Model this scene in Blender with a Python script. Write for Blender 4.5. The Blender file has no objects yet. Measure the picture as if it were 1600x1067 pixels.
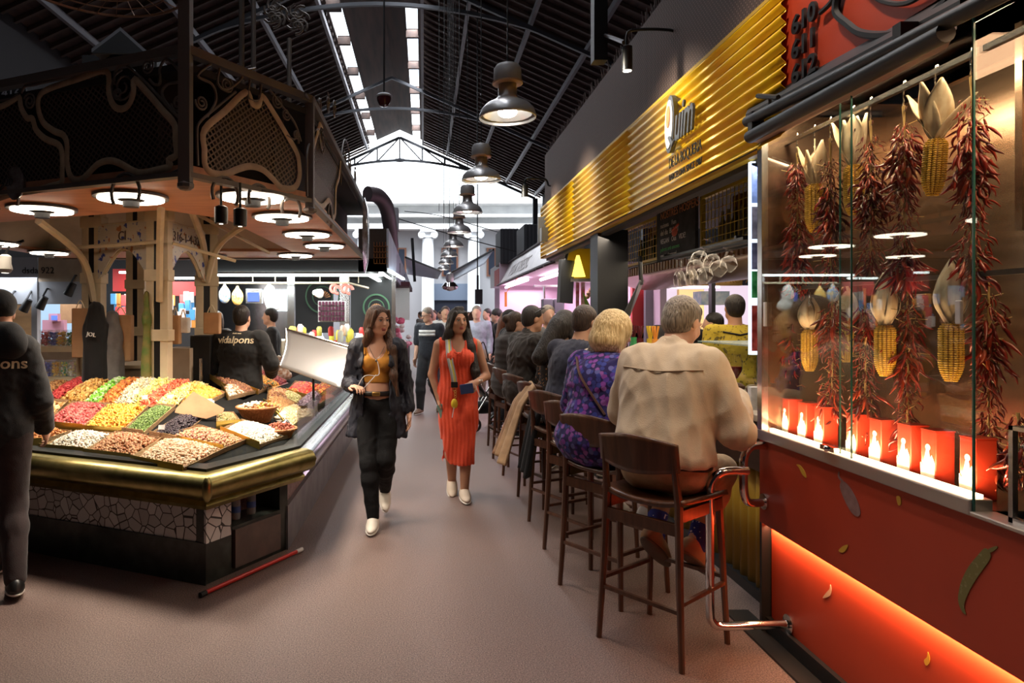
import bpy, bmesh, math, random
import numpy as np
from mathutils import Matrix, Vector, Euler
S = bpy.context.scene
# ---------------------------------------------------------------- camera, world, exposure
F = 1067.0; VX, VY, EYE = 662.0, 495.0, 1.6      # focal length in px, vanishing point of the aisle, eye height
cam = bpy.data.objects.new('camera', bpy.data.cameras.new('camera'))
S.collection.objects.link(cam); S.camera = cam
cam.location = (0, 0, EYE); cam.rotation_euler = (math.pi / 2, 0, 0)
cam.data.sensor_width = 36; cam.data.lens = 36 * F / 1600
cam.data.shift_x = (800 - VX) / 1600; cam.data.shift_y = -(533.5 - VY) / 1600
cam.data.clip_start = .05; cam.data.clip_end = 300
w = bpy.data.worlds.new('world'); S.world = w; w.use_nodes = True
bg = w.node_tree.nodes['Background']; bg.inputs[0].default_value = (.80, .90, 1, 1); bg.inputs[1].default_value = 2.6
S.view_settings.view_transform = 'Standard'; S.view_settings.look = 'None'
S.view_settings.exposure = 0.0; S.view_settings.gamma = 1; S.view_settings.use_curve_mapping = False
S.cycles.max_bounces = 6; S.cycles.diffuse_bounces = 3; S.cycles.glossy_bounces = 4
S.cycles.transmission_bounces = 6; S.cycles.transparent_max_bounces = 16
S.cycles.caustics_reflective = False; S.cycles.caustics_refractive = False
S.cycles.sample_clamp_indirect = 4; S.cycles.use_denoising = True

def light(kind, name, loc, power, color=(1, 1, 1), size=.1, size_y=None, aim=(0, 0, -1), spot=None, blend=.5):
    L = bpy.data.lights.new(name, kind); L.energy = power; L.color = color
    if kind == 'AREA':
        L.size = size
        if size_y: L.shape = 'RECTANGLE'; L.size_y = size_y
    else: L.shadow_soft_size = size
    if spot: L.spot_size = math.radians(spot); L.spot_blend = blend
    o = bpy.data.objects.new(name, L); S.collection.objects.link(o); o.location = loc
    z = -Vector(aim).normalized(); y = Vector((0, 1, 0)); y = y - z * y.dot(z)      # the long side keeps to the aisle direction
    y = y.normalized() if y.length > .05 else Vector((0, 0, 1)); x = y.cross(z)
    o.rotation_euler = Matrix((x, y, z)).transposed().to_euler()
    return o
# daylight falling in through the two open strips beside the ridge (above the roof) and the open far gable
roofz_ = lambda x: 12.0 - .452 * abs(x + 1.33) + .12
for sx in (-2.8, -.4): light('AREA', 'skylight_daylight', (sx, 20, roofz_(sx)), 1250 if sx > -1 else 380, (.92, .94, 1), .38, 34)
# the low winter-white daylight in the street beyond the far gable
light('AREA', 'street_daylight', (-1.3, 40, 16), 5200, (.88, .94, 1), 16, 4, aim=(0, .8, -.9))

# ---------------------------------------------------------------- materials
MATS = {}
def mat(name, col, rough=.6, metal=0, col2=None, scale=20, bump=0, bscale=None, emit=0, emitcol=None, stretch=(1, 1, 1),
        alpha=1, trans=0, attr=False, spec=.5, detail=3, lo=.35, hi=.65, kind='noise', coat=0, sheen=0):
    if name in MATS: return MATS[name]
    m = bpy.data.materials.new(name); m.use_nodes = True; nt = m.node_tree; N = nt.nodes; L = nt.links
    b = N['Principled BSDF']
    c = (*col, 1)
    b.inputs['Base Color'].default_value = c; b.inputs['Roughness'].default_value = rough
    b.inputs['Metallic'].default_value = metal; b.inputs['Specular IOR Level'].default_value = spec
    if coat: b.inputs['Coat Weight'].default_value = coat; b.inputs['Coat Roughness'].default_value = .15
    if sheen: b.inputs['Sheen Weight'].default_value = sheen
    if trans: b.inputs['Transmission Weight'].default_value = trans
    if alpha < 1: b.inputs['Alpha'].default_value = alpha
    if emit:
        b.inputs['Emission Color'].default_value = (*(emitcol or col), 1); b.inputs['Emission Strength'].default_value = emit
    if col2 or bump:
        tc = N.new('ShaderNodeTexCoord'); mp = N.new('ShaderNodeMapping'); L.new(tc.outputs['Object'], mp.inputs[0])
        mp.inputs['Scale'].default_value = stretch
    if col2:
        if kind == 'voronoi':
            t = N.new('ShaderNodeTexVoronoi'); t.inputs['Scale'].default_value = scale; out = t.outputs['Distance']
        elif kind == 'wave':
            t = N.new('ShaderNodeTexWave'); t.inputs['Scale'].default_value = scale; t.inputs['Distortion'].default_value = 4
            t.inputs['Detail'].default_value = detail; out = t.outputs['Fac']
        else:
            t = N.new('ShaderNodeTexNoise'); t.inputs['Scale'].default_value = scale; t.inputs['Detail'].default_value = detail; out = t.outputs['Fac']
        L.new(mp.outputs[0], t.inputs['Vector'])
        r = N.new('ShaderNodeValToRGB'); r.color_ramp.elements[0].position = lo; r.color_ramp.elements[1].position = hi
        r.color_ramp.elements[0].color = c; r.color_ramp.elements[1].color = (*col2, 1)
        L.new(out, r.inputs[0]); L.new(r.outputs[0], b.inputs['Base Color'])
    if attr:
        a = N.new('ShaderNodeAttribute'); a.attribute_name = 'Col'; L.new(a.outputs['Color'], b.inputs['Base Color'])
    if bump:
        t = N.new('ShaderNodeTexNoise'); t.inputs['Scale'].default_value = bscale or scale; t.inputs['Detail'].default_value = 4
        L.new(mp.outputs[0], t.inputs['Vector']); bp = N.new('ShaderNodeBump'); bp.inputs['Strength'].default_value = bump
        bp.inputs['Distance'].default_value = .01; L.new(t.outputs['Fac'], bp.inputs['Height']); L.new(bp.outputs[0], b.inputs['Normal'])
    MATS[name] = m; return m
def glow(name, col, s):
    m = mat(name, (.02, .02, .02), emit=s, emitcol=col)
    if name in ('bulb_glow', 'spot_lens', 'yellow_lamp', 'blue_screen'): m.cycles.emission_sampling = 'NONE'   # their spot lamps do the lighting
    return m

# ---------------------------------------------------------------- mesh builder
WM = {}                                             # world matrix of every object that parents others
class MB:
    def __init__(s): s.v = []; s.f = []; s.m = []; s.c = []; s.mi = 0; s.col = (1, 1, 1); s.uv = None
    def add(s, vs, fs):
        n = len(s.v); s.v += [tuple(map(float, p)) for p in vs]; s.c += [s.col] * len(vs)
        for f in fs: s.f.append([n + i for i in f]); s.m.append(s.mi)
        return s
    def box(s, x0, x1, y0, y1, z0, z1, M=None):
        vs = [Vector((x, y, z)) for z in (z0, z1) for x, y in ((x0, y0), (x1, y0), (x1, y1), (x0, y1))]
        if M: vs = [M @ p for p in vs]
        return s.add(vs, [(3, 2, 1, 0), (4, 5, 6, 7), (0, 1, 5, 4), (1, 2, 6, 5), (2, 3, 7, 6), (3, 0, 4, 7)])
    def prism(s, pts, z0, z1):                      # xy polygon (ccw) from z0 to z1
        n = len(pts)
        return s.add([(x, y, z0) for x, y in pts] + [(x, y, z1) for x, y in pts],
                     [list(range(n))[::-1], list(range(n, 2 * n))] + [(i, (i + 1) % n, n + (i + 1) % n, n + i) for i in range(n)])
    def slab(s, pts, nrm):                          # planar 3-D polygon thickened along nrm
        n = len(pts); k = Vector(nrm)
        return s.add([Vector(p) for p in pts] + [Vector(p) + k for p in pts],
                     [list(range(n))[::-1], list(range(n, 2 * n))] + [(i, (i + 1) % n, n + (i + 1) % n, n + i) for i in range(n)])
    def tube(s, pts, r, n=8, closed=False, flat=None, cap=True):
        P = [Vector(p) for p in pts]; K = len(P); R = r if isinstance(r, (list, tuple)) else [r] * K
        up = None; rings = []
        for i, p in enumerate(P):
            a = P[(i - 1) % K] if (i or closed) else p; b = P[(i + 1) % K] if (i < K - 1 or closed) else p
            t = (b - a).normalized() if (b - a).length > 1e-9 else Vector((0, 0, 1))
            if up is None: up = Vector((0, 0, 1)) if abs(t.z) < .9 else Vector((1, 0, 0))
            u = (up - t * up.dot(t))
            u = u.normalized() if u.length > 1e-6 else t.orthogonal().normalized()
            up = u; w_ = t.cross(u)
            for j in range(n):
                q = 2 * math.pi * (j + (.5 if n == 4 else 0)) / n
                d = u * math.cos(q) * R[i] + w_ * math.sin(q) * R[i]
                if flat: d = d - Vector(flat[0]) * d.dot(Vector(flat[0])) * (1 - flat[1])
                rings.append(p + d)
        fs = []
        for i in range(K if closed else K - 1):
            for j in range(n):
                a, b = i * n, ((i + 1) % K) * n
                fs.append((a + j, a + (j + 1) % n, b + (j + 1) % n, b + j))
        if not closed and cap: fs += [list(range(n))[::-1], [(K - 1) * n + j for j in range(n)]]
        return s.add(rings, fs)
    def lathe(s, prof, n=20, M=None, cap=True):     # prof [(r,z)...] about z
        vs = [Vector((r * math.cos(2 * math.pi * j / n), r * math.sin(2 * math.pi * j / n), z)) for r, z in prof for j in range(n)]
        if M: vs = [M @ p for p in vs]
        fs = [(i * n + j, i * n + (j + 1) % n, (i + 1) * n + (j + 1) % n, (i + 1) * n + j) for i in range(len(prof) - 1) for j in range(n)]
        if cap: fs += [list(range(n))[::-1], [(len(prof) - 1) * n + j for j in range(n)]]
        return s.add(vs, fs)
    def ball(s, c, r, n=8, M=None):
        r = r if isinstance(r, (tuple, list)) else (r, r, r); k = max(3, n // 2 + 1); vs = []
        for i in range(1, k):
            a = math.pi * i / k
            for j in range(n):
                b = 2 * math.pi * j / n; vs.append(Vector((r[0] * math.sin(a) * math.cos(b), r[1] * math.sin(a) * math.sin(b), r[2] * math.cos(a))))
        vs += [Vector((0, 0, r[2])), Vector((0, 0, -r[2]))]; T = len(vs) - 2
        fs = [(i * n + j, (i + 1) * n + j, (i + 1) * n + (j + 1) % n, i * n + (j + 1) % n) for i in range(k - 2) for j in range(n)]
        fs += [(j, (j + 1) % n, T) for j in range(n)] + [((k - 2) * n + (j + 1) % n, (k - 2) * n + j, T + 1) for j in range(n)]
        vs = [(M @ p if M else p) + Vector(c) for p in vs]
        return s.add(vs, fs)
    def grid(s, fn, nu, nv, closed_u=False):        # fn(u,v)->point, u,v in 0..1
        vs = [fn(i / nu, j / nv) for i in range(nu + (0 if closed_u else 1)) for j in range(nv + 1)]
        U = nu if closed_u else nu + 1
        return s.add(vs, [(i * (nv + 1) + j, ((i + 1) % U) * (nv + 1) + j, ((i + 1) % U) * (nv + 1) + j + 1, i * (nv + 1) + j + 1) for i in range(nu) for j in range(nv)])
def mesh_from(v, f, mats, name, mi=None, col=None, smooth=True):
    me = bpy.data.meshes.new(name); me.from_pydata([tuple(p) for p in v], [], f)
    for m in (mats if isinstance(mats, (list, tuple)) else [mats]): me.materials.append(m)
    if mi is not None: me.polygons.foreach_set('material_index', np.asarray(mi, dtype=np.int32))
    if col is not None:
        a = me.color_attributes.new('Col', 'FLOAT_COLOR', 'POINT')
        c = np.ones((len(v), 4), dtype=np.float32); c[:, :3] = np.asarray(col); a.data.foreach_set('color', c.ravel())
    me.update(); return me
def obj(name, mb, mats, parent=None, local=False, smooth=None, bevel=0, solid=0, uvf=None, fixn=True):
    vs = mb.v
    if parent is not None and not local:
        I = WM[parent.name].inverted(); vs = [I @ Vector(p) for p in vs]
    me = mesh_from(vs, mb.f, mats, name, mb.m, mb.c)
    if fixn:
        bm = bmesh.new(); bm.from_mesh(me); bmesh.ops.recalc_face_normals(bm, faces=bm.faces); bm.to_mesh(me); bm.free()
    if uvf:
        uvl = me.uv_layers.new(name='UVMap')
        for lp in me.loops: uvl.data[lp.index].uv = uvf(mb.v[lp.vertex_index])
    o = bpy.data.objects.new(name, me); S.collection.objects.link(o)
    if smooth is None: smooth = 40
    if smooth:
        me.polygons.foreach_set('use_smooth', [True] * len(me.polygons))
        try: me.set_sharp_from_angle(angle=math.radians(smooth))
        except Exception: pass
    if bevel:
        b = o.modifiers.new('bevel', 'BEVEL'); b.width = bevel; b.segments = 2; b.limit_method = 'ANGLE'
    if solid:
        b = o.modifiers.new('solid', 'SOLIDIFY'); b.thickness = solid
    if parent is not None: o.parent = parent; WM[o.name] = WM[parent.name]
    else: WM[o.name] = Matrix()
    return o
def thing(name, label, cat, loc=(0, 0, 0), rotz=0, group=None):
    o = bpy.data.objects.new(name, None); S.collection.objects.link(o); o.location = loc; o.rotation_euler = (0, 0, rotz)
    o.empty_display_size = .1; WM[o.name] = Matrix.Translation(loc) @ Matrix.Rotation(rotz, 4, 'Z')
    return tag(o, label, cat, group)
def tag(o, label, cat, group=None, kind=None):
    o['label'] = label; o['category'] = cat
    if group: o['group'] = group
    if kind: o['kind'] = kind
    return o
def struct(name, mb, m, **k):
    o = obj(name, mb, m, **k); o['kind'] = 'structure'; return o
def dup(root, loc, rotz, label, group=None):
    r = root.copy(); S.collection.objects.link(r); r.location = loc; r.rotation_euler = (0, 0, rotz); r['label'] = label
    if group: r['group'] = group
    def rec(a, b):
        for ch in list(a.children):
            c = ch.copy(); S.collection.objects.link(c); c.parent = b; rec(ch, c)
    rec(root, r); return r
def text(name, s, size, M, m, parent=None, ext=.002, bold=0, align='LEFT', sx=1, shear=0, warp=None):
    cu = bpy.data.curves.new(name, 'FONT'); cu.body = s; cu.size = size; cu.extrude = ext; cu.offset = bold; cu.align_x = align
    cu.resolution_u = 3; cu.shear = shear
    t = bpy.data.objects.new(name, cu); S.collection.objects.link(t); dg = bpy.context.evaluated_depsgraph_get()
    me = bpy.data.meshes.new_from_object(t.evaluated_get(dg)); bpy.data.objects.remove(t)
    me.transform(M @ Matrix.Diagonal((sx, 1, 1, 1)))
    if warp:
        for v in me.vertices: v.co = warp(v.co)
    if parent is not None: me.transform(WM[parent.name].inverted())
    me.materials.clear(); me.materials.append(m)
    o = bpy.data.objects.new(name, me); S.collection.objects.link(o)
    if parent is not None: o.parent = parent; WM[o.name] = WM[parent.name]
    return o
def frame_m(o, x, y):                                # matrix with origin o, x axis x, y axis y
    x = Vector(x).normalized(); y = Vector(y).normalized(); z = x.cross(y)
    M = Matrix((x, y, z)).transposed().to_4x4(); M.translation = o; return M
def at(px, py, Y): return Vector(((px - VX) / F * Y, Y, EYE - (py - VY) / F * Y))
def onX(px, py, X): return at(px, py, X * F / (px - VX))
def smoothpath(pts, n=6, closed=False):              # Catmull-Rom
    P = [Vector(p) for p in pts]; K = len(P); out = []
    for i in range(K if closed else K - 1):
        if closed: a, b, c, d = P[(i - 1) % K], P[i], P[(i + 1) % K], P[(i + 2) % K]
        else: a, b, c, d = P[max(i - 1, 0)], P[i], P[i + 1], P[min(i + 2, K - 1)]
        for k in range(n):
            t = k / n
            out.append(.5 * ((2 * b) + (c - a) * t + (2 * a - 5 * b + 4 * c - d) * t * t + (3 * b - a - 3 * c + d) * t ** 3))
    if not closed: out.append(P[-1])
    return out

# ---------------------------------------------------------------- signed-distance bodies -> one continuous surface
def V3(*a): return np.array(a, dtype=np.float64)
def cap_(a, b, r1, r2=None, k=.02, sub=False, fl=None, mi=None):
    return dict(t='c', a=np.array(a, float), b=np.array(b, float), r1=r1, r2=r1 if r2 is None else r2, k=k, sub=sub, fl=fl, mi=mi)
def ell_(c, r, R=None, k=.02, sub=False, mi=None):
    return dict(t='e', c=np.array(c, float), r=np.array(r, float), R=None if R is None else np.array(R, float), k=k, sub=sub, mi=mi)
def box_(c, r, R=None, k=.01, sub=False, mi=None):
    return dict(t='b', c=np.array(c, float), r=np.array(r, float), R=None if R is None else np.array(R, float), k=k, sub=sub, mi=mi)
def sdf1(p, X):
    if p['t'] == 'c':
        a, b = p['a'], p['b']; d = X - a; ab = b - a
        if p['fl'] is not None:
            n, s = p['fl']; n = np.array(n, float); n /= np.linalg.norm(n)
            d = d + np.multiply.outer(d @ n, n) * (1 / s - 1); ab = ab + (ab @ n) * n * (1 / s - 1)
        q = float(ab @ ab)
        t = np.clip((d @ ab) / q, 0, 1) if q > 1e-12 else np.zeros(d.shape[:-1])
        return np.linalg.norm(d - t[..., None] * ab, axis=-1) - (p['r1'] + (p['r2'] - p['r1']) * t)
    d = X - p['c']
    if p['R'] is not None: d = d @ p['R']           # columns of R = local axes
    if p['t'] == 'e':
        k0 = np.linalg.norm(d / p['r'], axis=-1); k1 = np.linalg.norm(d / p['r'] ** 2, axis=-1) + 1e-9
        return k0 * (k0 - 1) / k1
    q = np.abs(d) - p['r']
    return np.linalg.norm(np.maximum(q, 0), axis=-1) + np.minimum(q.max(axis=-1), 0)
def bounds1(p, pad):
    if p['t'] == 'c':
        r = max(p['r1'], p['r2']) * (max(1, p['fl'][1]) if p['fl'] else 1); return np.minimum(p['a'], p['b']) - r - pad, np.maximum(p['a'], p['b']) + r + pad
    r = p['r'] if p['R'] is None else np.abs(p['R']) @ p['r']
    return p['c'] - r - pad, p['c'] + r + pad
def sdf_all(prims, X, infl=0):
    D = np.full(X.shape[:-1], 1e3)
    for p in prims:
        d = sdf1(p, X) - (0 if p['sub'] else infl); k = p['k']
        if p['sub']:
            h = np.clip(.5 - .5 * (D + d) / k, 0, 1); D = D * (1 - h) - d * h + k * h * (1 - h)
        else:
            h = np.clip(.5 + .5 * (D - d) / k, 0, 1); D = D * (1 - h) + d * h - k * h * (1 - h)
    return D
def blob(prims, vox, noise=None):
    lo = np.min([bounds1(p, 0)[0] for p in prims if not p['sub']], 0) - 3 * vox
    hi = np.max([bounds1(p, 0)[1] for p in prims if not p['sub']], 0) + 3 * vox
    n = np.ceil((hi - lo) / vox).astype(int) + 1
    D = np.full(n, .5, dtype=np.float32); ax = [lo[i] + vox * np.arange(n[i]) for i in range(3)]
    for p in prims:
        a, b = bounds1(p, p['k'] + 2.5 * vox)
        i0 = np.maximum(np.floor((a - lo) / vox).astype(int), 0); i1 = np.minimum(np.ceil((b - lo) / vox).astype(int) + 1, n)
        if (i1 <= i0).any(): continue
        sl = tuple(slice(i0[i], i1[i]) for i in range(3))
        X = np.stack(np.meshgrid(*[ax[i][sl[i]] for i in range(3)], indexing='ij'), -1)
        d = sdf1(p, X); k = p['k']; E = D[sl]
        if p['sub']:
            h = np.clip(.5 - .5 * (E + d) / k, 0, 1); D[sl] = E * (1 - h) - d * h + k * h * (1 - h)
        else:
            h = np.clip(.5 + .5 * (E - d) / k, 0, 1); D[sl] = E * (1 - h) + d * h - k * h * (1 - h)
    if noise is not None:
        near = np.abs(D) < .04; idx = np.argwhere(near); P = lo + idx * vox; D[near] += noise(P)
    # surface nets
    s = D < 0
    c = np.zeros([x - 1 for x in n], dtype=np.uint8); off = [(i, j, k) for i in (0, 1) for j in (0, 1) for k in (0, 1)]
    N1 = [x - 1 for x in n]
    def sub3(A, o): return A[o[0]:o[0] + N1[0], o[1]:o[1] + N1[1], o[2]:o[2] + N1[2]]
    for o in off: c += sub3(s, o)
    act = (c > 0) & (c < 8); ids = np.full(N1, -1, dtype=np.int64); I = np.argwhere(act); ids[act] = np.arange(len(I))
    acc = np.zeros((len(I), 3)); cnt = np.zeros(len(I))
    dv = {o: D[I[:, 0] + o[0], I[:, 1] + o[1], I[:, 2] + o[2]] for o in off}
    for o in off:
        for a in range(3):
            if o[a] == 0:
                o2 = list(o); o2[a] = 1; o2 = tuple(o2); d0, d1 = dv[o], dv[o2]; cr = (d0 < 0) != (d1 < 0)
                t = np.where(cr, d0 / np.where(cr, d0 - d1, 1), 0); q = np.tile(np.array(o, float), (len(I), 1)); q[:, a] = t
                acc[cr] += q[cr]; cnt[cr] += 1
    Vv = lo + (I + acc / np.maximum(cnt, 1)[:, None]) * vox
    Fs = []
    for a in range(3):
        b, c2 = (a + 1) % 3, (a + 2) % 3
        s0 = [slice(1, N1[i]) for i in range(3)]; s1 = list(s0); s0[a] = slice(0, n[a] - 1); s1[a] = slice(1, n[a])
        A0 = s[tuple(s0)]; A1 = s[tuple(s1)]; cr = np.argwhere(A0 != A1)
        if len(cr) == 0: continue
        base = cr.copy(); base[:, b] += 1; base[:, c2] += 1
        neg = A0[tuple(cr.T)]
        def g(db, dc):
            q = base.copy(); q[:, b] += db; q[:, c2] += dc; return ids[tuple(q.T)]
        f = np.stack([g(-1, -1), g(0, -1), g(0, 0), g(-1, 0)], 1); f[~neg] = f[~neg][:, ::-1]; Fs.append(f)
    Fa = np.concatenate(Fs); Fa = Fa[(Fa >= 0).all(1)]
    return Vv, Fa
def blob_obj(name, prims, vox, mats, parent, noise=None, relax=1):
    """prims are in the parent's own frame"""
    v, f = blob(prims, vox, noise)
    for _ in range(relax):
        A = np.zeros_like(v); c = np.zeros(len(v))
        for i in range(4):
            a, b = f[:, i], f[:, (i + 1) % 4]
            np.add.at(A, a, v[b]); np.add.at(c, a, 1)
        v = v * .5 + .5 * A / np.maximum(c, 1)[:, None]
    ml = mats if isinstance(mats, (list, tuple)) else [mats]
    me = bpy.data.meshes.new(name); me.from_pydata(v.tolist(), [], f.tolist())
    for m in ml: me.materials.append(m)
    if len(ml) > 1:
        fc = v[f].mean(1); mi = np.zeros(len(f), dtype=np.int32); best = np.full(len(f), 1e9)
        for p in prims:
            if p['mi'] is not None and not p['sub']:
                d = sdf1(p, fc); q = d < vox * .8; mi[q] = p['mi']
        me.polygons.foreach_set('material_index', mi)
    me.polygons.foreach_set('use_smooth', [True] * len(me.polygons)); me.update()
    o = bpy.data.objects.new(name, me); S.collection.objects.link(o)
    if parent is not None: o.parent = parent; WM[o.name] = WM[parent.name]
    return o
def folds(amp, freq=22, seed=0, st=(1, 1, .5)):
    r = np.random.RandomState(seed); K = r.normal(size=(7, 3)) * freq * np.array(st); ph = r.uniform(0, 6.28, 7)
    def f(P):
        w_ = np.sin(P @ K[:3].T + ph[:3]).sum(1) * .8; return amp * (np.abs(np.sin(P @ K[3:].T + ph[3:] + w_[:, None])).sum(1) / 4 - .6)
    return f
# ---------------------------------------------------------------- people
def R3(ax, a): return np.array(Matrix.Rotation(a, 3, ax))
rad = math.radians
def skin(n, c): return mat(n, c, .5, col2=tuple(x * .88 for x in c), scale=9, spec=.35)
SK_LIGHT = skin('skin_light', (.72, .42, .30)); SK_TAN = skin('skin_tan', (.55, .29, .18)); SK_DARK = skin('skin_brown', (.40, .20, .12))
LIPS = mat('lips', (.36, .085, .07), .4); EYE_W = mat('eye_white', (.75, .72, .70), .2); IRIS = mat('iris', (.015, .01, .008), .15)
def hair_m(n, a, b): return mat(n, a, .42, col2=b, scale=14, stretch=(9, 9, .8), bump=.9, bscale=16, spec=.5)
H_BROWN = hair_m('hair_brown', (.035, .016, .009), (.13, .058, .03)); H_BLACK = hair_m('hair_black', (.006, .005, .005), (.028, .02, .017))
H_BLOND = hair_m('hair_blond', (.48, .29, .10), (.92, .70, .36)); H_GREY = hair_m('hair_grey', (.10, .075, .055), (.34, .28, .22))
H_DARK = hair_m('hair_dark_brown', (.02, .01, .007), (.075, .04, .025))
def cloth(n, c, c2=None, **k):
    k.setdefault('rough', .85); return mat(n, c, col2=c2 or tuple(x * .75 for x in c), scale=k.pop('scale', 14), bump=.22, bscale=210, sheen=.15, spec=.25, **k)
BLACK_C = cloth('black_cloth', (.012, .012, .014)); NAVY_C = cloth('navy_cloth', (.018, .02, .035)); WHITE_SH = mat('white_leather', (.72, .66, .58), .5)
SOLE = mat('sole', (.75, .72, .66), .6); DARK_SH = mat('black_leather', (.012, .011, .011), .4); TANSH = mat('tan_suede', (.34, .20, .11), .8)
MUST = cloth('mustard_knit', (.56, .235, .03)); ORANGE = cloth('orange_crepe', (.82, .085, .018), (.70, .06, .014))
BEIGE = cloth('beige_cotton', (.66, .53, .39), (.60, .47, .34)); CHINO = cloth('cream_chino', (.60, .44, .28)); JEAN = cloth('dark_jean', (.02, .022, .03))
PADDED = cloth('padded_grey', (.05, .043, .042)); GREYC = cloth('grey_cloth', (.16, .15, .15)); LIGHTC = cloth('light_blue_cloth', (.42, .45, .55))
YEL_C = cloth('yellow_cloth', (.60, .42, .03)); WHITE_C = cloth('white_cloth', (.72, .70, .68)); GOLD = mat('gold', (.8, .5, .15), .3, 1)
def floral():
    m = cloth('purple_floral', (.09, .03, .22)); nt = m.node_tree; b = nt.nodes['Principled BSDF']
    v = nt.nodes.new('ShaderNodeTexVoronoi'); v.inputs['Scale'].default_value = 34
    tc = nt.nodes.new('ShaderNodeTexCoord'); nt.links.new(tc.outputs['Object'], v.inputs['Vector'])
    r = nt.nodes.new('ShaderNodeValToRGB'); e = r.color_ramp.elements; e[0].position = 0; e[0].color = (.02, .015, .10, 1); e[1].position = 1; e[1].color = (.10, .04, .28, 1)
    for p, c in ((.22, (.22, .05, .32, 1)), (.40, (.04, .05, .27, 1)), (.58, (.27, .09, .36, 1)), (.72, (.08, .035, .28, 1)), (.88, (.12, .12, .36, 1))): q = e.new(p); q.color = c
    r.color_ramp.interpolation = 'CONSTANT'
    s = nt.nodes.new('ShaderNodeSeparateColor'); nt.links.new(v.outputs['Color'], s.inputs[0]); nt.links.new(s.outputs[0], r.inputs[0])
    d = nt.nodes.new('ShaderNodeValToRGB'); d.color_ramp.elements[0].position = .012; d.color_ramp.elements[1].position = .016
    mx = nt.nodes.new('ShaderNodeMix'); mx.data_type = 'RGBA'; nt.links.new(v.outputs['Distance'], d.inputs[0])
    d.color_ramp.elements[0].position = .52; d.color_ramp.elements[1].position = .66
    nt.links.new(d.outputs[0], mx.inputs[0]); nt.links.new(r.outputs[0], mx.inputs[6]); mx.inputs[7].default_value = (.02, .012, .09, 1)
    nt.links.new(mx.outputs[2], b.inputs['Base Color']); return m
FLORAL = floral()
DFLOR = mat('dark_floral', (.012, .01, .01), .8, col2=(.35, .16, .06), scale=45, lo=.60, hi=.66, detail=1)

def hand(w_, d, n, curl=.5, side=1, sc=1.0, spread=.10, thumb=.6, point=False):
    """palm, four separate bent fingers and a thumb; d = hand direction, n = palm normal"""
    d = np.array(d, float); d /= np.linalg.norm(d); n = np.array(n, float); n -= d * (n @ d); n /= np.linalg.norm(n); x = np.cross(d, n) * side
    w_ = np.array(w_, float); P = []
    pc = w_ + d * .05 * sc
    P.append(ell_(pc, (.040 * sc, .048 * sc, .016 * sc), R=np.stack([x, d, n], 1), k=.012))
    P.append(cap_(w_ - d * .01, w_ + d * .03 * sc, .024 * sc, .022 * sc, k=.02, fl=(n, .75)))
    for i, (o, L) in enumerate(((-.029, .066), (-.0098, .075), (.0098, .071), (.028, .056))):
        p = w_ + d * .088 * sc + x * o * sc; c = 0; a = (o / .03) * spread; cu = 0 if (point and i == 0) else curl
        for j, f in enumerate((.44, .32, .24)):
            c += cu * (.75 if j == 0 else 1.0)
            dd = (d * math.cos(c) + n * math.sin(c)) + x * a * math.cos(c); dd /= np.linalg.norm(dd)
            q = p + dd * L * f * sc; P.append(cap_(p, q, (.0092 - .001 * j) * sc, (.0086 - .001 * j) * sc, k=.004)); p = q
    b = w_ + d * .028 * sc - x * .028 * sc; t1 = b + (d * .5 - x * .75 + n * .35 * thumb) * .042 * sc
    t2 = t1 + (d * .85 - x * .1 + n * .55 * thumb) * .030 * sc; t3 = t2 + (d * .8 + x * .25 + n * .4 * thumb) * .022 * sc
    P += [cap_(b, t1, .014 * sc, .011 * sc, k=.012), cap_(t1, t2, .0105 * sc, .0095 * sc, k=.005), cap_(t2, t3, .0095 * sc, .008 * sc, k=.005)]
    return P

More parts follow.
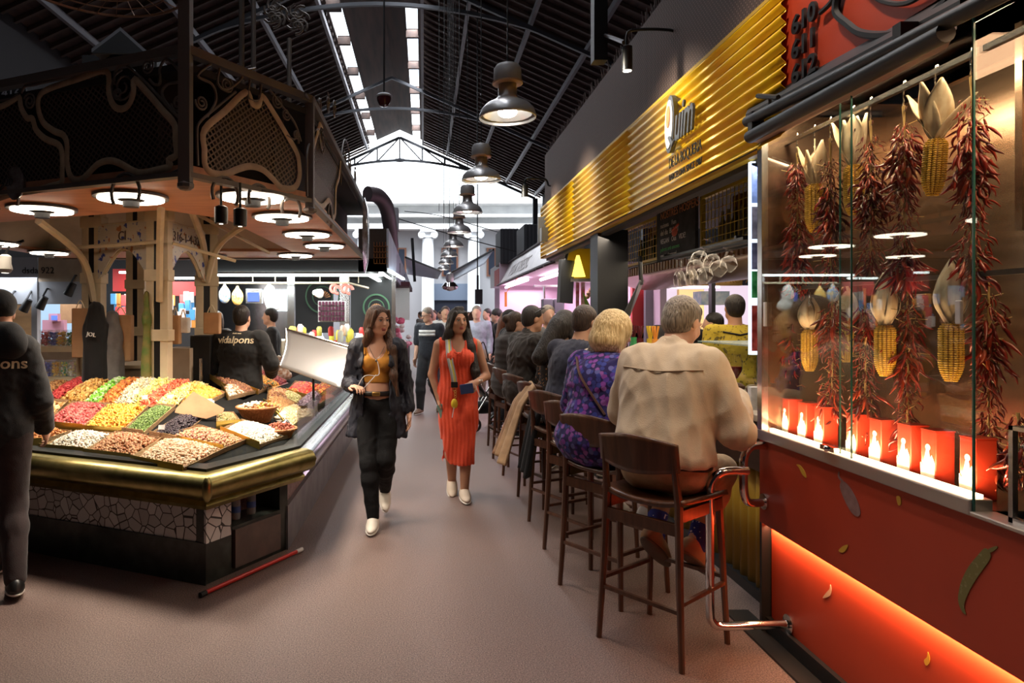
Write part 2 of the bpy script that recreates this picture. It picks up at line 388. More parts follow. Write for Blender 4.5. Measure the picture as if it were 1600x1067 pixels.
class Human:
    def __init__(s, label, loc, rot, h=1.7, hip=None, lean=0, sw=.165, g=1.0, hw=1.0, yaw=0, pitch=0, sex='f', neckf=.0,
                 arms=None, legs=None, sk=SK_LIGHT, vox=.012, belly=0, group=None, twist=0, tilt=0):
        s.root = thing('person', label, 'person', loc, rot, group); s.k = k = h / 1.7; s.vox = vox; s.sk = sk; s.g = g; s.sex = sex
        hip = .93 * k if hip is None else hip; X = V3(1, 0, 0)
        s.P = V3(0, 0, hip)
        s.R = [R3('Z', twist * f) @ R3('X', -lean * q) for q, f in ((.45, 0), (.9, .5), (1.3, 1))]
        u = [r @ V3(0, 0, 1) for r in s.R]
        s.waist = s.P + u[0] * .14 * k; s.chest = s.waist + u[1] * .20 * k; s.neck = s.chest + u[2] * .165 * k
        s.HR = R3('Z', -yaw) @ R3('Y', tilt) @ R3('X', -pitch); s.head = s.neck + (u[2] + V3(0, .15 + neckf, 0)) * .07 * k + s.HR @ V3(0, .015, .10) * k
        s.sw = sw * k
        s.sh = {q: s.neck - u[2] * .045 * k + s.R[2] @ (X * q * s.sw) for q in (1, -1)}
        s.hipj = {q: s.P + V3(q * .088 * k * hw, 0, -.02) for q in (1, -1)}
        s.hw = hw; s.belly = belly
        arms = arms or {}; s.arm = {}
        for q in (1, -1):
            if q in arms: s.arm[q] = [np.array(p, float) for p in arms[q][:2]] + list(arms[q][2:])
            else: s.arm[q] = [s.sh[q] + V3(q * .045, -.03, -.27 * k), s.sh[q] + V3(q * .05, .04, -.50 * k)]
        legs = legs or {}; s.leg = {}
        for q in (1, -1):
            if q in legs: s.leg[q] = [np.array(p, float) for p in legs[q][:2]] + list(legs[q][2:])
            else: s.leg[q] = [s.hipj[q] + V3(0, .02, -.42 * k), V3(q * .09 * k, 0, .085)]
            if len(s.leg[q]) < 3: s.leg[q].append(V3(q * .15, 1, -.12))
    def torso(s, e=0.0, flare=0):
        k, g = s.k, s.g; m = s.sex == 'm'
        w1 = (.150 if m else .128) * g; c1 = (.170 if m else .150) * g
        P = [ell_(s.P + V3(0, -.005, .02 * k), V3(.165 * s.hw * g, .115 * g, .125) * k + e + flare, s.R[0], k=.02),
             ell_(s.waist + s.R[0] @ V3(0, .01 + s.belly * .3, .01), V3(w1 * k, (.098 * g + s.belly * .5) * k, .135 * k) + e + flare * .6, s.R[1], k=.07),
             ell_(s.chest + s.R[1] @ V3(0, .0, .0), V3(c1 * k, .108 * g * k, .165 * k) + e, s.R[2], k=.06),
             cap_(s.sh[1] * .92 + s.sh[-1] * .08, s.sh[-1] * .92 + s.sh[1] * .08, .052 * k + e, k=.05)]
        if not m:
            for q in (1, -1): P.append(ell_(s.chest + s.R[2] @ (V3(q * .068, .088 * g, .005) * k), V3(.062, .052, .060) * k * g ** .5 + e * .8, k=.025))
        return P
    def arm_prims(s, q, e=0, upto=1.0, r0=1.0, k=.03):
        a, b, c = s.sh[q], s.arm[q][0], s.arm[q][1]; g = s.g ** .7 * s.k * (1.12 if s.sex == 'm' else 1) * r0
        if upto <= .5: t = upto / .5; return [cap_(a, a + (b - a) * t, .050 * g + e, (.050 - .012 * t) * g + e * 1.4, k=k)]
        t = (upto - .5) / .5
        return [cap_(a, b, .050 * g + e, .038 * g + e, k=k), cap_(b, b + (c - b) * t, .038 * g + e, (.038 - .013 * t) * g + e, k=.02)]
    def leg_prims(s, q, e=0, upto=1.0, taper=1.0, k=.03):
        a, b, c = s.hipj[q], s.leg[q][0], s.leg[q][1]; g = s.g ** .6 * s.k
        P = [cap_(a, b, .086 * g + e, .056 * g + e, k=k)]
        m_ = b * .68 + c * .32; c2 = b + (c - b) * upto
        if upto > .3: P += [cap_(b, m_, .054 * g + e, .054 * g + e, k=.03), cap_(m_, c2, .054 * g + e, (.036 * g + e) * taper, k=.03)]
        return P
    def body(s, hands=True, chest=True, lips=True):
        k = s.k; H = lambda *p: s.head + s.HR @ (V3(*p) * k); m = s.sex == 'm'
        P = s.torso(0)
        P += [cap_(s.neck - s.R[2] @ V3(0, 0, .05), H(0, -.018, -.065), (.062 if m else .050) * k, (.056 if m else .046) * k, k=.035)]
        P += [ell_(H(0, -.012, .025), V3(.074, .092, .088) * k, s.HR, k=.02), ell_(H(0, .022, -.03), V3(.060, .068, .085) * k, s.HR, k=.03),
              ell_(H(0, .06, -.092), V3(.026, .022, .020) * k * (1.15 if m else 1), k=.025), cap_(H(-.045, .015, -.065), H(.045, .015, -.065), .022 * k, k=.03)]
        if s.vox < .0095:
            for q in (1, -1):
                P += [ell_(H(q * .036, .06, -.028), V3(.022, .018, .022) * k, k=.02), ell_(H(q * .030, .097, .006), V3(.017, .012, .010) * k, s.HR, k=.008, sub=True)]
            P += [cap_(H(-.036, .078, .022), H(.036, .078, .022), .010 * k, k=.012)]
            P += [ell_(H(0, .089, -.060), V3(.019, .0075, .0045) * k, s.HR, k=.004, mi=1), ell_(H(0, .087, -.068), V3(.016, .008, .0055) * k, s.HR, k=.004, mi=1)]
        P += [cap_(H(0, .086, .006), H(0, .104, -.028), .008 * k, .0125 * k, k=.012)]
        for q in (1, -1): P += [ell_(H(q * .074, -.008, -.008), V3(.010, .020, .031) * k, s.HR, k=.008)]
        for q in (1, -1):
            P += s.arm_prims(q); P += s.leg_prims(q)
            if hands:
                A = s.arm[q]; w_ = A[1]; el = A[0]; hd = A[2] if len(A) > 2 else (w_ - el); hn = A[3] if len(A) > 3 else V3(-q, .2, 0); cu = A[4] if len(A) > 4 else .35
                P += hand(w_, hd, hn, cu, side=1 if A[5:] and A[5] else (1 if np.dot(np.cross(np.array(hd, float), np.array(hn, float)), V3(0, 1, 0)) < 0 else -1), sc=k * (1.08 if m else .98))
        o = blob_obj('body', P, s.vox, [s.sk, LIPS] if lips else s.sk, s.root, relax=1); s.face(); return o
    def face(s):
        if s.vox > .0095: return
        k = s.k; H = lambda *p: Vector(s.head + s.HR @ (V3(*p) * k)); Q = Matrix(s.HR.tolist()).to_4x4()
        for q in (1, -1):
            e = MB(); e.ball(H(q * .030, .079, .004), (.0135 * k, .010 * k, .0085 * k), 10, Q); e.mi = 1
            e.ball(H(q * .030, .0860, .004), (.0065 * k, .0045 * k, .0065 * k), 8, Q)
            e.tube([H(q * .014, .088, .009), H(q * .024, .0925, .0135), H(q * .036, .0895, .013), H(q * .046, .079, .007)], .0022 * k, 5)
            obj('eye', e, [EYE_W, IRIS], s.root, local=True, fixn=False)
            b = MB(); b.tube([H(q * .012, .0915, .024), H(q * .026, .0925, .031), H(q * .046, .079, .026)], [.003 * k, .0036 * k, .0018 * k], 5)
            obj('eyebrow', b, H_DARK, s.root, local=True)
    def hair(s, kind, m, extra=(), noise=None, vox=None):
        k = s.k; H = lambda *p: s.head + s.HR @ (V3(*p) * k); P = []
        if kind == 'short':
            P = [ell_(H(0, -.022, .036), V3(.083, .096, .090) * k, s.HR, k=.02), ell_(H(0, -.045, -.02), V3(.070, .068, .070) * k, s.HR, k=.03),
                 ell_(H(0, .11, -.03), V3(.10, .062, .092) * k, s.HR, k=.012, sub=True)] + [ell_(H(q * .085, .012, -.03), V3(.03, .035, .04) * k, s.HR, k=.01, sub=True) for q in (1, -1)]
        elif kind == 'beanie':
            P = [ell_(H(0, -.018, .045), V3(.092, .104, .095) * k, s.HR, k=.02), ell_(H(0, .0, -.07), V3(.13, .14, .055) * k, s.HR, k=.01, sub=True)]
        else:
            P = [ell_(H(0, -.022, .034), V3(.088, .100, .094) * k, s.HR, k=.02), ell_(H(0, -.055, -.06), V3(.082, .062, .10) * k, s.HR, k=.04)]
            P += [cap_(H(q * .072, -.01, .0), H(q * .082, .005, -.12), .024 * k, .026 * k, k=.03) for q in (1, -1)]
            P += list(extra)
            P += [ell_(H(0, .098, -.022), V3(.060, .075, .092) * k, s.HR, k=.015, sub=True)]
            return blob_obj('hair', P, vox or s.vox, m, s.root, noise=noise or folds(.006, 60, 3, (1, 1, .12)), relax=0)
        P += list(extra)
        return blob_obj('hair' if kind != 'beanie' else 'beanie', P, vox or s.vox, m, s.root, noise=noise or folds(.003, 80, 3, (1, 1, .4)), relax=0)
    def top(s, m, e=.014, sleeves=.9, name='top', neck=True, carve=(), extra=(), fold=.006, flare=0, collar=False, seed=1, hem=0, fr=(34, .6)):
        P = s.torso(e, flare)
        if hem: P.append(cap_(s.P + V3(-.07 * s.k, 0, -.02), s.P + V3(.07 * s.k, 0, -.02), hem, k=.05, fl=((0, 1, 0), .75)))
        if sleeves:
            for q in (1, -1): P += s.arm_prims(q, e * 1.05, sleeves)
        if collar: P.append(cap_(s.neck - s.R[2] @ V3(0, 0, .04), s.neck + s.R[2] @ V3(0, .0, .045), .075 * s.k, .068 * s.k, k=.03))
        else: P.append(cap_(s.neck - s.R[2] @ V3(0, 0, .06), s.neck - s.R[2] @ V3(0, 0, .01), .075 * s.k, .062 * s.k, k=.03))
        P += list(extra)
        P.append(cap_(s.neck + s.R[2] @ V3(0, .01, .0 if collar else -.0), s.neck + s.R[2] @ V3(0, .03, .12), .058 * s.k, .075 * s.k, k=.008, sub=True))
        if s.P[2] > .7: P.append(box_(s.P + V3(0, 0, -.30 - (hem or 0) * 1.2), (.5, .5, .2), k=.02, sub=True))
        P += list(carve)
        s.topP = P
        return blob_obj(name, P, s.vox, m, s.root, noise=folds(fold, fr[0], seed, (1, 1, fr[1])) if fold else None, relax=1)
    def trousers(s, m, e=.012, upto=.97, taper=1.0, fold=.005, top=.06, loose=0, name='trousers'):
        P = [ell_(s.P + V3(0, -.005, .02), V3(.165 * s.hw * s.g, .115 * s.g, .12) * s.k + e, s.R[0], k=.02)]
        for q in (1, -1): P += s.leg_prims(q, e + loose, upto, taper, k=.025)
        P.append(box_(s.P + V3(0, 0, top + .2), (.4, .4, .2), s.R[0], k=.01, sub=True))
        return blob_obj(name, P, s.vox, m, s.root, noise=folds(fold, 26, 5), relax=1)
    def shoes(s, m, sole=SOLE, sc=1.0):
        for q in (1, -1):
            a = s.leg[q][1]; d = np.array(s.leg[q][2], float); d /= np.linalg.norm(d); u = V3(0, 0, 1) - d * d[2]; u /= np.linalg.norm(u); x = np.cross(d, u)
            T = lambda f, z, l=0: a + d * f * sc * s.k + u * z * s.k + x * l * s.k
            R = np.stack([x, d, u], 1)
            P = [ell_(T(.055, -.045), V3(.047, .135, .032) * s.k * sc, R, k=.02), ell_(T(-.02, -.02), V3(.040, .052, .045) * s.k * sc, R, k=.03), ell_(T(.045, -.025), V3(.036, .07, .035) * s.k * sc, R, k=.03),
                 box_(T(.055, -.115), V3(.1, .3, .04) * s.k, R, k=.004, sub=True)]
            v = max(s.vox * .8, .005)
            o = blob_obj('shoe', P, v, m, s.root, relax=1)
            Q = [ell_(T(.055, -.064), V3(.050, .140, .016) * s.k * sc, R, k=.005)]
            so = blob_obj('sole', Q, v, sole, s.root, relax=0); so.parent = o
            if s.vox < .0095 and m == WHITE_SH:
                l = MB()
                for j in range(5): l.tube([Vector(T(.02 + .018 * j, .008 - .007 * j, -.02)), Vector(T(.024 + .018 * j, .016 - .007 * j, 0)), Vector(T(.02 + .018 * j, .008 - .007 * j, .02))], .0035, 5)
                lo = obj('laces', l, SOLE, s.root, local=True); lo.parent = o
def on_back(H, prims, s, size, zoff, m, name='lettering', yoff=-1, up=None, sx=1.0, x0=0):
    """lettering laid on the back of a garment: march each vertex onto the surface"""
    R = H.R[2]; c = H.chest + R @ V3(x0, 0, zoff)
    bk = R @ V3(0, -1, 0); rt = R @ V3(1, 0, 0); upv = R @ V3(0, 0, 1)
    cu = bpy.data.curves.new(name, 'FONT'); cu.body = s; cu.size = size; cu.align_x = 'CENTER'; cu.resolution_u = 3; cu.extrude = .0015; cu.offset = size * .015
    t = bpy.data.objects.new(name, cu); S.collection.objects.link(t)
    me = bpy.data.meshes.new_from_object(t.evaluated_get(bpy.context.evaluated_depsgraph_get())); bpy.data.objects.remove(t)
    v = np.array([list(q.co) for q in me.vertices])
    p0 = c + np.outer(v[:, 0] * sx, rt) + np.outer(v[:, 1], upv) + bk * .45
    P = p0.copy()
    for _ in range(40):
        d = sdf_all(prims, P); P -= np.outer(d * .8, bk)
    P += np.outer(.004 + np.maximum(v[:, 2], 0) * 1.5, bk)
    for i, q in enumerate(me.vertices): q.co = P[i]
    me.materials.clear(); me.materials.append(m)
    o = bpy.data.objects.new(name, me); S.collection.objects.link(o); o.parent = H.root; WM[o.name] = WM[H.root.name]; return o
# ---------------------------------------------------------------- the hall
FLOOR = mat('floor_terrazzo', (.055, .031, .027), .32, col2=(.37, .255, .22), scale=150, lo=.34, hi=.70, bump=.45, bscale=260, spec=.45, detail=5)
def _floor_wear():
    nt = FLOOR.node_tree; b = nt.nodes['Principled BSDF']; src = b.inputs['Base Color'].links[0].from_socket
    n = nt.nodes.new('ShaderNodeTexNoise'); n.inputs['Scale'].default_value = .9; n.inputs['Detail'].default_value = 6
    tc = nt.nodes.new('ShaderNodeTexCoord'); mp = nt.nodes.new('ShaderNodeMapping'); mp.inputs['Scale'].default_value = (1.6, .5, 1)
    nt.links.new(tc.outputs['Object'], mp.inputs[0]); nt.links.new(mp.outputs[0], n.inputs['Vector'])
    r = nt.nodes.new('ShaderNodeMapRange'); r.inputs[3].default_value = .72; r.inputs[4].default_value = 1.2; nt.links.new(n.outputs['Fac'], r.inputs[0])
    m = nt.nodes.new('ShaderNodeVectorMath'); m.operation = 'SCALE'; nt.links.new(src, m.inputs[0]); nt.links.new(r.outputs[0], m.inputs['Scale'])
    nt.links.new(m.outputs[0], b.inputs['Base Color'])
_floor_wear()
struct('floor', MB().box(-14, 12, -6, 70, -.1, 0), FLOOR)
ROOF = mat('roof_boards', (.040, .026, .022), .8, col2=(.075, .045, .034), scale=5, stretch=(1, .1, 1))
RIB = mat('roof_rib', (.065, .040, .031), .75); STEEL_D = mat('dark_painted_steel', (.06, .065, .075), .5, .3); PURLIN = mat('grey_purlin', (.20, .20, .22), .55)
RX, RZ, SL = -1.33, 12.0, .452
def roofz(x): return RZ - SL * abs(x - RX)
r = MB()
for a, b in ((RX, -.6), (-.2, 6.6)): r.add([(a, -5, roofz(a)), (b, -5, roofz(b)), (b, 38, roofz(b)), (a, 38, roofz(a)), (a, -5, roofz(a) + .08), (b, -5, roofz(b) + .08), (b, 38, roofz(b) + .08), (a, 38, roofz(a) + .08)], [(3, 2, 1, 0), (4, 5, 6, 7), (0, 1, 5, 4), (2, 3, 7, 6), (1, 2, 6, 5), (3, 0, 4, 7)])
for a, b in ((-9.4, -3.0), (-2.6, RX)): r.add([(a, -5, roofz(a)), (b, -5, roofz(b)), (b, 38, roofz(b)), (a, 38, roofz(a)), (a, -5, roofz(a) + .08), (b, -5, roofz(b) + .08), (b, 38, roofz(b) + .08), (a, 38, roofz(a) + .08)], [(3, 2, 1, 0), (4, 5, 6, 7), (0, 1, 5, 4), (2, 3, 7, 6), (1, 2, 6, 5), (3, 0, 4, 7)])
for y in [i * 3.0 for i in range(-1, 13)]:           # closed stretches of the skylight strips
    for a, b in ((-.62, -.18), (-3.02, -2.58)): r.box(a, b, y, y + (.5 if y < 24 else .15), roofz(b if b > RX else a) - .05, roofz(a if a > RX else b) + .05)
struct('ceiling', r, ROOF, smooth=0)
rb = MB()
for i in range(86):
    y = -4 + i * .5
    for sgn, e in ((1, 6.6), (-1, -9.4)):
        a, b = (RX + 1.25 if sgn > 0 else -3.06), e
        z0, z1 = roofz(a) - .02, roofz(b) - .02
        rb.add([(a, y, z0), (b, y, z1), (b, y + .09, z1), (a, y + .09, z0), (a, y, z0 - .10), (b, y, z1 - .10), (b, y + .09, z1 - .10), (a, y + .09, z0 - .10)],
               [(3, 2, 1, 0), (4, 5, 6, 7), (0, 1, 5, 4), (1, 2, 6, 5), (2, 3, 7, 6), (3, 0, 4, 7)])
struct('trim_rafter', rb, RIB, smooth=0)
pu = MB()
for x in (-8.4, -6.4, -4.7, -3.15, -.05, 1.3, 3.0, 4.6, 6.2): pu.box(x - .05, x + .05, -5, 38, roofz(x) - .30, roofz(x) - .12)
struct('trim_purlin', pu, PURLIN, smooth=0)
def truss(y, i, thick=.05, full=True):
    t = MB(); L, Rr = -8.86, 6.2; n = 12
    def top(x): return roofz(x) - .42
    def bot(x): u = (x - RX) / (Rr - RX); return 8.35 + 1.95 * (1 - abs(u) ** 1.9)
    xs = [L + (Rr - L) * k / n for k in range(n + 1)]
    for k in range(n):
        t.tube([(xs[k], y, min(top(xs[k]), top(xs[k]))), (xs[k + 1], y, top(xs[k + 1]))], thick * 1.5, 4)
    fine = [L + (Rr - L) * k / 36 for k in range(37)]
    t.tube([(x, y, min(bot(x), top(x))) for x in fine], thick * 1.4, 4)
    if full:
        for k in range(1, n):
            if top(xs[k]) - bot(xs[k]) > .1: t.tube([(xs[k], y, top(xs[k])), (xs[k], y, bot(xs[k]))], thick, 4)
            x2 = xs[k + 1] if xs[k] < RX else xs[k - 1]
            if abs(xs[k] - RX) > .1: t.tube([(xs[k], y, bot(xs[k])), (x2, y, top(x2))], thick * .8, 4)
        t.ball((RX, y, bot(RX) + .02), (.35, .08, .12), 10)
    for x in (L, Rr): t.box(x - .13, x + .13, y - .13, y + .13, 0, top(x))
    struct('trim_truss', t, STEEL_D, smooth=0)
for i, y in enumerate((38, 28.5, 19, 9.5)): truss(y, i, .05 if i else .06, i == 0)
WALL_D = mat('dark_wall', (.03, .028, .03), .9)
struct('wall_left', MB().box(-9.5, -9.3, -5, 38, 0, 9), WALL_D, smooth=0); struct('wall_right', MB().box(6.6, 6.8, -5, 38, 0, 9), WALL_D, smooth=0)
struct('wall_back', MB().box(-9.5, 6.8, -5.2, -5, 0, 12), WALL_D, smooth=0)
# street facade with ionic columns beyond the open gable
FAC = mat('facade_render', (.80, .79, .77), .8, col2=(.70, .69, .68), scale=1.5); FACG = mat('facade_stone', (.42, .41, .42), .85); WHITE = mat('white_paint', (.86, .87, .88), .6)
DGLASS = mat('dark_window', (.03, .035, .05), .1); WOOD_R = mat('red_brown_wood', (.22, .09, .05), .6); BLUEP = mat('blue_grey_panel', (.16, .20, .27), .6)
f = MB(); f.box(-16, 14, 45.6, 46, 0, 7.4); struct('wall_street', f, FACG, smooth=0)
f = MB(); f.box(-16, 14, 45.3, 46, 7.4, 16); f.box(-16, 14, 44.6, 45.6, 7.35, 7.7); f.box(-16, 14, 44.4, 45.6, 8.1, 8.3); f.box(-16, 14, 44.2, 45.6, 8.95, 9.15)
struct('trim_entablature', f, FAC, smooth=0)
for x in (-7.1, -4.0, .28, 3.30, 6.4):
    c = thing('ionic_column', {.28: 'white ionic column at the end of the aisle, left of the hanging lamps', 3.30: 'white ionic column at the end of the aisle, right of the hanging lamps'}.get(x, 'white ionic column of the street facade beyond the stalls'), 'column', (x, 45, 0), group='street columns')
    m_ = MB(); m_.lathe([(.55, 0), (.55, .25), (.46, .35), (.43, 1), (.40, 5), (.36, 6.75)], 20, Matrix.Translation((x, 45, 0))); obj('shaft', m_, WHITE, c)
    m_ = MB(); m_.box(x - .5, x + .5, 44.55, 45.45, 7.15, 7.35)
    for q in (-1, 1): m_.lathe([(.10, -.42), (.23, -.42), (.23, .42), (.10, .42)], 14, Matrix.Translation((x + q * .42, 45, 6.98)) @ Matrix.Rotation(math.pi / 2, 4, 'X'))
    m_.box(x - .4, x + .4, 44.7, 45.3, 6.8, 7.2); obj('capital', m_, WHITE, c)
for i, x in enumerate((-5.5, -1.7, 1.75, 4.75)):
    m_ = MB(); m_.box(x - .55, x + .55, 45.5, 45.62, 4.3, 6.2); wf = struct('window_%d' % (i + 1), m_, WOOD_R, smooth=0)
    m_ = MB(); m_.box(x - .42, x - .04, 45.44, 45.5, 4.4, 6.1); m_.box(x + .04, x + .42, 45.44, 45.5, 4.4, 6.1); obj('pane', m_, DGLASS, wf, smooth=0)
m_ = MB(); m_.box(-.1 + .6, 3.0, 45.3, 45.6, 2.7, 3.8); struct('trim_blue_transom', m_, BLUEP, smooth=0)
struct('door_1', MB().box(.6, 3.0, 45.4, 45.6, 0, 2.7), DGLASS, smooth=0)

# ---------------------------------------------------------------- left island stall
def glass_mat(name='clear_glass', tint=(.93, .97, .96), ior=1.45):
    m = bpy.data.materials.new(name); m.use_nodes = True; nt = m.node_tree; nt.nodes.clear()
    o = nt.nodes.new('ShaderNodeOutputMaterial'); a = nt.nodes.new('ShaderNodeBsdfTransparent'); b = nt.nodes.new('ShaderNodeBsdfGlossy'); mx = nt.nodes.new('ShaderNodeMixShader'); fr = nt.nodes.new('ShaderNodeFresnel')
    a.inputs[0].default_value = (*tint, 1); b.inputs['Roughness'].default_value = .01; ge = nt.nodes.new('ShaderNodeNewGeometry'); mr = nt.nodes.new('ShaderNodeMapRange'); mr.inputs[3].default_value = ior; mr.inputs[4].default_value = 1 / ior; nt.links.new(ge.outputs['Backfacing'], mr.inputs[0]); nt.links.new(mr.outputs[0], fr.inputs[0])
    nt.links.new(fr.outputs[0], mx.inputs[0]); nt.links.new(a.outputs[0], mx.inputs[1]); nt.links.new(b.outputs[0], mx.inputs[2]); nt.links.new(mx.outputs[0], o.inputs[0]); return m
GLASS = glass_mat(); GEDGE = mat('glass_edge_green', (.03, .12, .10), .2)
def crackle():
    m = mat('broken_tile_mosaic', (.55, .53, .55), .35); nt = m.node_tree; b = nt.nodes['Principled BSDF']
    tc = nt.nodes.new('ShaderNodeTexCoord'); v = nt.nodes.new('ShaderNodeTexVoronoi'); v.feature = 'DISTANCE_TO_EDGE'; v.inputs['Scale'].default_value = 13
    v2 = nt.nodes.new('ShaderNodeTexVoronoi'); v2.inputs['Scale'].default_value = 13
    for q in (v, v2): nt.links.new(tc.outputs['Object'], q.inputs['Vector'])
    r = nt.nodes.new('ShaderNodeValToRGB'); r.color_ramp.elements[0].position = .03; r.color_ramp.elements[1].position = .045; nt.links.new(v.outputs['Distance'], r.inputs[0])
    mr = nt.nodes.new('ShaderNodeMapRange'); mr.inputs[3].default_value = .50; mr.inputs[4].default_value = .78; s = nt.nodes.new('ShaderNodeSeparateColor')
    nt.links.new(v2.outputs['Color'], s.inputs[0]); nt.links.new(s.outputs[0], mr.inputs[0])
    mx = nt.nodes.new('ShaderNodeMix'); mx.data_type = 'RGBA'; nt.links.new(r.outputs[0], mx.inputs[0]); mx.inputs[6].default_value = (.03, .03, .03, 1); nt.links.new(mr.outputs[0], mx.inputs[7])
    nt.links.new(mx.outputs[2], b.inputs['Base Color']); return m
MOSAIC = crackle(); MARBLE = mat('dark_green_marble', (.018, .022, .020), .3, col2=(.06, .075, .065), scale=9, detail=8, lo=.45, hi=.8)
PINKM = mat('pink_tile_skirt', (.36, .25, .24), .6, col2=(.22, .15, .15), scale=40); GREYM = mat('grey_marble_skirt', (.12, .12, .13), .35, col2=(.2, .2, .21), scale=6)
BRASS = mat('aged_brass', (.33, .27, .11), .34, 1, col2=(.22, .19, .07), scale=12, bump=.12, bscale=8); STEEL = mat('stainless_steel', (.62, .62, .64), .24, 1)
CHROME = mat('chrome', (.75, .75, .77), .12, 1); BLACKM = mat('black_metal', (.008, .008, .009), .42)
B1 = Vector((-1.295, 4.06)); B2 = Vector((-.932, 4.69)); D1 = Vector((-.9205, .3907)); B0 = B1 + D1 * 3.0; B3 = Vector((-.932, 9.0)); B00 = B0 + Vector((-.6, 1.1))
CH = [B00, B0, B1, B2, B3]
def off(d, ch=CH):
    out = []
    for i, p in enumerate(ch):
        ns = []
        for a, b in ((i - 1, i), (i, i + 1)):
            if 0 <= a and b < len(ch):
                t = (ch[b] - ch[a]).normalized(); ns.append(Vector((t.y, -t.x)))
        if len(ns) == 1: out.append(p + ns[0] * d)
        else: bis = (ns[0] + ns[1]).normalized(); out.append(p + bis * (d / bis.dot(ns[0])))
    return out
def sweep(mb, prof, i0, i1):                          # profile [(offset, z)] swept along corners i0..i1
    rows = [off(o) for o, z in prof]
    n = len(prof); vs = []
    for k in range(i0, i1 + 1): vs += [(rows[j][k].x, rows[j][k].y, prof[j][1]) for j in range(n)]
    fs = [(a * n + j, (a + 1) * n + j, (a + 1) * n + (j + 1) % n, a * n + (j + 1) % n) for a in range(i1 - i0) for j in range(n)]
    fs += [list(range(n)), [(i1 - i0) * n + j for j in range(n)][::-1]]
    return mb.add(vs, fs)
counter = thing('market_counter', 'angular island display counter with brass rim and broken-tile mosaic base', 'counter', (-1.3, 4.1, 0))
obj('marble_plinth', sweep(MB(), [(0, 0), (0, .25), (-.12, .25), (-.12, 0)], 0, 2), MARBLE, counter)
obj('mosaic_band', sweep(MB(), [(-.01, .25), (-.01, .53), (-.12, .53), (-.12, .25)], 0, 2), MOSAIC, counter)
# side two of the base: alcove with a door, side three: pink and grey tiles
d2 = (B2 - B1).normalized(); n2 = Vector((d2.y, -d2.x))
def s2(u, o, z): p = B1 + d2 * u + n2 * o; return (p.x, p.y, z)
m_ = MB()
for u0, u1, z0, z1, o in ((.0, .22, 0, .52, -.015), (.22, .74, 0, .03, -.015), (.66, .74, 0, .52, -.015), (.22, .66, .27, .29, -.01)):
    m_.add([s2(u, oo, z) for z in (z0, z1) for u, oo in ((u0, o), (u1, o), (u1, -.25), (u0, -.25))], [(3, 2, 1, 0), (4, 5, 6, 7), (0, 1, 5, 4), (1, 2, 6, 5), (2, 3, 7, 6), (3, 0, 4, 7)])
obj('alcove_frame', m_, MARBLE, counter, smooth=0)
m_ = MB(); m_.add([s2(u, oo, z) for z in (.25, .50) for u, oo in ((.0, .002), (.2, .002), (.2, -.02), (.0, -.02))], [(3, 2, 1, 0), (4, 5, 6, 7), (0, 1, 5, 4), (1, 2, 6, 5), (2, 3, 7, 6), (3, 0, 4, 7)]); obj('mosaic_band', m_, MOSAIC, counter, smooth=0)
m_ = MB(); m_.add([s2(u, -.24, z) for u, z in ((.2, .28), (.7, .28), (.7, .52), (.2, .52))], [(0, 1, 2, 3)]); obj('alcove_back', m_, PINKM, counter, smooth=0, solid=.01)
m_ = MB(); m_.add([s2(u, o, z) for z in (.03, .27) for u, o in ((.235, .004), (.65, .004), (.65, -.03), (.235, -.03))], [(3, 2, 1, 0), (4, 5, 6, 7), (0, 1, 5, 4), (1, 2, 6, 5), (2, 3, 7, 6), (3, 0, 4, 7)])
obj('door', m_, mat('brown_panel', (.10, .075, .07), .5, col2=(.14, .10, .09), scale=8), counter, smooth=0)
m_ = MB(); sweep(m_, [(-.03, .30), (-.03, .52), (-.12, .52), (-.12, .30)], 3, 4); obj('tile_skirt', m_, PINKM, counter)
m_ = MB(); sweep(m_, [(0, 0), (0, .30), (-.12, .30), (-.12, 0)], 3, 4); obj('stone_skirt', m_, GREYM, counter)
RIM = [(-.02, .50), (.11, .49), (.125, .515), (.10, .545), (.16, .56), (.195, .595), (.205, .64), (.18, .69), (.135, .705), (-.02, .70)]
rim = obj('brass_rim', sweep(MB(), RIM, 0, 3), BRASS, counter, smooth=60)
o1 = off(.19)[2]; m_ = MB(); m_.ball((o1.x, o1.y + .01, .63), (.03, .03, .075), 10); e = obj('corner_cap', m_, BRASS, rim); 
obj('steel_rim', sweep(MB(), RIM, 3, 4), STEEL, counter, smooth=60)
for p_, lb in ((.36, 'half-empty clear plastic water bottle in the alcove under the brass rim, left one'), (.50, 'clear water bottle with a blue label, right one in the alcove under the brass rim')):
    q = s2(p_, -.12, .29); bt = thing('water_bottle', lb, 'bottle', q, group='bottles in the counter alcove'); T = Matrix.Translation(q)
    obj('bottle_body', MB().lathe([(.028, 0), (.031, .01), (.031, .13), (.022, .16), (.012, .175), (.012, .185)], 14, T), mat('bottle_plastic', (.6, .65, .68), .15, alpha=.45), bt)
    obj('label', MB().lathe([(.0315, .045), (.0315, .085)], 14, T, cap=False), mat('blue_label', (.05, .12, .4), .5), bt); obj('cap', MB().lathe([(.013, .185), (.013, .2)], 12, T), mat('blue_cap', (.03, .06, .25), .4), bt)
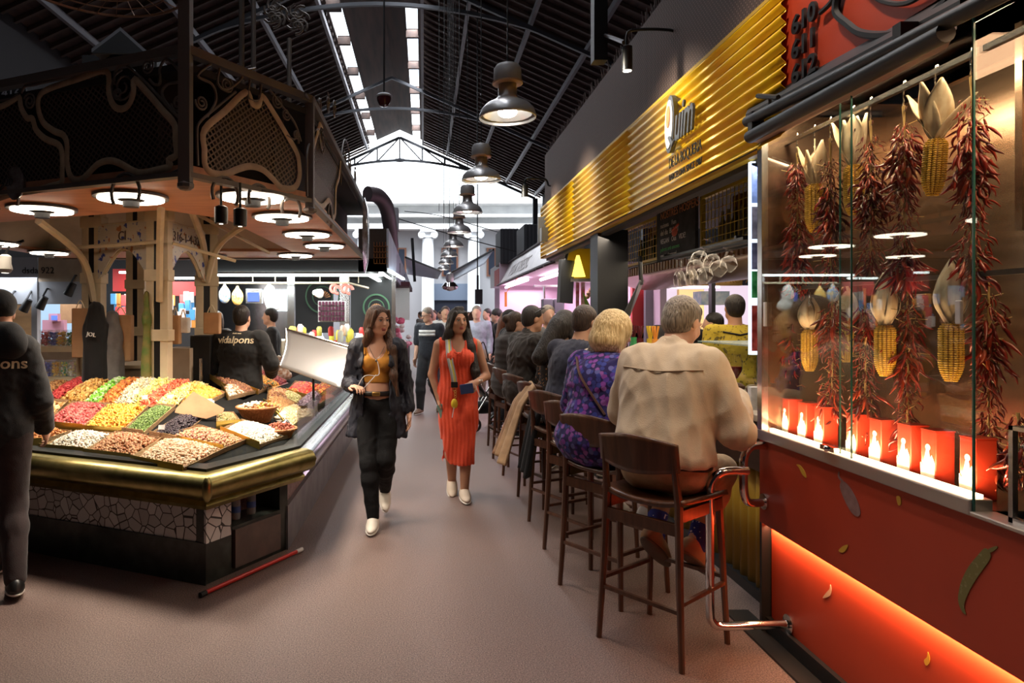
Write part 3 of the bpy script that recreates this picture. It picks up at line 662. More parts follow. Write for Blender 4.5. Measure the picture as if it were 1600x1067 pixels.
# deck: rises inward from every side
SIDES = [(B0, D1 * -1), (B1, d2), (B2, Vector((0, 1)))]
def inward(x, y):
    p = Vector((x, y)); return min((p - a).dot(Vector((-t.y, t.x))) for a, t in SIDES)
def deckz(x, y): return .695 + .265 * max(0, min(inward(x, y), 1.45))
def deckpt(px, py, lift=0):
    lo_, hi_ = 2.5, 12.0
    Y = 3.6
    while Y < 12:
        p = at(px, py, Y)
        if p.z <= deckz(p.x, p.y) + lift and inward(p.x, p.y) > -.3: break
        Y += .01
    return at(px, py, Y)
dk = MB(); inn = [(-3.6, 7.0), (-2.35, 7.2), (-2.2, 9.0)]
N = 46; xs = [-4.6 + 3.75 * i / N for i in range(N + 1)]; ys = [3.9 + 5.1 * j / N for j in range(N + 1)]; idx = {}; vs = []; fs = []
for i, x in enumerate(xs):
    for j, y in enumerate(ys): idx[i, j] = len(vs); vs.append((x, y, deckz(x, y)))
for i in range(N):
    for j in range(N):
        cx, cy = (xs[i] + xs[i + 1]) / 2, (ys[j] + ys[j + 1]) / 2; q = inward(cx, cy)
        if 0.02 < q < 1.5 and not (cy > 6.0 and cx < -1.62): fs.append((idx[i, j], idx[i + 1, j], idx[i + 1, j + 1], idx[i, j + 1]))
dk.add(vs, fs); obj('display_deck', dk, mat('matte_black_deck', (.01, .01, .01), .85, spec=.1), counter, solid=.02)
obj('deck_edge', sweep(MB(), [(.09, .70), (.09, .72), (.0, .725), (-.03, .72), (-.03, .70)], 0, 4), BLACKM, counter)
gp = MB(); rows = off(.06)
def pane(mb, a, b, z0, z1, th=.006):
    t = (Vector(b) - Vector(a)).normalized(); n = Vector((t.y, -t.x)) * th
    return mb.prism([(a[0], a[1]), (b[0], b[1]), (b[0] - n.x, b[1] - n.y), (a[0] - n.x, a[1] - n.y)], z0, z1)
for i in range(5):
    y0 = rows[3].y + .05 + i * .82
    g = MB(); pane(g, (rows[3].x, y0), (rows[3].x, y0 + .80), .72, .95); obj('glass_guard', g, GLASS, counter, smooth=0)
for a, b in ((.02, .98),):
    pass
for k in range(3):
    a = rows[1].lerp(rows[2], .02 + k * .33); b = rows[1].lerp(rows[2], .33 + k * .33 - .01); g = MB(); pane(g, a, b, .72, .84); obj('glass_guard', g, GLASS, counter, smooth=0)
a, b = rows[2], rows[3]; g = MB(); pane(g, a.lerp(b, .03), a.lerp(b, .97), .72, .84); obj('glass_guard', g, GLASS, counter, smooth=0)

# goods: trays with heaps of pieces nobody could count
BASKET = mat('wicker', (.50, .33, .17), .7, col2=(.32, .18, .08), scale=60, bump=.8, bscale=90, stretch=(1, 1, 3)); GOLDC = mat('gold_card', (.60, .43, .10), .28, .9); WICK2 = mat('orange_wicker', (.62, .25, .09), .6, col2=(.42, .15, .05), scale=70, bump=.8)
def template(kind):
    m = MB()
    if kind == 'ball': m.ball((0, 0, 0), (.5, .5, .48), 8)
    elif kind == 'nut': m.ball((0, 0, 0), (.62, .42, .38), 7)
    elif kind == 'seed': m.ball((0, 0, 0), (.6, .36, .22), 6)
    elif kind == 'chip': m.box(-.5, .5, -.28, .28, -.1, .1)
    elif kind == 'slice':
        m.lathe([(.5, -.07), (.56, 0), (.5, .07)], 9)
    elif kind == 'strip': m.tube([(-.75, 0, 0), (-.3, .05, .1), (.3, -.05, .1), (.75, .03, 0)], [.16, .22, .22, .12], 5)
    return np.array(m.v), m.f
def heap(name, label, quad, kind, cols, size, h=.05, n=None, rs=0, gloss=.4, base=None, lift=0, cat='dried fruit', tray='gold', surf=None, group='heaps of nuts and dried fruit on the island counter'):
    """quad: footprint on the sloping deck seen front-left, front-right, back-right, back-left"""
    R_ = np.random.RandomState(rs + len(label)); Q = [deckpt(*p, lift=lift) for p in quad]
    def P(u, v): return (Q[0].lerp(Q[1], u)).lerp(Q[3].lerp(Q[2], u), v)
    ar = ((Q[1] - Q[0]).cross(Q[3] - Q[0])).length * .5 + ((Q[1] - Q[2]).cross(Q[3] - Q[2])).length * .5
    n = n or int(min(1500, 2.1 * ar / (size * size * .55))); tv, tf = template(kind); K = len(tv)
    def H(u, v): return h * (1 - abs(2 * u - 1) ** 3) * (1 - abs(2 * v - 1) ** 3)
    V = []; C = []; U = R_.uniform(.03, .97, (n, 2)); E = Euler
    for i in range(n):
        u, v = U[i]; p = P(u, v); z = H(u, v) + .02 - R_.uniform(0, size * .5)
        ang = R_.uniform(0, 6.28, 3) * np.array([.25 if kind in ('slice', 'chip', 'strip') else 1, .25 if kind in ('slice', 'chip', 'strip') else 1, 1])
        M = np.array(E(ang).to_matrix()); sc = size * R_.uniform(.8, 1.15)
        V.append((tv * sc) @ M.T + np.array([p.x, p.y, p.z + z])); c = np.array(cols[R_.randint(len(cols))]) * R_.uniform(.8, 1.15); C.append(np.tile(np.clip(c, 0, 1), (K, 1)))
    faces = [[j + i * K for j in f_] for i in range(n) for f_ in tf]
    mb = MB(); g = 7                                     # the mound beneath, so no gaps show
    mb.grid(lambda u, v: (lambda p: (p.x, p.y, p.z + H(u, v) + .008 - .003))(P(u, v)), g, g)
    vv = np.concatenate(V + [np.array([tuple(q) for q in mb.v])]); cc = np.concatenate(C + [np.tile(np.array(cols[0]) * .8, (len(mb.v), 1))]); off_ = n * K
    faces += [[off_ + j for j in f_] for f_ in mb.f]
    mm = mat('food_%.2f' % gloss, (.5, .5, .5), gloss, attr=True, spec=.45)
    me = mesh_from(vv, faces, mm, name, None, cc); o = bpy.data.objects.new(name, me); S.collection.objects.link(o)
    if kind != 'chip': me.polygons.foreach_set('use_smooth', [True] * len(me.polygons))
    WM[o.name] = Matrix(); tag(o, label, cat, group, 'stuff')
    if tray:
        c0 = (Q[0] + Q[1] + Q[2] + Q[3]) / 4; t = thing('tray', '%s under the %s' % ({'gold': 'gold-edged tray', 'wick': 'wicker tray'}[tray], label.split(' on ')[0].split(' in ')[0].replace('heap of ', '')), 'tray', tuple(c0), group='trays on the island counter')
        b = MB(); K4 = [q + (q - c0) * .05 for q in Q]; Kt = [q + (q - c0) * .09 + Vector((0, 0, .035)) for q in Q]
        b.add([tuple(q) for q in K4] + [tuple(q) for q in Kt], [(0, 1, 5, 4), (1, 2, 6, 5), (2, 3, 7, 6), (3, 0, 4, 7), (3, 2, 1, 0)]); obj('tray_wall', b, BASKET, t, solid=.004, smooth=0)
        fr = MB(); a_, b_ = Kt[0] - Vector((0, 0, .032)), Kt[1] - Vector((0, 0, .032)); o_ = (Q[0] - Q[3]).normalized() * .012; k_ = Vector((0, 0, .052))
        fr.add([tuple(x) for x in (a_ + o_, b_ + o_, b_ + o_ + k_, a_ + o_ + k_)], [(0, 1, 2, 3)]); obj('front_lip', fr, GOLDC if tray == 'gold' else BASKET, t, solid=.004, smooth=0)
    return o
def c5(*p): return [(30 + x * .1875, 560 + y * .1875) for x, y in p]
def c6(*p): return [(280 + x * .2062, 560 + y * .2062) for x, y in p]
L_ = 'on the island counter'
heap('pecans', 'heap of orange-brown pecans at the front left end of the counter', c5((40, 735), (190, 715), (420, 640), (100, 610)), 'nut', [(.45, .16, .04), (.6, .25, .06), (.3, .1, .03)], .026, .05)
heap('pumpkin_seeds', 'heap of cream-white shelled seeds in the front row', c5((200, 765), (545, 795), (780, 662), (480, 640)), 'seed', [(.75, .66, .55), (.8, .74, .66), (.55, .45, .36)], .022, .05)
heap('almonds', 'heap of reddish-brown almonds in the middle of the front row', c5((570, 805), (935, 850), (1170, 700), (810, 650)), 'nut', [(.42, .18, .08), (.52, .26, .13), (.33, .12, .05)], .021, .055)
heap('hazelnuts', 'heap of pale tan hazelnuts at the brass corner of the counter', [(212, 722), (287, 737), (350, 706), (258, 689)], 'ball', [(.62, .40, .25), (.72, .52, .36), (.5, .26, .14)], .019, .05)
heap('hazelnuts', 'heap of browner hazelnuts just behind the pale ones at the corner', [(262, 688), (350, 706), (384, 692), (312, 672)], 'ball', [(.5, .27, .13), (.62, .38, .2), (.35, .13, .08)], .019, .04)
heap('macadamias', 'heap of round white macadamias at the front right corner', c6((340, 570), (610, 680), (840, 600), (480, 500)), 'ball', [(.82, .76, .66), (.86, .82, .74), (.70, .58, .42)], .021, .05)
heap('dried_apple_rings', 'heap of tan dried apple slices beside the vendor in the dark vest', c5((60, 580), (215, 565), (400, 385), (120, 370)), 'slice', [(.75, .48, .20), (.82, .60, .32), (.6, .3, .1)], .045, .05)
heap('dried_strawberries', 'heap of dusty red dried strawberries in the second row', c5((225, 565), (530, 595), (740, 412), (450, 395)), 'nut', [(.50, .10, .09), (.62, .20, .16), (.38, .05, .05)], .026, .05)
heap('dried_mango', 'heap of golden yellow dried mango strips in the second row', c5((545, 605), (860, 625), (1060, 432), (740, 415)), 'strip', [(.85, .46, .06), (.9, .58, .12), (.7, .3, .04)], .032, .05)
heap('pumpkin_seeds', 'heap of small green pumpkin seeds in a narrow tray', c5((880, 622), (1045, 645), (1290, 432), (1140, 420)), 'seed', [(.16, .26, .06), (.24, .34, .10), (.10, .16, .04)], .016, .05, tray='wick')
heap('raisins', 'heap of small black raisins in a narrow tray', c5((1115, 655), (1320, 695), (1600, 475), (1430, 455)), 'nut', [(.02, .012, .02), (.05, .03, .045), (.03, .015, .02)], .015, .05, tray='wick')
heap('mixed_seeds', 'small heap of brown and green mixed seeds beside the raisins', c6((290, 530), (460, 510), (410, 440), (290, 440)), 'seed', [(.4, .25, .1), (.3, .3, .1), (.5, .4, .2)], .016, .03)
for nm, lb, q, kd, cl, sz in (
    ('walnuts', 'brown strip of walnut pieces at the far left back of the counter', ((120, 362), (215, 358), (430, 210), (290, 215)), 'nut', [(.5, .24, .08), (.6, .34, .14), (.3, .12, .04)], .024),
    ('dried_cherries', 'bright red strip of dried cherries running to the back', ((218, 358), (315, 356), (640, 178), (510, 178)), 'nut', [(.6, .06, .06), (.72, .12, .1), (.45, .03, .04)], .024),
    ('banana_chips', 'yellow-brown strip of banana chips between red and green', ((318, 366), (535, 386), (760, 195), (645, 190)), 'slice', [(.78, .45, .12), (.85, .58, .22), (.5, .25, .06)], .032),
    ('candied_kiwi', 'bright green strip of candied kiwi pieces', ((540, 390), (650, 392), (905, 192), (835, 180)), 'slice', [(.25, .62, .06), (.4, .75, .2), (.75, .85, .6)], .03),
    ('dried_apricots', 'dark orange strip of dried apricots beside the green kiwi', ((655, 392), (785, 392), (1020, 185), (910, 190)), 'nut', [(.62, .2, .04), (.75, .3, .06), (.45, .12, .03)], .032),
    ('candied_ginger', 'cream-white strip of candied ginger', ((790, 402), (930, 402), (1155, 195), (1010, 190)), 'strip', [(.8, .72, .55), (.85, .8, .68), (.75, .62, .35)], .03),
    ('candied_pineapple', 'yellow-green strip of candied pineapple', ((935, 402), (985, 402), (1330, 200), (1165, 190)), 'strip', [(.85, .75, .2), (.8, .85, .3), (.9, .8, .4)], .032),
    ('candied_papaya', 'salmon-red strip of candied papaya', ((990, 404), (1115, 408), (1440, 215), (1335, 210)), 'strip', [(.85, .2, .1), (.9, .32, .16), (.8, .12, .08)], .034),
    ('candied_melon', 'pale yellow strip of candied melon behind the paper bag', ((1118, 412), (1300, 425), (1590, 240), (1445, 225)), 'strip', [(.88, .68, .25), (.9, .8, .45), (.85, .55, .12)], .03)):
    heap(nm, lb, c5(*q), kd, cl, sz, .05, tray=None)
heap('dried_apricots', 'heap of plump bright orange apricots right of the paper bag', [(282, 641), (322, 634), (350, 619), (306, 602)], 'nut', [(.9, .42, .05), (.92, .52, .1), (.8, .33, .04)], .036, .05, gloss=.3)
heap('dates', 'brown heap of dates and nuts behind the orange apricots', c6((250, 165), (440, 290), (590, 262), (400, 150)), 'nut', [(.3, .12, .06), (.45, .22, .1), (.2, .07, .04)], .024, .05)
heap('mixed_nuts', 'heap of mixed cream and brown nuts right of the apricots', c6((330, 235), (375, 315), (500, 285), (420, 220)), 'nut', [(.8, .7, .55), (.5, .25, .12), (.85, .8, .7)], .024, .04)
heap('dried_figs', 'orange and green strip of fruit sticks at the right back', c6((290, 150), (590, 268), (690, 235), (380, 120)), 'nut', [(.55, .24, .07), (.65, .3, .08), (.1, .16, .07)], .026, .05)
heap('candied_orange', 'bright orange strip of candied peel at the right back', c6((385, 118), (690, 235), (770, 210), (430, 95)), 'nut', [(.88, .45, .06), (.8, .3, .04), (.12, .2, .08)], .026, .05, tray=None)
heap('dried_cranberries', 'dark red strip of cranberries at the right back', c6((430, 95), (770, 210), (830, 190), (480, 80)), 'nut', [(.35, .05, .06), (.5, .1, .08), (.2, .02, .04)], .024, .05, tray=None)
heap('peanuts', 'heap of light brown peanuts right of the orange basket', c6((650, 350), (760, 440), (890, 365), (770, 310)), 'nut', [(.6, .33, .12), (.7, .42, .18), (.5, .22, .08)], .02, .04)
heap('sultanas', 'heap of pale green sultanas beside the red tomatoes', c6((745, 300), (890, 355), (930, 310), (820, 268)), 'nut', [(.5, .48, .2), (.6, .55, .28), (.4, .36, .14)], .02, .04, tray=None)
heap('dried_tomatoes', 'heap of glossy red cherry tomatoes near the steel hood', c6((820, 262), (945, 300), (1060, 262), (880, 215)), 'ball', [(.75, .05, .03), (.8, .12, .05), (.6, .03, .02)], .034, .05, gloss=.25)
heap('dried_plums', 'heap of purple-brown prunes behind the glass guard', c6((875, 400), (1045, 400), (1060, 320), (930, 320)), 'nut', [(.16, .1, .14), (.28, .2, .24), (.1, .05, .08)], .026, .04)
heap('dried_peaches', 'heap of red-orange peaches behind the glass guard', c6((1050, 385), (1150, 330), (1180, 300), (1065, 320)), 'nut', [(.6, .12, .05), (.7, .25, .1)], .026, .04)
heap('rice_crackers', 'heap of pale crackers behind the glass guard beside the chrome scoop', c6((870, 500), (1000, 480), (1040, 410), (880, 420)), 'nut', [(.7, .55, .38), (.8, .68, .5), (.6, .4, .25)], .024, .04)
heap('white_beans', 'heap of white nuts between the orange basket and the glass guard', c6((715, 470), (850, 500), (870, 430), (790, 425)), 'ball', [(.8, .74, .62), (.75, .66, .5)], .018, .03, tray=None)
heap('pistachios', 'heap of pale beige nuts along the aisle side, beside the chrome scoop', [(452, 676), (480, 656), (464, 636), (438, 645)], 'nut', [(.70, .56, .38), (.6, .42, .24), (.5, .45, .2)], .024, .05)
heap('dried_blackcurrants', 'heap of purple-grey dried fruit along the aisle side behind the pale nuts', [(482, 654), (508, 630), (490, 612), (466, 634)], 'nut', [(.20, .12, .18), (.30, .22, .28), (.12, .06, .1)], .026, .05)
heap('dried_persimmon', 'heap of red and yellow dried fruit at the far aisle end', [(510, 628), (534, 606), (512, 597), (492, 610)], 'nut', [(.7, .14, .05), (.8, .5, .08), (.5, .1, .05)], .03, .05)
heap('candied_cherries', 'heap of bright red and orange candied cherries below the steel hood', [(448, 618), (478, 622), (505, 606), (462, 600)], 'ball', [(.8, .06, .04), (.85, .4, .06), (.7, .04, .03)], .032, .05, gloss=.25)
heap('trail_mix', 'heap of brown trail mix between the orange basket and the red tomatoes', [(418, 634), (448, 630), (452, 614), (420, 612)], 'nut', [(.5, .26, .1), (.65, .4, .18), (.3, .1, .05)], .024, .05)
# round baskets
def bowl(px, py, rr, hgt, label, m, fill, sz, lift=.0):
    p = deckpt(px, py); b = thing('basket', label, 'basket', tuple(p), group='round wicker baskets on the island counter'); T = Matrix.Translation(p)
    obj('basket_body', MB().lathe([(rr * .6, -.02), (rr * .8, hgt * .5), (rr, hgt), (rr * .93, hgt), (rr * .74, hgt * .5), (rr * .5, .02)], 26, T), m, b)
    rg = MB(); rg.tube([(p.x + rr * .97 * math.cos(a * .2417), p.y + rr * .97 * math.sin(a * .2417), p.z + hgt) for a in range(26)], .009, 6, closed=True); obj('basket_rim', rg, m, b)
    R_ = np.random.RandomState(7); tv, tf = template('ball'); K = len(tv); V = []; C = []; n = int(2.6 * rr * rr / sz / sz)
    for i in range(n):
        a = R_.uniform(0, 6.28); q = rr * .9 * math.sqrt(R_.uniform()); x, y = q * math.cos(a), q * math.sin(a)
        V.append(tv * sz * R_.uniform(.85, 1.15) + np.array([p.x + x, p.y + y, p.z + hgt * .86 + .05 * (1 - (q / rr) ** 2) + R_.uniform(-.012, 0)])); cl = fill(x / rr, y / rr); C.append(np.tile(np.array(cl[R_.randint(len(cl))]) * R_.uniform(.8, 1.1), (K, 1)))
    me = mesh_from(np.concatenate(V), [[j + i * K for j in f_] for i in range(n) for f_ in tf], mat('food_0.40', (.5, .5, .5), .4, attr=True), 'nuts', None, np.concatenate(C)); me.polygons.foreach_set('use_smooth', [True] * len(me.polygons))
    o = bpy.data.objects.new('nuts', me); S.collection.objects.link(o); WM[o.name] = Matrix(); tag(o, 'nuts filling the ' + label, 'nuts', 'fillings of the round baskets', 'stuff')
bowl(402, 655, .165, .10, 'large orange wicker basket of white and yellow nuts near the corner', WICK2, lambda x, y: [(.82, .78, .68), (.75, .68, .5)] if x < .15 else [(.75, .55, .1), (.3, .1, .08), (.6, .4, .12)], .024)
bowl(437, 680, .13, .05, 'small orange wicker basket of red-brown seeds under the chrome scoop', WICK2, lambda x, y: [(.3, .07, .04), (.4, .12, .06)], .016)
# chrome scoop, paper bag
p = deckpt(446, 677); sc = thing('nut_scoop', 'chrome scoop lying on the small basket at the counter corner', 'scoop', tuple(p + Vector((0, 0, .06))))
m_ = MB(); m_.ball(p + Vector((0, 0, .075)), (.035, .045, .03), 12); obj('scoop_bowl', m_, CHROME, sc); m_ = MB(); m_.tube([p + Vector((0, 0, .08)), p + Vector((-.08, .05, .16))], .006, 8); obj('handle', m_, GOLDC, sc)
p = deckpt(290, 660); m_ = MB(); a, b, c, d_ = at(272, 645, p.y - .02), at(300, 618, p.y + .08), at(349, 645, p.y + .10), at(322, 655, p.y)
m_.slab([a, d_, c, b], (.004, .02, .03)); o = obj('paper_bag', m_, mat('kraft_paper', (.42, .24, .12), .8, col2=(.36, .2, .1), scale=12), None, bevel=.004); tag(o, 'brown kraft paper bag lying open on the dried fruit', 'paper bag')
# price tags
for i, (px, py) in enumerate(((226, 641), (265, 640), (330, 650), (212, 632), (252, 691), (327, 647))):
    p = deckpt(px, py) + Vector((0, 0, .085)); m_ = MB(); m_.slab([p + Vector((-.022, 0, 0)), p + Vector((.022, 0, 0)), p + Vector((.02, .012, .03)), p + Vector((-.022, .012, .028))], (0, .002, 0))
    tag(obj('price_tag', m_, WHITE_C, smooth=0), 'small blank white price card stuck in the dried fruit', 'price card', 'price cards among the dried fruit')
# cellophane bags at back
for i, (px, py) in enumerate(((395, 583), (420, 586), (440, 592), (409, 578), (432, 580))):
    p = deckpt(px, py); q = [ell_((0, 0, .04), (.12, .09, .075), k=.02), ell_((.03, .01, .13), (.04, .04, .07), k=.03)]
    t = thing('cellophane_bag', 'crinkled clear bag of sweets heaped at the back before the steel hood', 'bag of sweets', tuple(p), group='cellophane bags before the hood')
    blob_obj('wrapper', q, .008, mat('cellophane', (.75, .68, .62), .08, col2=(.42, .20, .11), scale=22, alpha=.85, bump=1.0, bscale=30), t, noise=folds(.012, 60, i))
# the raised steel hood on side three
hd = thing('steel_hood', 'large tilted stainless steel hood standing open behind the counter', 'hood', (-1.0, 6.2, .9))
A = [at(437, 572, 6.15), at(532, 606, 5.6), at(556, 545, 5.9), at(447, 514, 6.5)]
def hoodp(u, v): p = A[0].lerp(A[1], u).lerp(A[3].lerp(A[2], u), v); return p + Vector((.02, .03, 0)) * math.sin(v * math.pi)
m_ = MB(); m_.grid(hoodp, 12, 12); obj('curved_sheet', m_, mat('brushed_steel', (.74, .74, .75), .34, .85, bump=.08, bscale=6), hd, solid=.01)
m_ = MB(); m_.tube([hoodp(0, k / 8) for k in range(9)], .012, 6); m_.tube([hoodp(k / 8, 1) for k in range(9)], .01, 6); obj('edge', m_, STEEL, hd)
m_ = MB(); m_.box(-1.02, -1.0, 6.25, 6.27, .78, 1.05); obj('bracket', m_, BLACKM, hd, smooth=0)
# ---------------------------------------------------------------- canopy over the island stall
IRON = mat('dark_ironwork', (.15, .125, .11), .5, .3); BAND = mat('tan_painted_band', (.52, .38, .25), .55, 0, col2=(.40, .29, .19), scale=12); SOFF = mat('soffit_wood', (.62, .28, .15), .5, col2=(.50, .22, .12), scale=3, stretch=(1, 6, 1))
CREAM = mat('cream_paint', (.66, .57, .40), .55, col2=(.56, .47, .32), scale=6); CREAMF = mat('cream_panel', (.60, .50, .35), .6, col2=(.46, .38, .26), scale=3)
def screen_mat():
    m = bpy.data.materials.new('woven_mesh'); m.use_nodes = True; nt = m.node_tree; b = nt.nodes['Principled BSDF']; b.inputs['Base Color'].default_value = (.15, .105, .082, 1); b.inputs['Metallic'].default_value = .3
    uv = nt.nodes.new('ShaderNodeTexCoord'); mp = nt.nodes.new('ShaderNodeMapping'); mp.inputs['Rotation'].default_value = (0, 0, math.radians(52)); mp.inputs['Scale'].default_value = (34, 34, 34)
    ck = nt.nodes.new('ShaderNodeTexBrick'); ck.offset = 0; ck.inputs['Scale'].default_value = 1; ck.inputs['Brick Width'].default_value = 1; ck.inputs['Row Height'].default_value = 1; ck.inputs['Mortar Size'].default_value = .17; ck.inputs['Mortar Smooth'].default_value = 0
    nt.links.new(uv.outputs['UV'], mp.inputs[0]); nt.links.new(mp.outputs[0], ck.inputs['Vector']); nt.links.new(ck.outputs['Fac'], b.inputs['Alpha'])
    return m
SCREEN = screen_mat(); MESHBACK = mat('mesh_interior_shade', (.022, .016, .014), .8)
C1 = Vector((-1.325, 3.80)); C2 = Vector((-.78, 4.68)); C3 = Vector((-.80, 9.3)); C0 = C1 + D1 * 3.1; C00 = C0 + Vector((-.9, 1.6)); C4 = Vector((-4.9, 9.3)); 
canopy = thing('stall_canopy', 'ornate iron canopy with mesh panels and scrolls over the island stall', 'canopy', (-1.33, 3.8, 2.3))
ZS = 2.40
out = [C00, C0, C1, C2, C3, C4]
inr = [Vector((-5.2, 6.6)), Vector((-3.75, 5.85)), Vector((-1.95, 5.10)), Vector((-1.62, 5.6)), Vector((-1.62, 8.35)), Vector((-4.6, 8.35))]
m_ = MB(); vs = [(p.x, p.y, z) for z in (ZS, ZS + .05) for p in out] + [(p.x, p.y, z) for z in (ZS, ZS + .05) for p in inr]; fs = []
for i in range(6):
    j = (i + 1) % 6; fs += [(i, j, 12 + j, 12 + i), (6 + i, 18 + i, 18 + j, 6 + j), (i, 6 + i, 6 + j, j), (12 + i, 12 + j, 18 + j, 18 + i)]
m_.add(vs, fs); obj('soffit', m_, SOFF, canopy, smooth=0)
# sloping cream vault from the inner edge of the soffit up to the core, dark roof above
core = [Vector((-3.35, 6.75)), Vector((-2.2, 6.35)), Vector((-2.0, 7.3)), Vector((-3.2, 7.75))]
m_ = MB(); up = [Vector((-4.4, 7.0)), Vector((-3.4, 6.6)), Vector((-2.3, 6.25)), Vector((-2.05, 6.5)), Vector((-2.05, 7.7)), Vector((-4.2, 7.7))]
m_.add([(p.x, p.y, ZS + .05) for p in inr] + [(p.x, p.y, 2.95) for p in up], [(i, (i + 1) % 6, 6 + (i + 1) % 6, 6 + i) for i in range(6)] + [tuple(range(6, 12))]); obj('cream_vault', m_, CREAMF, canopy, smooth=0, solid=.02)
m_ = MB(); m_.prism([(p.x, p.y) for p in out[::-1]][::-1], 2.98, 3.02); obj('roof', m_, mat('dark_roof_sheet', (.02, .018, .018), .9), canopy, smooth=0)
def edge_beam(a, b, z0, z1, o=.03, mb=None):
    t = (b - a).normalized(); n = Vector((t.y, -t.x)) * o; m = mb or MB()
    return m.prism([(a.x + n.x, a.y + n.y), (b.x + n.x, b.y + n.y), (b.x - n.x, b.y - n.y), (a.x - n.x, a.y - n.y)], z0, z1)
m_ = MB()
for a, b in ((C00, C0), (C0, C1), (C1, C2), (C2, C3), (C3, C4)): edge_beam(a, b, ZS - .022, ZS + .006, .03, m_); edge_beam(a, b, 3.06, 3.11, .03, m_)
obj('edge_beam', m_, IRON, canopy, smooth=0)
def planept(px, py, C, D): # pixel -> point on the vertical plane through C along D
    dx, dy = (px - VX) / F, 1.0   # (dx*Y, Y) = C + s D
    det = dx * -D.y + D.x * dy
    Y = (C.x * -D.y + D.x * C.y) / det
    return at(px, py, Y)
def ribbon(mb, pts, C, D, wdt=.03, th=.02, closed=True):
    n = Vector((D.y, -D.x, 0)).normalized()
    return mb.tube(smoothpath(pts, 4, closed), wdt * .5, 6, closed=closed, flat=(n, th / wdt))
def spiral(c, r, turns, C, D, a0=0, sgn=1, n=26):
    t = Vector((D.x, D.y, 0)).normalized(); o = []
    for i in range(n + 1):
        q = i / n; a = a0 + sgn * turns * 6.283 * q; o.append(c + t * math.cos(a) * r * (1 - q * .8) + Vector((0, 0, 1)) * math.sin(a) * r * (1 - q * .8))
    return o
def z1(p): return (p[0] * .2811, p[1] * .2811)
def z2(p): return (250 + p[0] * .3281, 80 + p[1] * .3281)
Pm = [(590, 395), (430, 440), (280, 490), (222, 530), (212, 600), (240, 680), (300, 728), (350, 750), (372, 800), (372, 900), (392, 980), (435, 1005), (480, 975), (540, 915), (600, 893), (660, 905), (740, 950), (800, 962), (870, 945), (945, 925), (935, 890), (980, 860), (975, 780), (968, 690), (900, 610), (820, 515), (745, 440), (742, 510), (720, 575), (680, 605), (635, 590), (605, 520)]
Pl = [(-420, 660), (-60, 600), (10, 590), (60, 565), (105, 540), (118, 600), (150, 655), (180, 660), (200, 720), (250, 770), (325, 805), (345, 860), (345, 960), (340, 1015), (280, 1035), (200, 1058), (60, 1080), (-420, 1180)]
Pr = [(410, 195), (310, 285), (212, 375), (212, 470), (216, 545), (250, 580), (310, 585), (370, 562), (430, 548), (490, 565), (540, 610), (580, 650), (640, 650), (664, 600), (662, 530), (650, 480), (600, 390), (540, 290), (488, 215), (470, 255), (440, 250)]
P3 = [(768, 345), (815, 420), (858, 495), (852, 600), (838, 650), (834, 770), (822, 790), (806, 712), (770, 742), (725, 690), (716, 600), (722, 500), (748, 400)]
d3 = Vector((0, 1)); d2c = (C2 - C1).normalized()
cap_med = MB()
for nm, P, C, D, zf in (('panel', Pm, C1, D1, z1), ('panel', Pl, C1, D1, z1), ('panel', Pr, C1, d2c, z2), ('panel', P3, C2, d3, z2)):
    pts = [planept(*zf(p), C, D) for p in P]; b = MB(); ribbon(b, pts, C, D, .042 if P is not P3 else .05, .016)
    fr = obj('panel_frame', b, BAND, canopy); nrm = Vector((D.y, -D.x, 0)).normalized() * (-1 if D is D1 else 1)
    s = MB(); sp = [p + nrm * -.012 for p in smoothpath(pts, 4, True)]; s.add(sp, [list(range(len(sp)))]); Dv = Vector((D.x, D.y, 0)).normalized()
    o = obj('mesh_screen', s, SCREEN, canopy, smooth=0, uvf=lambda q: (Vector(q).dot(Dv), q[2]), fixn=False); o.parent = fr
    bm = bmesh.new(); bm.from_mesh(o.data); bmesh.ops.triangulate(bm, faces=bm.faces); bm.to_mesh(o.data); bm.free()
# dark sheets added in place of the shade inside the canopy
m_ = MB()
for a, b, i in ((C00, C0, 0), (C0, C1, 0), (C1, C2, 1), (C2, C3, 1)):
    t = (b - a).normalized(); n = Vector((-t.y, t.x)) * .25; edge_beam(a + n, b + n, ZS + .05, 2.98, .01, m_)
obj('shade_backing', m_, MESHBACK, canopy, smooth=0)
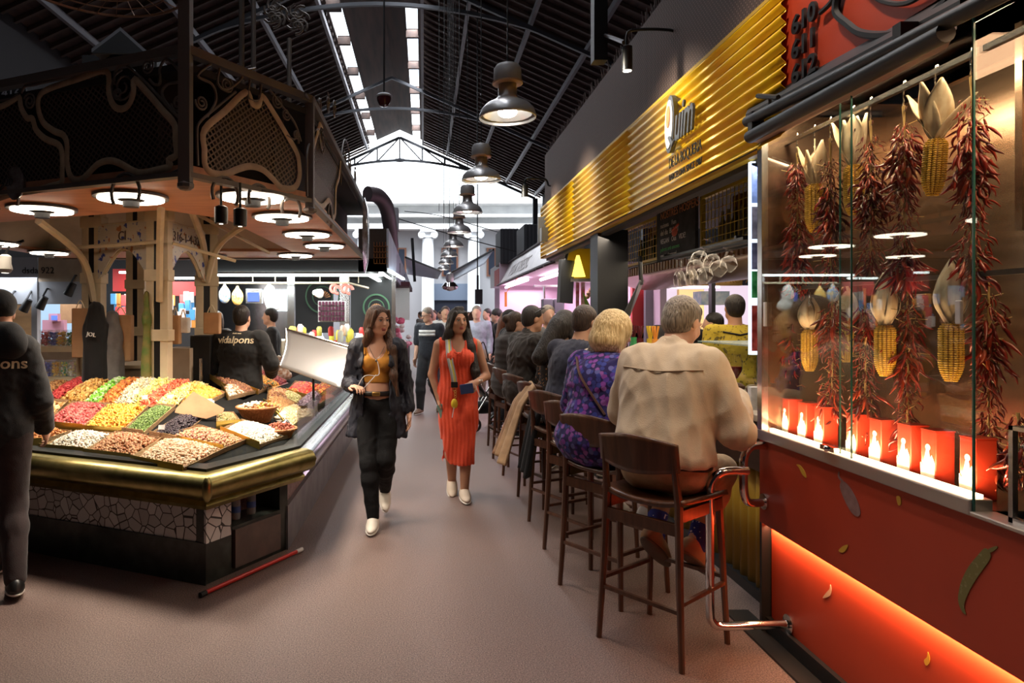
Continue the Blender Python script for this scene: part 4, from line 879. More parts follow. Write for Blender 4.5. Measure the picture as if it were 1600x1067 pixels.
# posts, scrolls, hooks
m_ = MB()
for C, r_ in ((C1, .032), (C2, .028)):
    m_.prism([(C.x + r_ * a, C.y + r_ * b) for a, b in ((-1, -1), (1, -1), (1, 1), (-1, 1))], 2.34, 4.4 if C is C1 else 3.1)
    m_.ball((C.x, C.y, 2.33), (.05, .05, .03), 8)
obj('corner_post', m_, IRON, canopy, smooth=0)
m_ = MB(); m_.tube([(C1.x, C1.y, 3.1), (C1.x, C1.y, 4.6)], .02, 6); m_.tube([(-1.6, 6, 3), (-1.6, 6, 5.2)], .025, 6)
obj('mast', m_, IRON, canopy)
for C, D, zf, lst in ((C1, D1, z1, (((165, 565), .055, .4), ((685, 480), .10, 1.5), (((820, 370)), .045, 2), ((990, 570), .05, 0), ((655, 520), .035, 4))),
                      (C1, d2c, z1, (((1120, 570), .045, 3), ((1260, 470), .05, 1))), (C1, d2c, z2, ((((560, 240)), .05, 2), ((600, 300), .04, 0), ((650, 400), .03, 1))), (C2, d3, z2, (((775, 440), .10, 1), ((800, 250), .09, 2), ((830, 280), .09, 0), ((760, 260), .08, 1), ((880, 520), .10, 0), ((905, 560), .10, 2), ((930, 600), .12, 1)))):
    for i, (c, r_, a0) in enumerate(lst):
        s = MB(); s.tube(spiral(planept(*zf(c), C, D), r_, 1.9, C, D, a0, -1 if i % 2 else 1), .0065, 6); obj('scroll', s, IRON, canopy)
for C, D, zf, L in ((C1, D1, z1, [(640, 470), (640, 400), (690, 365), (750, 400), (850, 500), (960, 620), (1010, 680), (1020, 800), (1015, 920), (960, 960)]), (C1, D1, z1, [(120, 520), (140, 480), (200, 470), (400, 420), (700, 350), (1020, 268)]),
                    (C1, D1, z1, [(830, 440), (860, 470), (890, 460), (890, 380), (930, 330), (1000, 400), (1010, 450), (930, 470), (900, 520), (940, 590), (1000, 660)]), (C1, D1, z1, [(-400, 640), (0, 560), (60, 550), (110, 525)]),
                    (C1, d2c, z1, [(1100, 920), (1095, 750), (1110, 680), (1200, 600), (1310, 510)]), (C1, d2c, z1, [(1180, 350), (1100, 420), (1180, 470), (1200, 560), (1150, 650)]), (C1, d2c, z1, [(1220, 380), (1210, 460), (1260, 500), (1340, 440), (1350, 400), (1420, 380)]),
                    (C1, d2c, z2, [(430, 130), (420, 220), (470, 230), (480, 150)]), (C1, d2c, z2, [(520, 180), (580, 260), (640, 340), (670, 430)]), (C1, d2c, z2, [(600, 400), (640, 420), (650, 380), (660, 440)]),
                    (C2, d3, z2, [(690, 200), (760, 310), (800, 380)]), (C2, d3, z2, [(700, 690), (700, 500), (720, 420), (750, 370), (770, 470), (785, 420)]), (C2, d3, z2, [(860, 640), (865, 500), (880, 420), (900, 480), (895, 560)])):
    s = MB(); s.tube(smoothpath([planept(*zf(p), C, D) for p in L], 5), .0085, 6); obj('scroll_bar', s, IRON, canopy)
for px, py, sz in ((196, 286, .11), (205, 300, .0), (352, 290, .10), (405, 300, .09), (455, 315, .09), (515, 330, .12), (12, 300, .1)):
    if not sz: continue
    C, D = (C1, D1) if px < 290 else ((C1, d2c) if px < 470 else (C2, d3)); c = planept(px, py, C, D)
    t = Vector((D.x, D.y, 0)).normalized(); s = MB(); s.tube([c + t * sz * 1.0 * math.cos(a) + Vector((0, 0, -.5 * sz + sz * math.sin(a))) for a in [3.6 - i * .35 for i in range(13)]], .011, 6); obj('hook', s, IRON, canopy)
# glazed tile medallions
def medallion(p, D, r_, label):
    n = Vector((D.y, -D.x, 0)).normalized(); t = Vector((D.x, D.y, 0)).normalized(); M = frame_m(p, t, (0, 0, 1)); s = 1 if M.to_3x3().col[2].dot(n) > 0 else -1
    o = thing('medallion', label, 'medallion', tuple(p)); obj('plate', MB().lathe([(r_ * .1, .05 * s), (r_ * .7, .04 * s), (r_, .0)], 20, M @ Matrix.Diagonal((.85, 1.15, 1, 1))), mat('glazed_dark', (.09, .06, .05), .15, col2=(.22, .20, .20), scale=12, detail=6), o)
    return o
medallion(Vector((-.74, 8.6, 2.62)), d3, .42, 'large glossy oval shield medallion on the far aisle side of the canopy')
q = planept(30, 287, C1, D1) + Vector((-.39, -.92, 0)) * .03; md = medallion(q, D1, .095, 'small round white number medallion on the left canopy panel')
text('number', '320', .075, frame_m(q + Vector((.39, -.92, 0)) * 0 + Vector((-.39, -.92, 0)) * .05 + D1.to_3d() * .06 + Vector((0, 0, -.03)), D1.to_3d() * -1, (0, 0, 1)), BLACKM, md)
RING = glow('ring_lamp_glow', (1, .84, .66), 15)
HOUS = mat('lamp_housing', (.10, .09, .085), .5, .5)
def ring_light(x, y, z, label, r_=.205):
    t = thing('ring_light', label, 'ceiling light', (x, y, z), 0, 'ring lights under the island canopy'); T = Matrix.Translation((x, y, z))
    m = MB(); m.lathe([(.095, 0), (r_, 0), (r_, .012), (.095, .012)], 30, T, cap=False); obj('glowing_ring', m, RING, t)
    obj('housing', MB().lathe([(r_ + .03, .0125), (r_ + .03, .03), (.10, .05), (.04, .06)], 30, T), HOUS, t)
    obj('hub', MB().lathe([(.0, -.045), (.05, -.045), (.055, -.01), (.085, .0), (.085, .013)], 16, T), BLACKM, t)
    return t
rl = [((395, 312), 'nearest ring light of the row above the aisle side, beside the corner post'), ((441, 343), 'second ring light of the row above the aisle side'), ((480, 369), 'third ring light of the row above the aisle side'), ((507, 386.5), 'fourth ring light of the row above the aisle side'),
      ((205, 313), 'large ring light above the front left side of the counter'), ((66, 331), 'ring light at the far left of the front side, above the dark vest'), ((462, 401), 'ring light at the far back right corner of the canopy'), ((77, 397), 'ring light at the back left, beyond the cream posts'), ((-6, 383), 'ring light cut by the left picture edge'), ((325, 402), 'small ring light at the back between the cream posts')]
for (px, py), lb in rl:
    Y = (ZS - .035 - EYE) * F / (VY - py); ring_light((px - VX) / F * Y, Y, ZS - .035, lb)
for (px, py) in ((395, 312), (441, 343), (480, 369), (205, 313), (66, 331), (325, 402)):
    Y = (ZS - .035 - EYE) * F / (VY - py); light('SPOT', 'ring_lamp', ((px - VX) / F * Y, Y, ZS - .08), 165, (1, .86, .70), .18, spot=118, blend=.8)
for px, py in ((302, 322), (334, 326)):                 # twin black spotlights at the corner
    c = planept(px, py, C1, D1) + Vector((.05, .35, 0)); t = thing('canopy_spotlight', 'black cylinder spotlight hanging under the canopy corner, %s one' % ('left' if px < 320 else 'right'), 'spotlight', tuple(c), group='twin canopy spotlights')
    obj('can', MB().lathe([(.035, -.05), (.04, -.045), (.04, .05), (.02, .06)], 14, Matrix.Translation(c)), BLACKM, t); obj('lens', MB().lathe([(0, -.052), (.012, -.052)], 10, Matrix.Translation(c), cap=False), glow('spot_lens', (1, .9, .75), 8), t); m_ = MB(); m_.tube([c + Vector((0, 0, .05)), (c.x, c.y, ZS)], .008, 6); obj('stem', m_, BLACKM, t)
# ---------------------------------------------------------------- cream lattice core
def lattice_post(x, y, a, label, w_=.21, z1_=2.9):
    t = thing('lattice_post', label, 'post', (x, y, 0), a, 'cream lattice posts'); m = MB()
    for s in (-1, 1): m.box(s * w_ / 2 - (.075 if s > 0 else 0), s * w_ / 2 + (.075 if s < 0 else 0), -.04, .04, 0, z1_)
    obj('upright', m, CREAM, t, local=True, bevel=.004, smooth=0); m = MB(); z = .35
    while z < z1_: m.box(-w_ / 2 - .012, w_ / 2 + .012, -.05, .05, z, z + .10); z += .52
    obj('batten', m, CREAM, t, local=True, bevel=.004, smooth=0); m = MB(); m.box(-w_ / 2 + .07, w_ / 2 - .07, -.035, .03, 0, z1_); obj('dark_web', m, BLACKM, t, local=True, smooth=0)
    return t
PA, PB, PC, PD = at(147, 480, 6.4), at(249, 480, 5.95), at(323, 480, 6.9), at(213, 480, 7.6)
lattice_post(PA.x, PA.y, -.25, 'cream lattice post on the left, with the jackets hanging on it'); lattice_post(PB.x, PB.y, -.2, 'nearest cream lattice post, with the green scarf beside it'); lattice_post(PC.x, PC.y, .3, 'cream lattice post behind the vendor in black'); lattice_post(PD.x, PD.y, 0, 'farthest cream lattice post seen between the two front ones', .2)
def tiles():
    m = mat('painted_tile', (.55, .55, .52), .25); nt = m.node_tree; b = nt.nodes['Principled BSDF']; tc = nt.nodes.new('ShaderNodeTexCoord'); mp = nt.nodes.new('ShaderNodeMapping'); nt.links.new(tc.outputs['Object'], mp.inputs[0])
    n = nt.nodes.new('ShaderNodeTexNoise'); n.inputs['Scale'].default_value = 14; nt.links.new(mp.outputs[0], n.inputs['Vector']); r = nt.nodes.new('ShaderNodeValToRGB'); e = r.color_ramp.elements
    e[0].position = .34; e[0].color = (.05, .08, .35, 1); e[1].position = .40; e[1].color = (.6, .58, .52, 1); q = e.new(.62); q.color = (.6, .56, .48, 1); q = e.new(.66); q.color = (.45, .2, .1, 1)
    nt.links.new(n.outputs['Fac'], r.inputs[0]); nt.links.new(r.outputs[0], b.inputs['Base Color']); return m
TILE = tiles()
def frieze(A_, B_, txt, label):
    a, b = Vector((A_.x, A_.y)), Vector((B_.x, B_.y)); t = (b - a).normalized(); L = (b - a).length; a2, b2 = a + t * .1, b - t * .1; L -= .2
    o = thing('tile_frieze', label, 'tiled arch', (a2.x, a2.y, 2.2), group='tiled arches between the cream posts'); n = Vector((t.y, -t.x, 0)); m = MB(); T3 = t.to_3d(); A3 = Vector((a2.x, a2.y, 0))
    N_ = 14; pts = [(0, 2.44), (0, 1.95)] + [(L * (.08 + .84 * k / N_), 2.0 + .22 * math.sin(math.pi * k / N_)) for k in range(N_ + 1)] + [(L, 1.95), (L, 2.44)]
    P3_ = [A3 + T3 * u + Vector((0, 0, z)) for u, z in pts]
    for k in range(N_ + 2):                                # column strips so the arch stays open
        m.slab([P3_[k + 1], P3_[k + 2], Vector((P3_[k + 2].x, P3_[k + 2].y, 2.44)), Vector((P3_[k + 1].x, P3_[k + 1].y, 2.44))], n * .03)
    obj('tiles', m, TILE, o, smooth=0); m = MB(); m.tube(P3_[2:-2], .018, 6); m.tube([P3_[0], P3_[-1]], .025, 4); obj('moulding', m, CREAM, o)
    s = 1
    text('inscription', txt, .12, frame_m(A3 + T3 * (L / 2) + n * .036 + Vector((0, 0, 2.29)), T3, (0, 0, 1)), mat('tile_lettering', (.10, .06, .05), .4), o, align='CENTER')
frieze(PA, PB, 'CI', 'blue and white tiled arch between the left and nearest cream posts'); frieze(PB, PC, '316-1-4-320', 'tiled arch with painted numbers between the nearest and right cream posts')
# curved brackets
m_ = MB(); br = thing('curved_bracket', 'cream curved timber brackets and thin arms springing from the posts to the canopy', 'bracket', (PA.x, PA.y, 1.9))
for A_, B_ in ((at(147, 470, 6.35), at(60, 345, 5.4)), (at(249, 470, 5.9), at(252, 310, 4.9)), (at(323, 440, 6.85), at(420, 330, 6.1)), (at(323, 440, 6.9), at(300, 330, 5.9))):
    mid = Vector((A_.x, A_.y, 0)).lerp(Vector((B_.x, B_.y, 0)), .25); P = smoothpath([A_, (mid.x, mid.y, A_.z + (B_.z - A_.z) * .62), B_], 8); b = MB(); b.tube(P, .032, 6); obj('curved_arm', b, CREAM, br)
m_.tube([at(105, 388, 6.2), at(245, 378, 5.8)], .018, 5); m_.tube([at(270, 380, 5.9), at(368, 408, 6.2)], .016, 5); m_.tube([at(300, 330, 6.5), at(420, 395, 7.6)], .02, 5)
obj('thin_arm', m_, CREAM, br)
# counters between the core posts: beige cabinets, black fridge, shelves
CAB = mat('beige_cabinet', (.40, .30, .21), .7, col2=(.32, .24, .17), scale=5)
c = thing('core_cabinet', 'beige cabinet panels closing the core between the cream posts', 'cabinet', (PB.x - .6, PB.y + .3, 0)); m_ = MB()
m_.box(PA.x + .15, PB.x - .14, 6.35, 6.95, 0, 1.12); obj('body', m_, CAB, c, smooth=0); m_ = MB(); m_.box(PA.x + .13, PB.x - .12, 6.33, 6.97, .78, .80); m_.box(PA.x + .13, PB.x - .12, 6.33, 6.97, 1.12, 1.15); obj('ledge', m_, CREAM, c, smooth=0)
c = thing('drinks_fridge', 'tall black cabinet with a steel handle beside the vendor in black', 'fridge', (at(303, 500, 6.5).x, 6.6, 0)); m_ = MB(); a = at(291, 530, 6.5); m_.box(a.x, a.x + .20, 6.6, 7.1, 0, 1.42); obj('body', m_, BLACKM, c, bevel=.01, smooth=0); m_ = MB(); m_.tube([(a.x + .12, 6.57, .8), (a.x + .12, 6.57, 1.2)], .02, 8); obj('handle', m_, STEEL, c)
m_ = MB(); a = at(288, 520, 6.3); m_.box(a.x - .28, a.x - .02, 6.5, 6.9, 0, 1.3); tag(obj('side_cabinet', m_, CAB, smooth=0), 'narrow beige cabinet between the nearest post and the black fridge', 'cabinet')
# hanging things on posts
def hanging(name, label, cat, px, py0, py1, Y, w0, w1, m, seed=1, dep=.10):
    top, bot = at(px, py0, Y), at(px, py1, Y); t = thing(name, label, cat, tuple(top)); h = top.z - bot.z
    P = [cap_((0, 0, -.03), (0, 0, -h * .35), w0, w0 * 1.5, k=.04, fl=((0, 1, 0), dep / w1)), cap_((0, 0, -h * .3), (0, 0, -h + w1 * .4), w0 * 1.5, w1, k=.05, fl=((0, 1, 0), dep / w1))]
    blob_obj('cloth', P, .012, m, t, noise=folds(.022, 26, seed, (1, 1, .1))); return t, top, h
t, tp, h = hanging('jacket', 'black jacket hanging on the left cream post, white letters on its collar', 'jacket', 150, 478, 600, 6.05, .07, .12, BLACK_C, 3)
P = [cap_((-.06, -.03, -.12), (-.13, -.03, -.42), .05, .04, k=.03)]
text('lettering', 'JOL', .05, frame_m(tp + Vector((-.02, -.13, -.26)), (1, 0, -.15), (.15, 0, 1)), WHITE_C, t, ext=.006)
hanging('jacket', 'grey jacket hanging beside the black one on the left cream post', 'jacket', 176, 488, 602, 6.12, .05, .10, GREYC, 5)
hanging('scarf', 'green and yellow scarf hanging left of the nearest cream post', 'scarf', 229, 452, 596, 5.9, .02, .045, mat('green_scarf', (.09, .15, .03), .8, col2=(.22, .17, .05), scale=9), 6, .05)
for px, py, Y, label, w_, hh in ((190, 528, 6.2, 'tall kraft paper bag leaning behind the hanging jackets', .20, .42), (128, 520, 6.1, 'folded kraft bag left of the hanging jackets', .15, .44), (332, 505, 6.4, 'small kraft bag with handles hung on the right cream post', .15, .20), (288, 508, 6.2, 'small white paper bag near the black fridge', .09, .14), (276, 515, 6.15, 'brown paper bag behind the white one', .07, .26)):
    c0 = at(px, py, Y); m = MB(); m.box(c0.x - w_ / 2, c0.x + w_ / 2, c0.y - .04, c0.y + .04, c0.z - hh / 2, c0.z + hh / 2); b = thing('paper_bag', label, 'paper bag', tuple(c0)); obj('bag_body', m, WHITE_C if 'white' in label[:12] else mat('kraft_paper', (.42, .24, .12)), b, bevel=.01, smooth=0)
    m = MB(); m.tube(smoothpath([c0 + Vector((-w_ * .25, -.03, hh / 2)), c0 + Vector((0, -.03, hh / 2 + .07)), c0 + Vector((w_ * .25, -.03, hh / 2))], 5), .005, 5); obj('handle', m, CREAM, b)
# candy jars on the left, two shelves
JG = mat('jar_plastic', (.8, .85, .85), .1, alpha=.18)
sh = thing('candy_shelf', 'two-tier cream shelf holding clear candy bins behind the vendor in the dark vest', 'shelf', tuple(at(90, 540, 6.3))); m_ = MB(); a, b = at(60, 541, 6.3), at(130, 541, 6.3); m_.box(a.x - .3, b.x, 6.25, 6.65, a.z - .05, a.z); m_.box(a.x - .3, b.x, 6.15, 6.65, a.z - .33, a.z - .28); m_.box(a.x - .3, b.x, 6.3, 6.65, 0, a.z - .55); obj('board', m_, CREAM, sh, smooth=0)
m_ = MB(); m_.box(b.x - .04, b.x, 6.25, 6.3, a.z - .55, a.z + .02); m_.box(a.x - .3, a.x - .26, 6.25, 6.3, a.z - .55, a.z + .02); obj('bracket', m_, CREAM, sh, smooth=0)
CJ = [((.65, .05, .08), (.8, .2, .3)), ((.06, .08, .5), (.2, .2, .7)), ((.8, .4, .04), (.85, .55, .1)), ((.05, .3, .12), (.7, .6, .1), (.8, .8, .7)), ((.8, .7, .3), (.75, .5, .5), (.9, .9, .85)), ((.7, .5, .55), (.85, .8, .75))]
for i in range(11):
    row = 0 if i < 6 else 1; k = i if i < 6 else i - 6; px = 72 + k * 12.5 if row == 0 else 70 + k * 13; p = at(px, 541, 6.42); p.z = a.z if row == 0 else a.z - .28; p.y = 6.42 if row == 0 else 6.34
    cn = ('red', 'blue', 'orange', 'green and gold', 'cream and pink', 'pale pink')[k]
    t = thing('candy_bin', 'clear square bin of %s sweets on the %s candy shelf' % (cn, 'upper' if row == 0 else 'lower'), 'candy bin', tuple(p), group='candy bins'); m = MB(); m.box(p.x - .033, p.x + .033, p.y - .05, p.y + .05, p.z, p.z + .15); obj('bin', m, JG, t, smooth=0)
    R_ = np.random.RandomState(i); m = MB()
    for q in range(70): m.col = tuple(CJ[k][R_.randint(len(CJ[k]))]); m.ball((p.x + R_.uniform(-.025, .025), p.y + R_.uniform(-.042, .042), p.z + R_.uniform(.01, .13)), .011, 6)
    s = obj('sweets', m, mat('sweets', (.5, .5, .5), .3, attr=True), t)
    s['kind'] = 'stuff'
# ---------------------------------------------------------------- stalls behind on the left
PANEL_G = mat('grey_panel', (.30, .31, .34), .6); LIT_W = glow('window_glow_white', (.80, .92, 1), 2.2); TUBE_W = glow('fluorescent_white', (.90, 1, .97), 9); DARKB = mat('dark_board', (.03, .03, .032), .7)
st = thing('back_stall', 'far left grey stall with glowing white back and wooden counter', 'stall', (-6.2, 10.5, 0)); m_ = MB(); YB = 10.6
def rect(mb, x0, y0, x1, y1, Y, d=.1): a, b = at(x0, y1, Y), at(x1, y0, Y); mb.box(a.x, b.x, Y, Y + d, a.z, b.z); return mb
obj('fascia', rect(rect(MB(), -120, 402, 58, 440, YB), -120, 440, 140, 475, YB - .02), PANEL_G, st, smooth=0)
obj('beige_fascia', rect(MB(), 60, 402, 142, 440, YB), CAB, st, smooth=0); obj('wood_panel', rect(MB(), -120, 476, 50, 560, YB + .3), mat('warm_wood', (.45, .27, .13), .5, col2=(.35, .2, .1), scale=3, stretch=(1, 1, 6)), st, smooth=0)
obj('glowing_back', rect(MB(), 60, 446, 140, 530, YB + 1.4), glow('blue_white_glow', (.50, .72, .95), 1.0), st, smooth=0); obj('tube_light', rect(MB(), 62, 447, 106, 454, YB + .6), TUBE_W, st, smooth=0); obj('divider', rect(MB(), 49, 440, 58, 560, YB - .05), PANEL_G, st, smooth=0)  # back panel emits to read as brightly lit; it is no lamp
obj('cardboard_notice', rect(MB(), 94, 464, 124, 505, YB + 1.2), mat('kraft_paper', (.42, .24, .12)), st, smooth=0); obj('scale_display', rect(rect(MB(), 76, 490, 90, 502, YB + .9), 66, 500, 100, 520, YB + 1.0), mat('pink_plastic', (.6, .3, .4), .5), st, smooth=0); obj('screen', rect(MB(), 80, 493, 88, 500, YB + .85, .03), glow('blue_screen', (.1, .2, .9), 1.5), st, smooth=0)
obj('counter_base', rect(MB(), -120, 545, 150, 690, YB - .3, .8), mat('beige_cabinet', (.4, .3, .2)), st, smooth=0)
o = obj('stall_board', rect(MB(), -60, 138, 40, 158, 5.4, .03), BLACKM, canopy, smooth=0); text('board_number', '416.', .10, frame_m(at(2, 152, 5.39), (1, 0, 0), (0, 0, 1)), mat('number_grey', (.45, .45, .5), .5), canopy)
text('shop_number', 'dsda 922', .14, frame_m(at(34, 427, YB - .01), (1, 0, 0), (0, 0, 1)), BLACKM, st)
for i, (px, py, hh) in enumerate(((14, 477, 1), (41, 477, 1), (66, 473, 1), (110, 452, 1))):
    c0 = at(px, py, 10.45); t = thing('track_spotlight', 'small black track spotlight on the far left stall, %s from the left' % ('first', 'second', 'third', 'fourth')[i], 'spotlight', tuple(c0), group='track spotlights on the left stall'); m = MB(); M = Matrix.Translation(c0) @ Matrix.Rotation(.5, 4, 'Y'); m.lathe([(.07, -.10), (.05, .1)], 12, M); obj('head', m, BLACKM, t); m = MB(); m.tube([c0 + Vector((0, 0, .08)), c0 + Vector((.02, .1, .22)), c0 + Vector((.02, .2, .22))], .015, 6); obj('stem', m, BLACKM, t)
c0 = at(8, 412, 7.4); t = thing('halogen_spotlight', 'white ribbed spotlight under the canopy at the left picture edge', 'spotlight', tuple(c0)); m = MB(); M = Matrix.Translation(c0)
m.lathe([(.05, -.10), (.075, -.06), (.06, .0), (.06, .08), (.03, .1)], 16, M); obj('head', m, mat('grey_white_metal', (.5, .48, .44), .5), t); m = MB(); m.tube([c0 + Vector((0, 0, .1)), c0 + Vector((.05, 0, .2)), c0 + Vector((.2, 0, .25))], .015, 6); obj('arm', m, BLACKM, t); obj('lens', MB().lathe([(0, -.101), (.035, -.101)], 12, M, cap=False), glow('spot_lens', (1, .9, .75), 8), t)
# red sweets shop between the posts
st = thing('back_stall', 'red-fronted shop with rows of glittering packages seen between the cream posts', 'stall', (-5, 12, 0)); obj('red_front', rect(rect(MB(), 176, 420, 206, 455, 12), 262, 440, 308, 462, 12), mat('red_paint', (.45, .03, .03), .5), st, smooth=0)
obj('counter_base', rect(MB(), 150, 560, 335, 680, 11.5, .8), CAB, st, smooth=0); obj('back_wall', rect(MB(), 150, 400, 340, 620, 13), DARKB, st, smooth=0); obj('tube_light', rect(rect(MB(), 266, 433, 306, 436, 11.6), 186, 424, 204, 427, 11.6), TUBE_W, st, smooth=0)
R_ = random.Random(5)
for i in range(44):
    px = R_.choice((R_.uniform(176, 204), R_.uniform(266, 308))); py = R_.uniform(462, 505); c0 = at(px, py, 11.4 + R_.uniform(0, .4)); cl, cn = R_.choice((((.8, .12, .12), 'red'), ((.85, .6, .55), 'pink'), ((.9, .85, .8), 'white'), ((.1, .35, .7), 'blue'), ((.9, .4, .1), 'orange')))
    m = MB(); m.box(c0.x - .045, c0.x + .045, c0.y - .02, c0.y + .02, c0.z - .09, c0.z + .09); tag(obj('sweet_packet', m, mat('packet_' + cn, cl, .25), smooth=0, bevel=.008), '%s packet hanging in the red-fronted shop between the posts' % cn, 'packet', 'packets in the red-fronted shop')
light('AREA', 'shop_lamp', (-4.6, 11.2, 2.2), 45, (1, .9, .85), .8, 1.5, aim=(0, .4, -1))
light('AREA', 'shop_lamp', (-6.4, 10.9, 2.3), 35, (.9, .95, 1), .8, 1.5, aim=(0, .3, -1))
# juice and fish stall behind the vendor
st = thing('deli_stall', 'dark-fronted stall with long fluorescent lights and hanging sausages behind the vendor', 'stall', (-2.5, 10.6, 0)); YD = 10.7
m_ = MB(); rect(m_, 325, 404, 604, 424, YD, 5.5); obj('dark_fascia', m_, DARKB, st, smooth=0)
a = at(560, 424, YD); e_ = at(604, 357, YD); m_ = MB(); m_.box(a.x, e_.x, YD, YD + .1, a.z, e_.z); obj('sign_box_front', m_, mat('dark_brown_board', (.03, .018, .014), .6), st, smooth=0)
m_ = MB(); g0 = at(584, 412, YD - .02); 
for i in range(5):
    for j in range(4): x, z = g0.x + i * .045, g0.z + j * .09; m_.box(x, x + .04, YD - .03, YD, z, z + .006); m_.box(x, x + .006, YD - .03, YD, z, z + .07)
obj('lattice_ornament', m_, mat('copper', (.5, .2, .06), .4, .6), st, smooth=0)
m_ = MB(); m_.box(e_.x, e_.x + .03, YD, YD + 15.5, a.z + .05, e_.z); obj('white_side_panel', m_, mat('blue_white_panel', (.48, .55, .68), .5, col2=(.38, .45, .58), scale=1.2), st, smooth=0)
m_ = MB(); 
for y in (YD + 5, YD + 9): m_.box(e_.x - .01, e_.x + .04, y, y + .15, a.z + .3, e_.z - .15)
obj('dark_joint', m_, BLACKM, st, smooth=0)
obj('back_wall', rect(rect(MB(), 450, 424, 520, 520, YD + 3), 548, 424, 616, 520, YD + 2.2), DARKB, st, smooth=0); obj('counter_base', rect(MB(), 425, 545, 612, 680, YD - .1, 1.0), mat('stall_counter_dark', (.05, .04, .045), .5), st, smooth=0)
obj('counter_ledge', rect(MB(), 410, 533, 440, 560, 9.6, 1.0), CREAM, st, smooth=0)
obj('steel_wall', rect(MB(), 332, 424, 450, 620, YD + 4), STEEL, st, smooth=0)
obj('mullion', rect(rect(rect(MB(), 449, 424, 460, 600, YD + .6), 531, 430, 546, 520, YD + 1.5), 612, 430, 618, 600, YD), STEEL, st, smooth=0)
m_ = MB(); rect(m_, 330, 428, 598, 431.5, YD - .05, .05); obj('tube_light', m_, TUBE_W, st, smooth=0)
m_ = MB()
for x0, y0 in ((574, 431), (592, 427), (606, 425)): p0, p1 = at(x0, y0, YD + .1), at(x0 + 22, y0 + 12, YD + 3); m_.slab([p0, p0 + Vector((.06, 0, 0)), p1 + Vector((.06, 0, 0)), p1], (0, 0, .03))
obj('tube_light', m_, TUBE_W, st, smooth=0)
m_ = MB(); p0, p1, p2 = at(340, 442, YD + .4), at(545, 442, YD + .4), at(575, 450, YD + 1.2); m_.tube([p0, p1, p2], .018, 6)
for px in (395, 430, 500, 545, 560): q = at(px, 442, YD + .4); m_.tube([q, q + Vector((0, 0, .12))], .01, 5)
obj('hanging_rail', m_, CREAM, st)
for cx, cy, r_, Y in ((504, 463, .33, YD + 2.9), (588, 480, .24, YD + 2.1)):
    c0 = at(cx, cy, Y); m_ = MB(); m_.tube([c0 + Vector((math.cos(q * .2094) * r_, 0, math.sin(q * .2094) * r_)) for q in range(30)], .02, 4, closed=True); m_.tube([c0 + Vector((math.cos(q * .2094) * r_ * .6, 0, math.sin(q * .2094) * r_ * .6)) for q in range(30)], .012, 4, closed=True); o = obj('round_logo_ring', m_, mat('logo_green', (.06, .16, .08), .5), st)
    m_ = MB()
    for q in range(9): an = .35 + q * .3; m_.slab([c0 + Vector((math.cos(an) * r_ * .15, -.01, math.sin(an) * r_ * .15 - .05)), c0 + Vector((math.cos(an - .1) * r_ * .5, -.01, math.sin(an - .1) * r_ * .5 - .05)), c0 + Vector((math.cos(an + .1) * r_ * .5, -.01, math.sin(an + .1) * r_ * .5 - .05))], (0, .01, 0))
    obj('fan_emblem', m_, mat('logo_orange', (.7, .3, .1), .5), st)
obj('bright_window', rect(MB(), 424, 452, 449, 486, YD + 1.8), LIT_W, st, smooth=0)  # bright window, its brightness put in as emission
tl = thing('display_screen', 'small screen with a blue picture above the deli counter', 'screen', tuple(at(396, 463, YD + 1))); obj('casing', rect(MB(), 384, 451, 409, 474, YD + 1), STEEL, tl, smooth=0); obj('picture', rect(MB(), 387, 457, 404, 471, YD + .97, .02), glow('blue_screen', (.1, .2, .9), 1.5), tl, smooth=0)
for i, (px, py, c_, cn) in enumerate(((351, 461, (.1, .35, .8), 'blue and orange sweet bag'), (371, 464, (.9, .45, .06), 'orange and blue sweet bag'))):
    c0 = at(px, py, YD + .3); t = thing('sweet_bag', cn + ' hanging from the deli rail, ' + ('left one' if i == 0 else 'right one'), 'bag', tuple(c0), group='sweet bags on the deli rail'); blob_obj('bag_body', [ell_((0, 0, 0), (.10, .05, .14), k=.03), ell_((0, 0, .14), (.03, .03, .05), k=.03)], .02, mat('sweetbag%d' % i, c_, .25, col2=(.9, .7, .3), scale=22), t)
c0 = at(421, 466, YD + .3); t = thing('plastic_bag', 'bunch of white plastic bags hanging above the man with glasses', 'bag', tuple(c0)); blob_obj('bag_body', [ell_((0, 0, .05), (.10, .07, .18), k=.04), ell_((.06, 0, -.12), (.12, .07, .10), k=.04)], .018, WHITE_C, t, noise=folds(.03, 20, 2))
c0 = at(497, 457, YD + .3); t = thing('plastic_bag', 'small white bag tied to the deli rail', 'bag', tuple(c0)); blob_obj('bag_body', [ell_((0, 0, 0), (.10, .05, .06), k=.04), ell_((.03, 0, -.04), (.05, .04, .06), k=.04)], .015, WHITE_C, t, noise=folds(.02, 24, 4))
for i, px in enumerate((522, 528, 539, 546)):
    c0 = at(px, 449 + (i % 2) * 2, YD + .4); m = MB(); m.tube([c0 + Vector((.055 * math.cos(q * .45), 0, .06 * math.sin(q * .45) - .02)) for q in range(12)], .026, 8); tag(obj('ham_sausage', m, mat('pink_sausage', (.65, .2, .16), .4)), 'pink curled sausage hanging from the deli rail, %s from the left' % ('first', 'second', 'third', 'fourth')[i], 'sausage', 'sausages on the deli rail')
R_ = random.Random(9); cl = [((.85, .85, .8), 'white'), ((.8, .7, .1), 'yellow'), ((.75, .06, .06), 'red'), ((.5, .45, .1), 'olive'), ((.85, .6, .5), 'pale pink')]
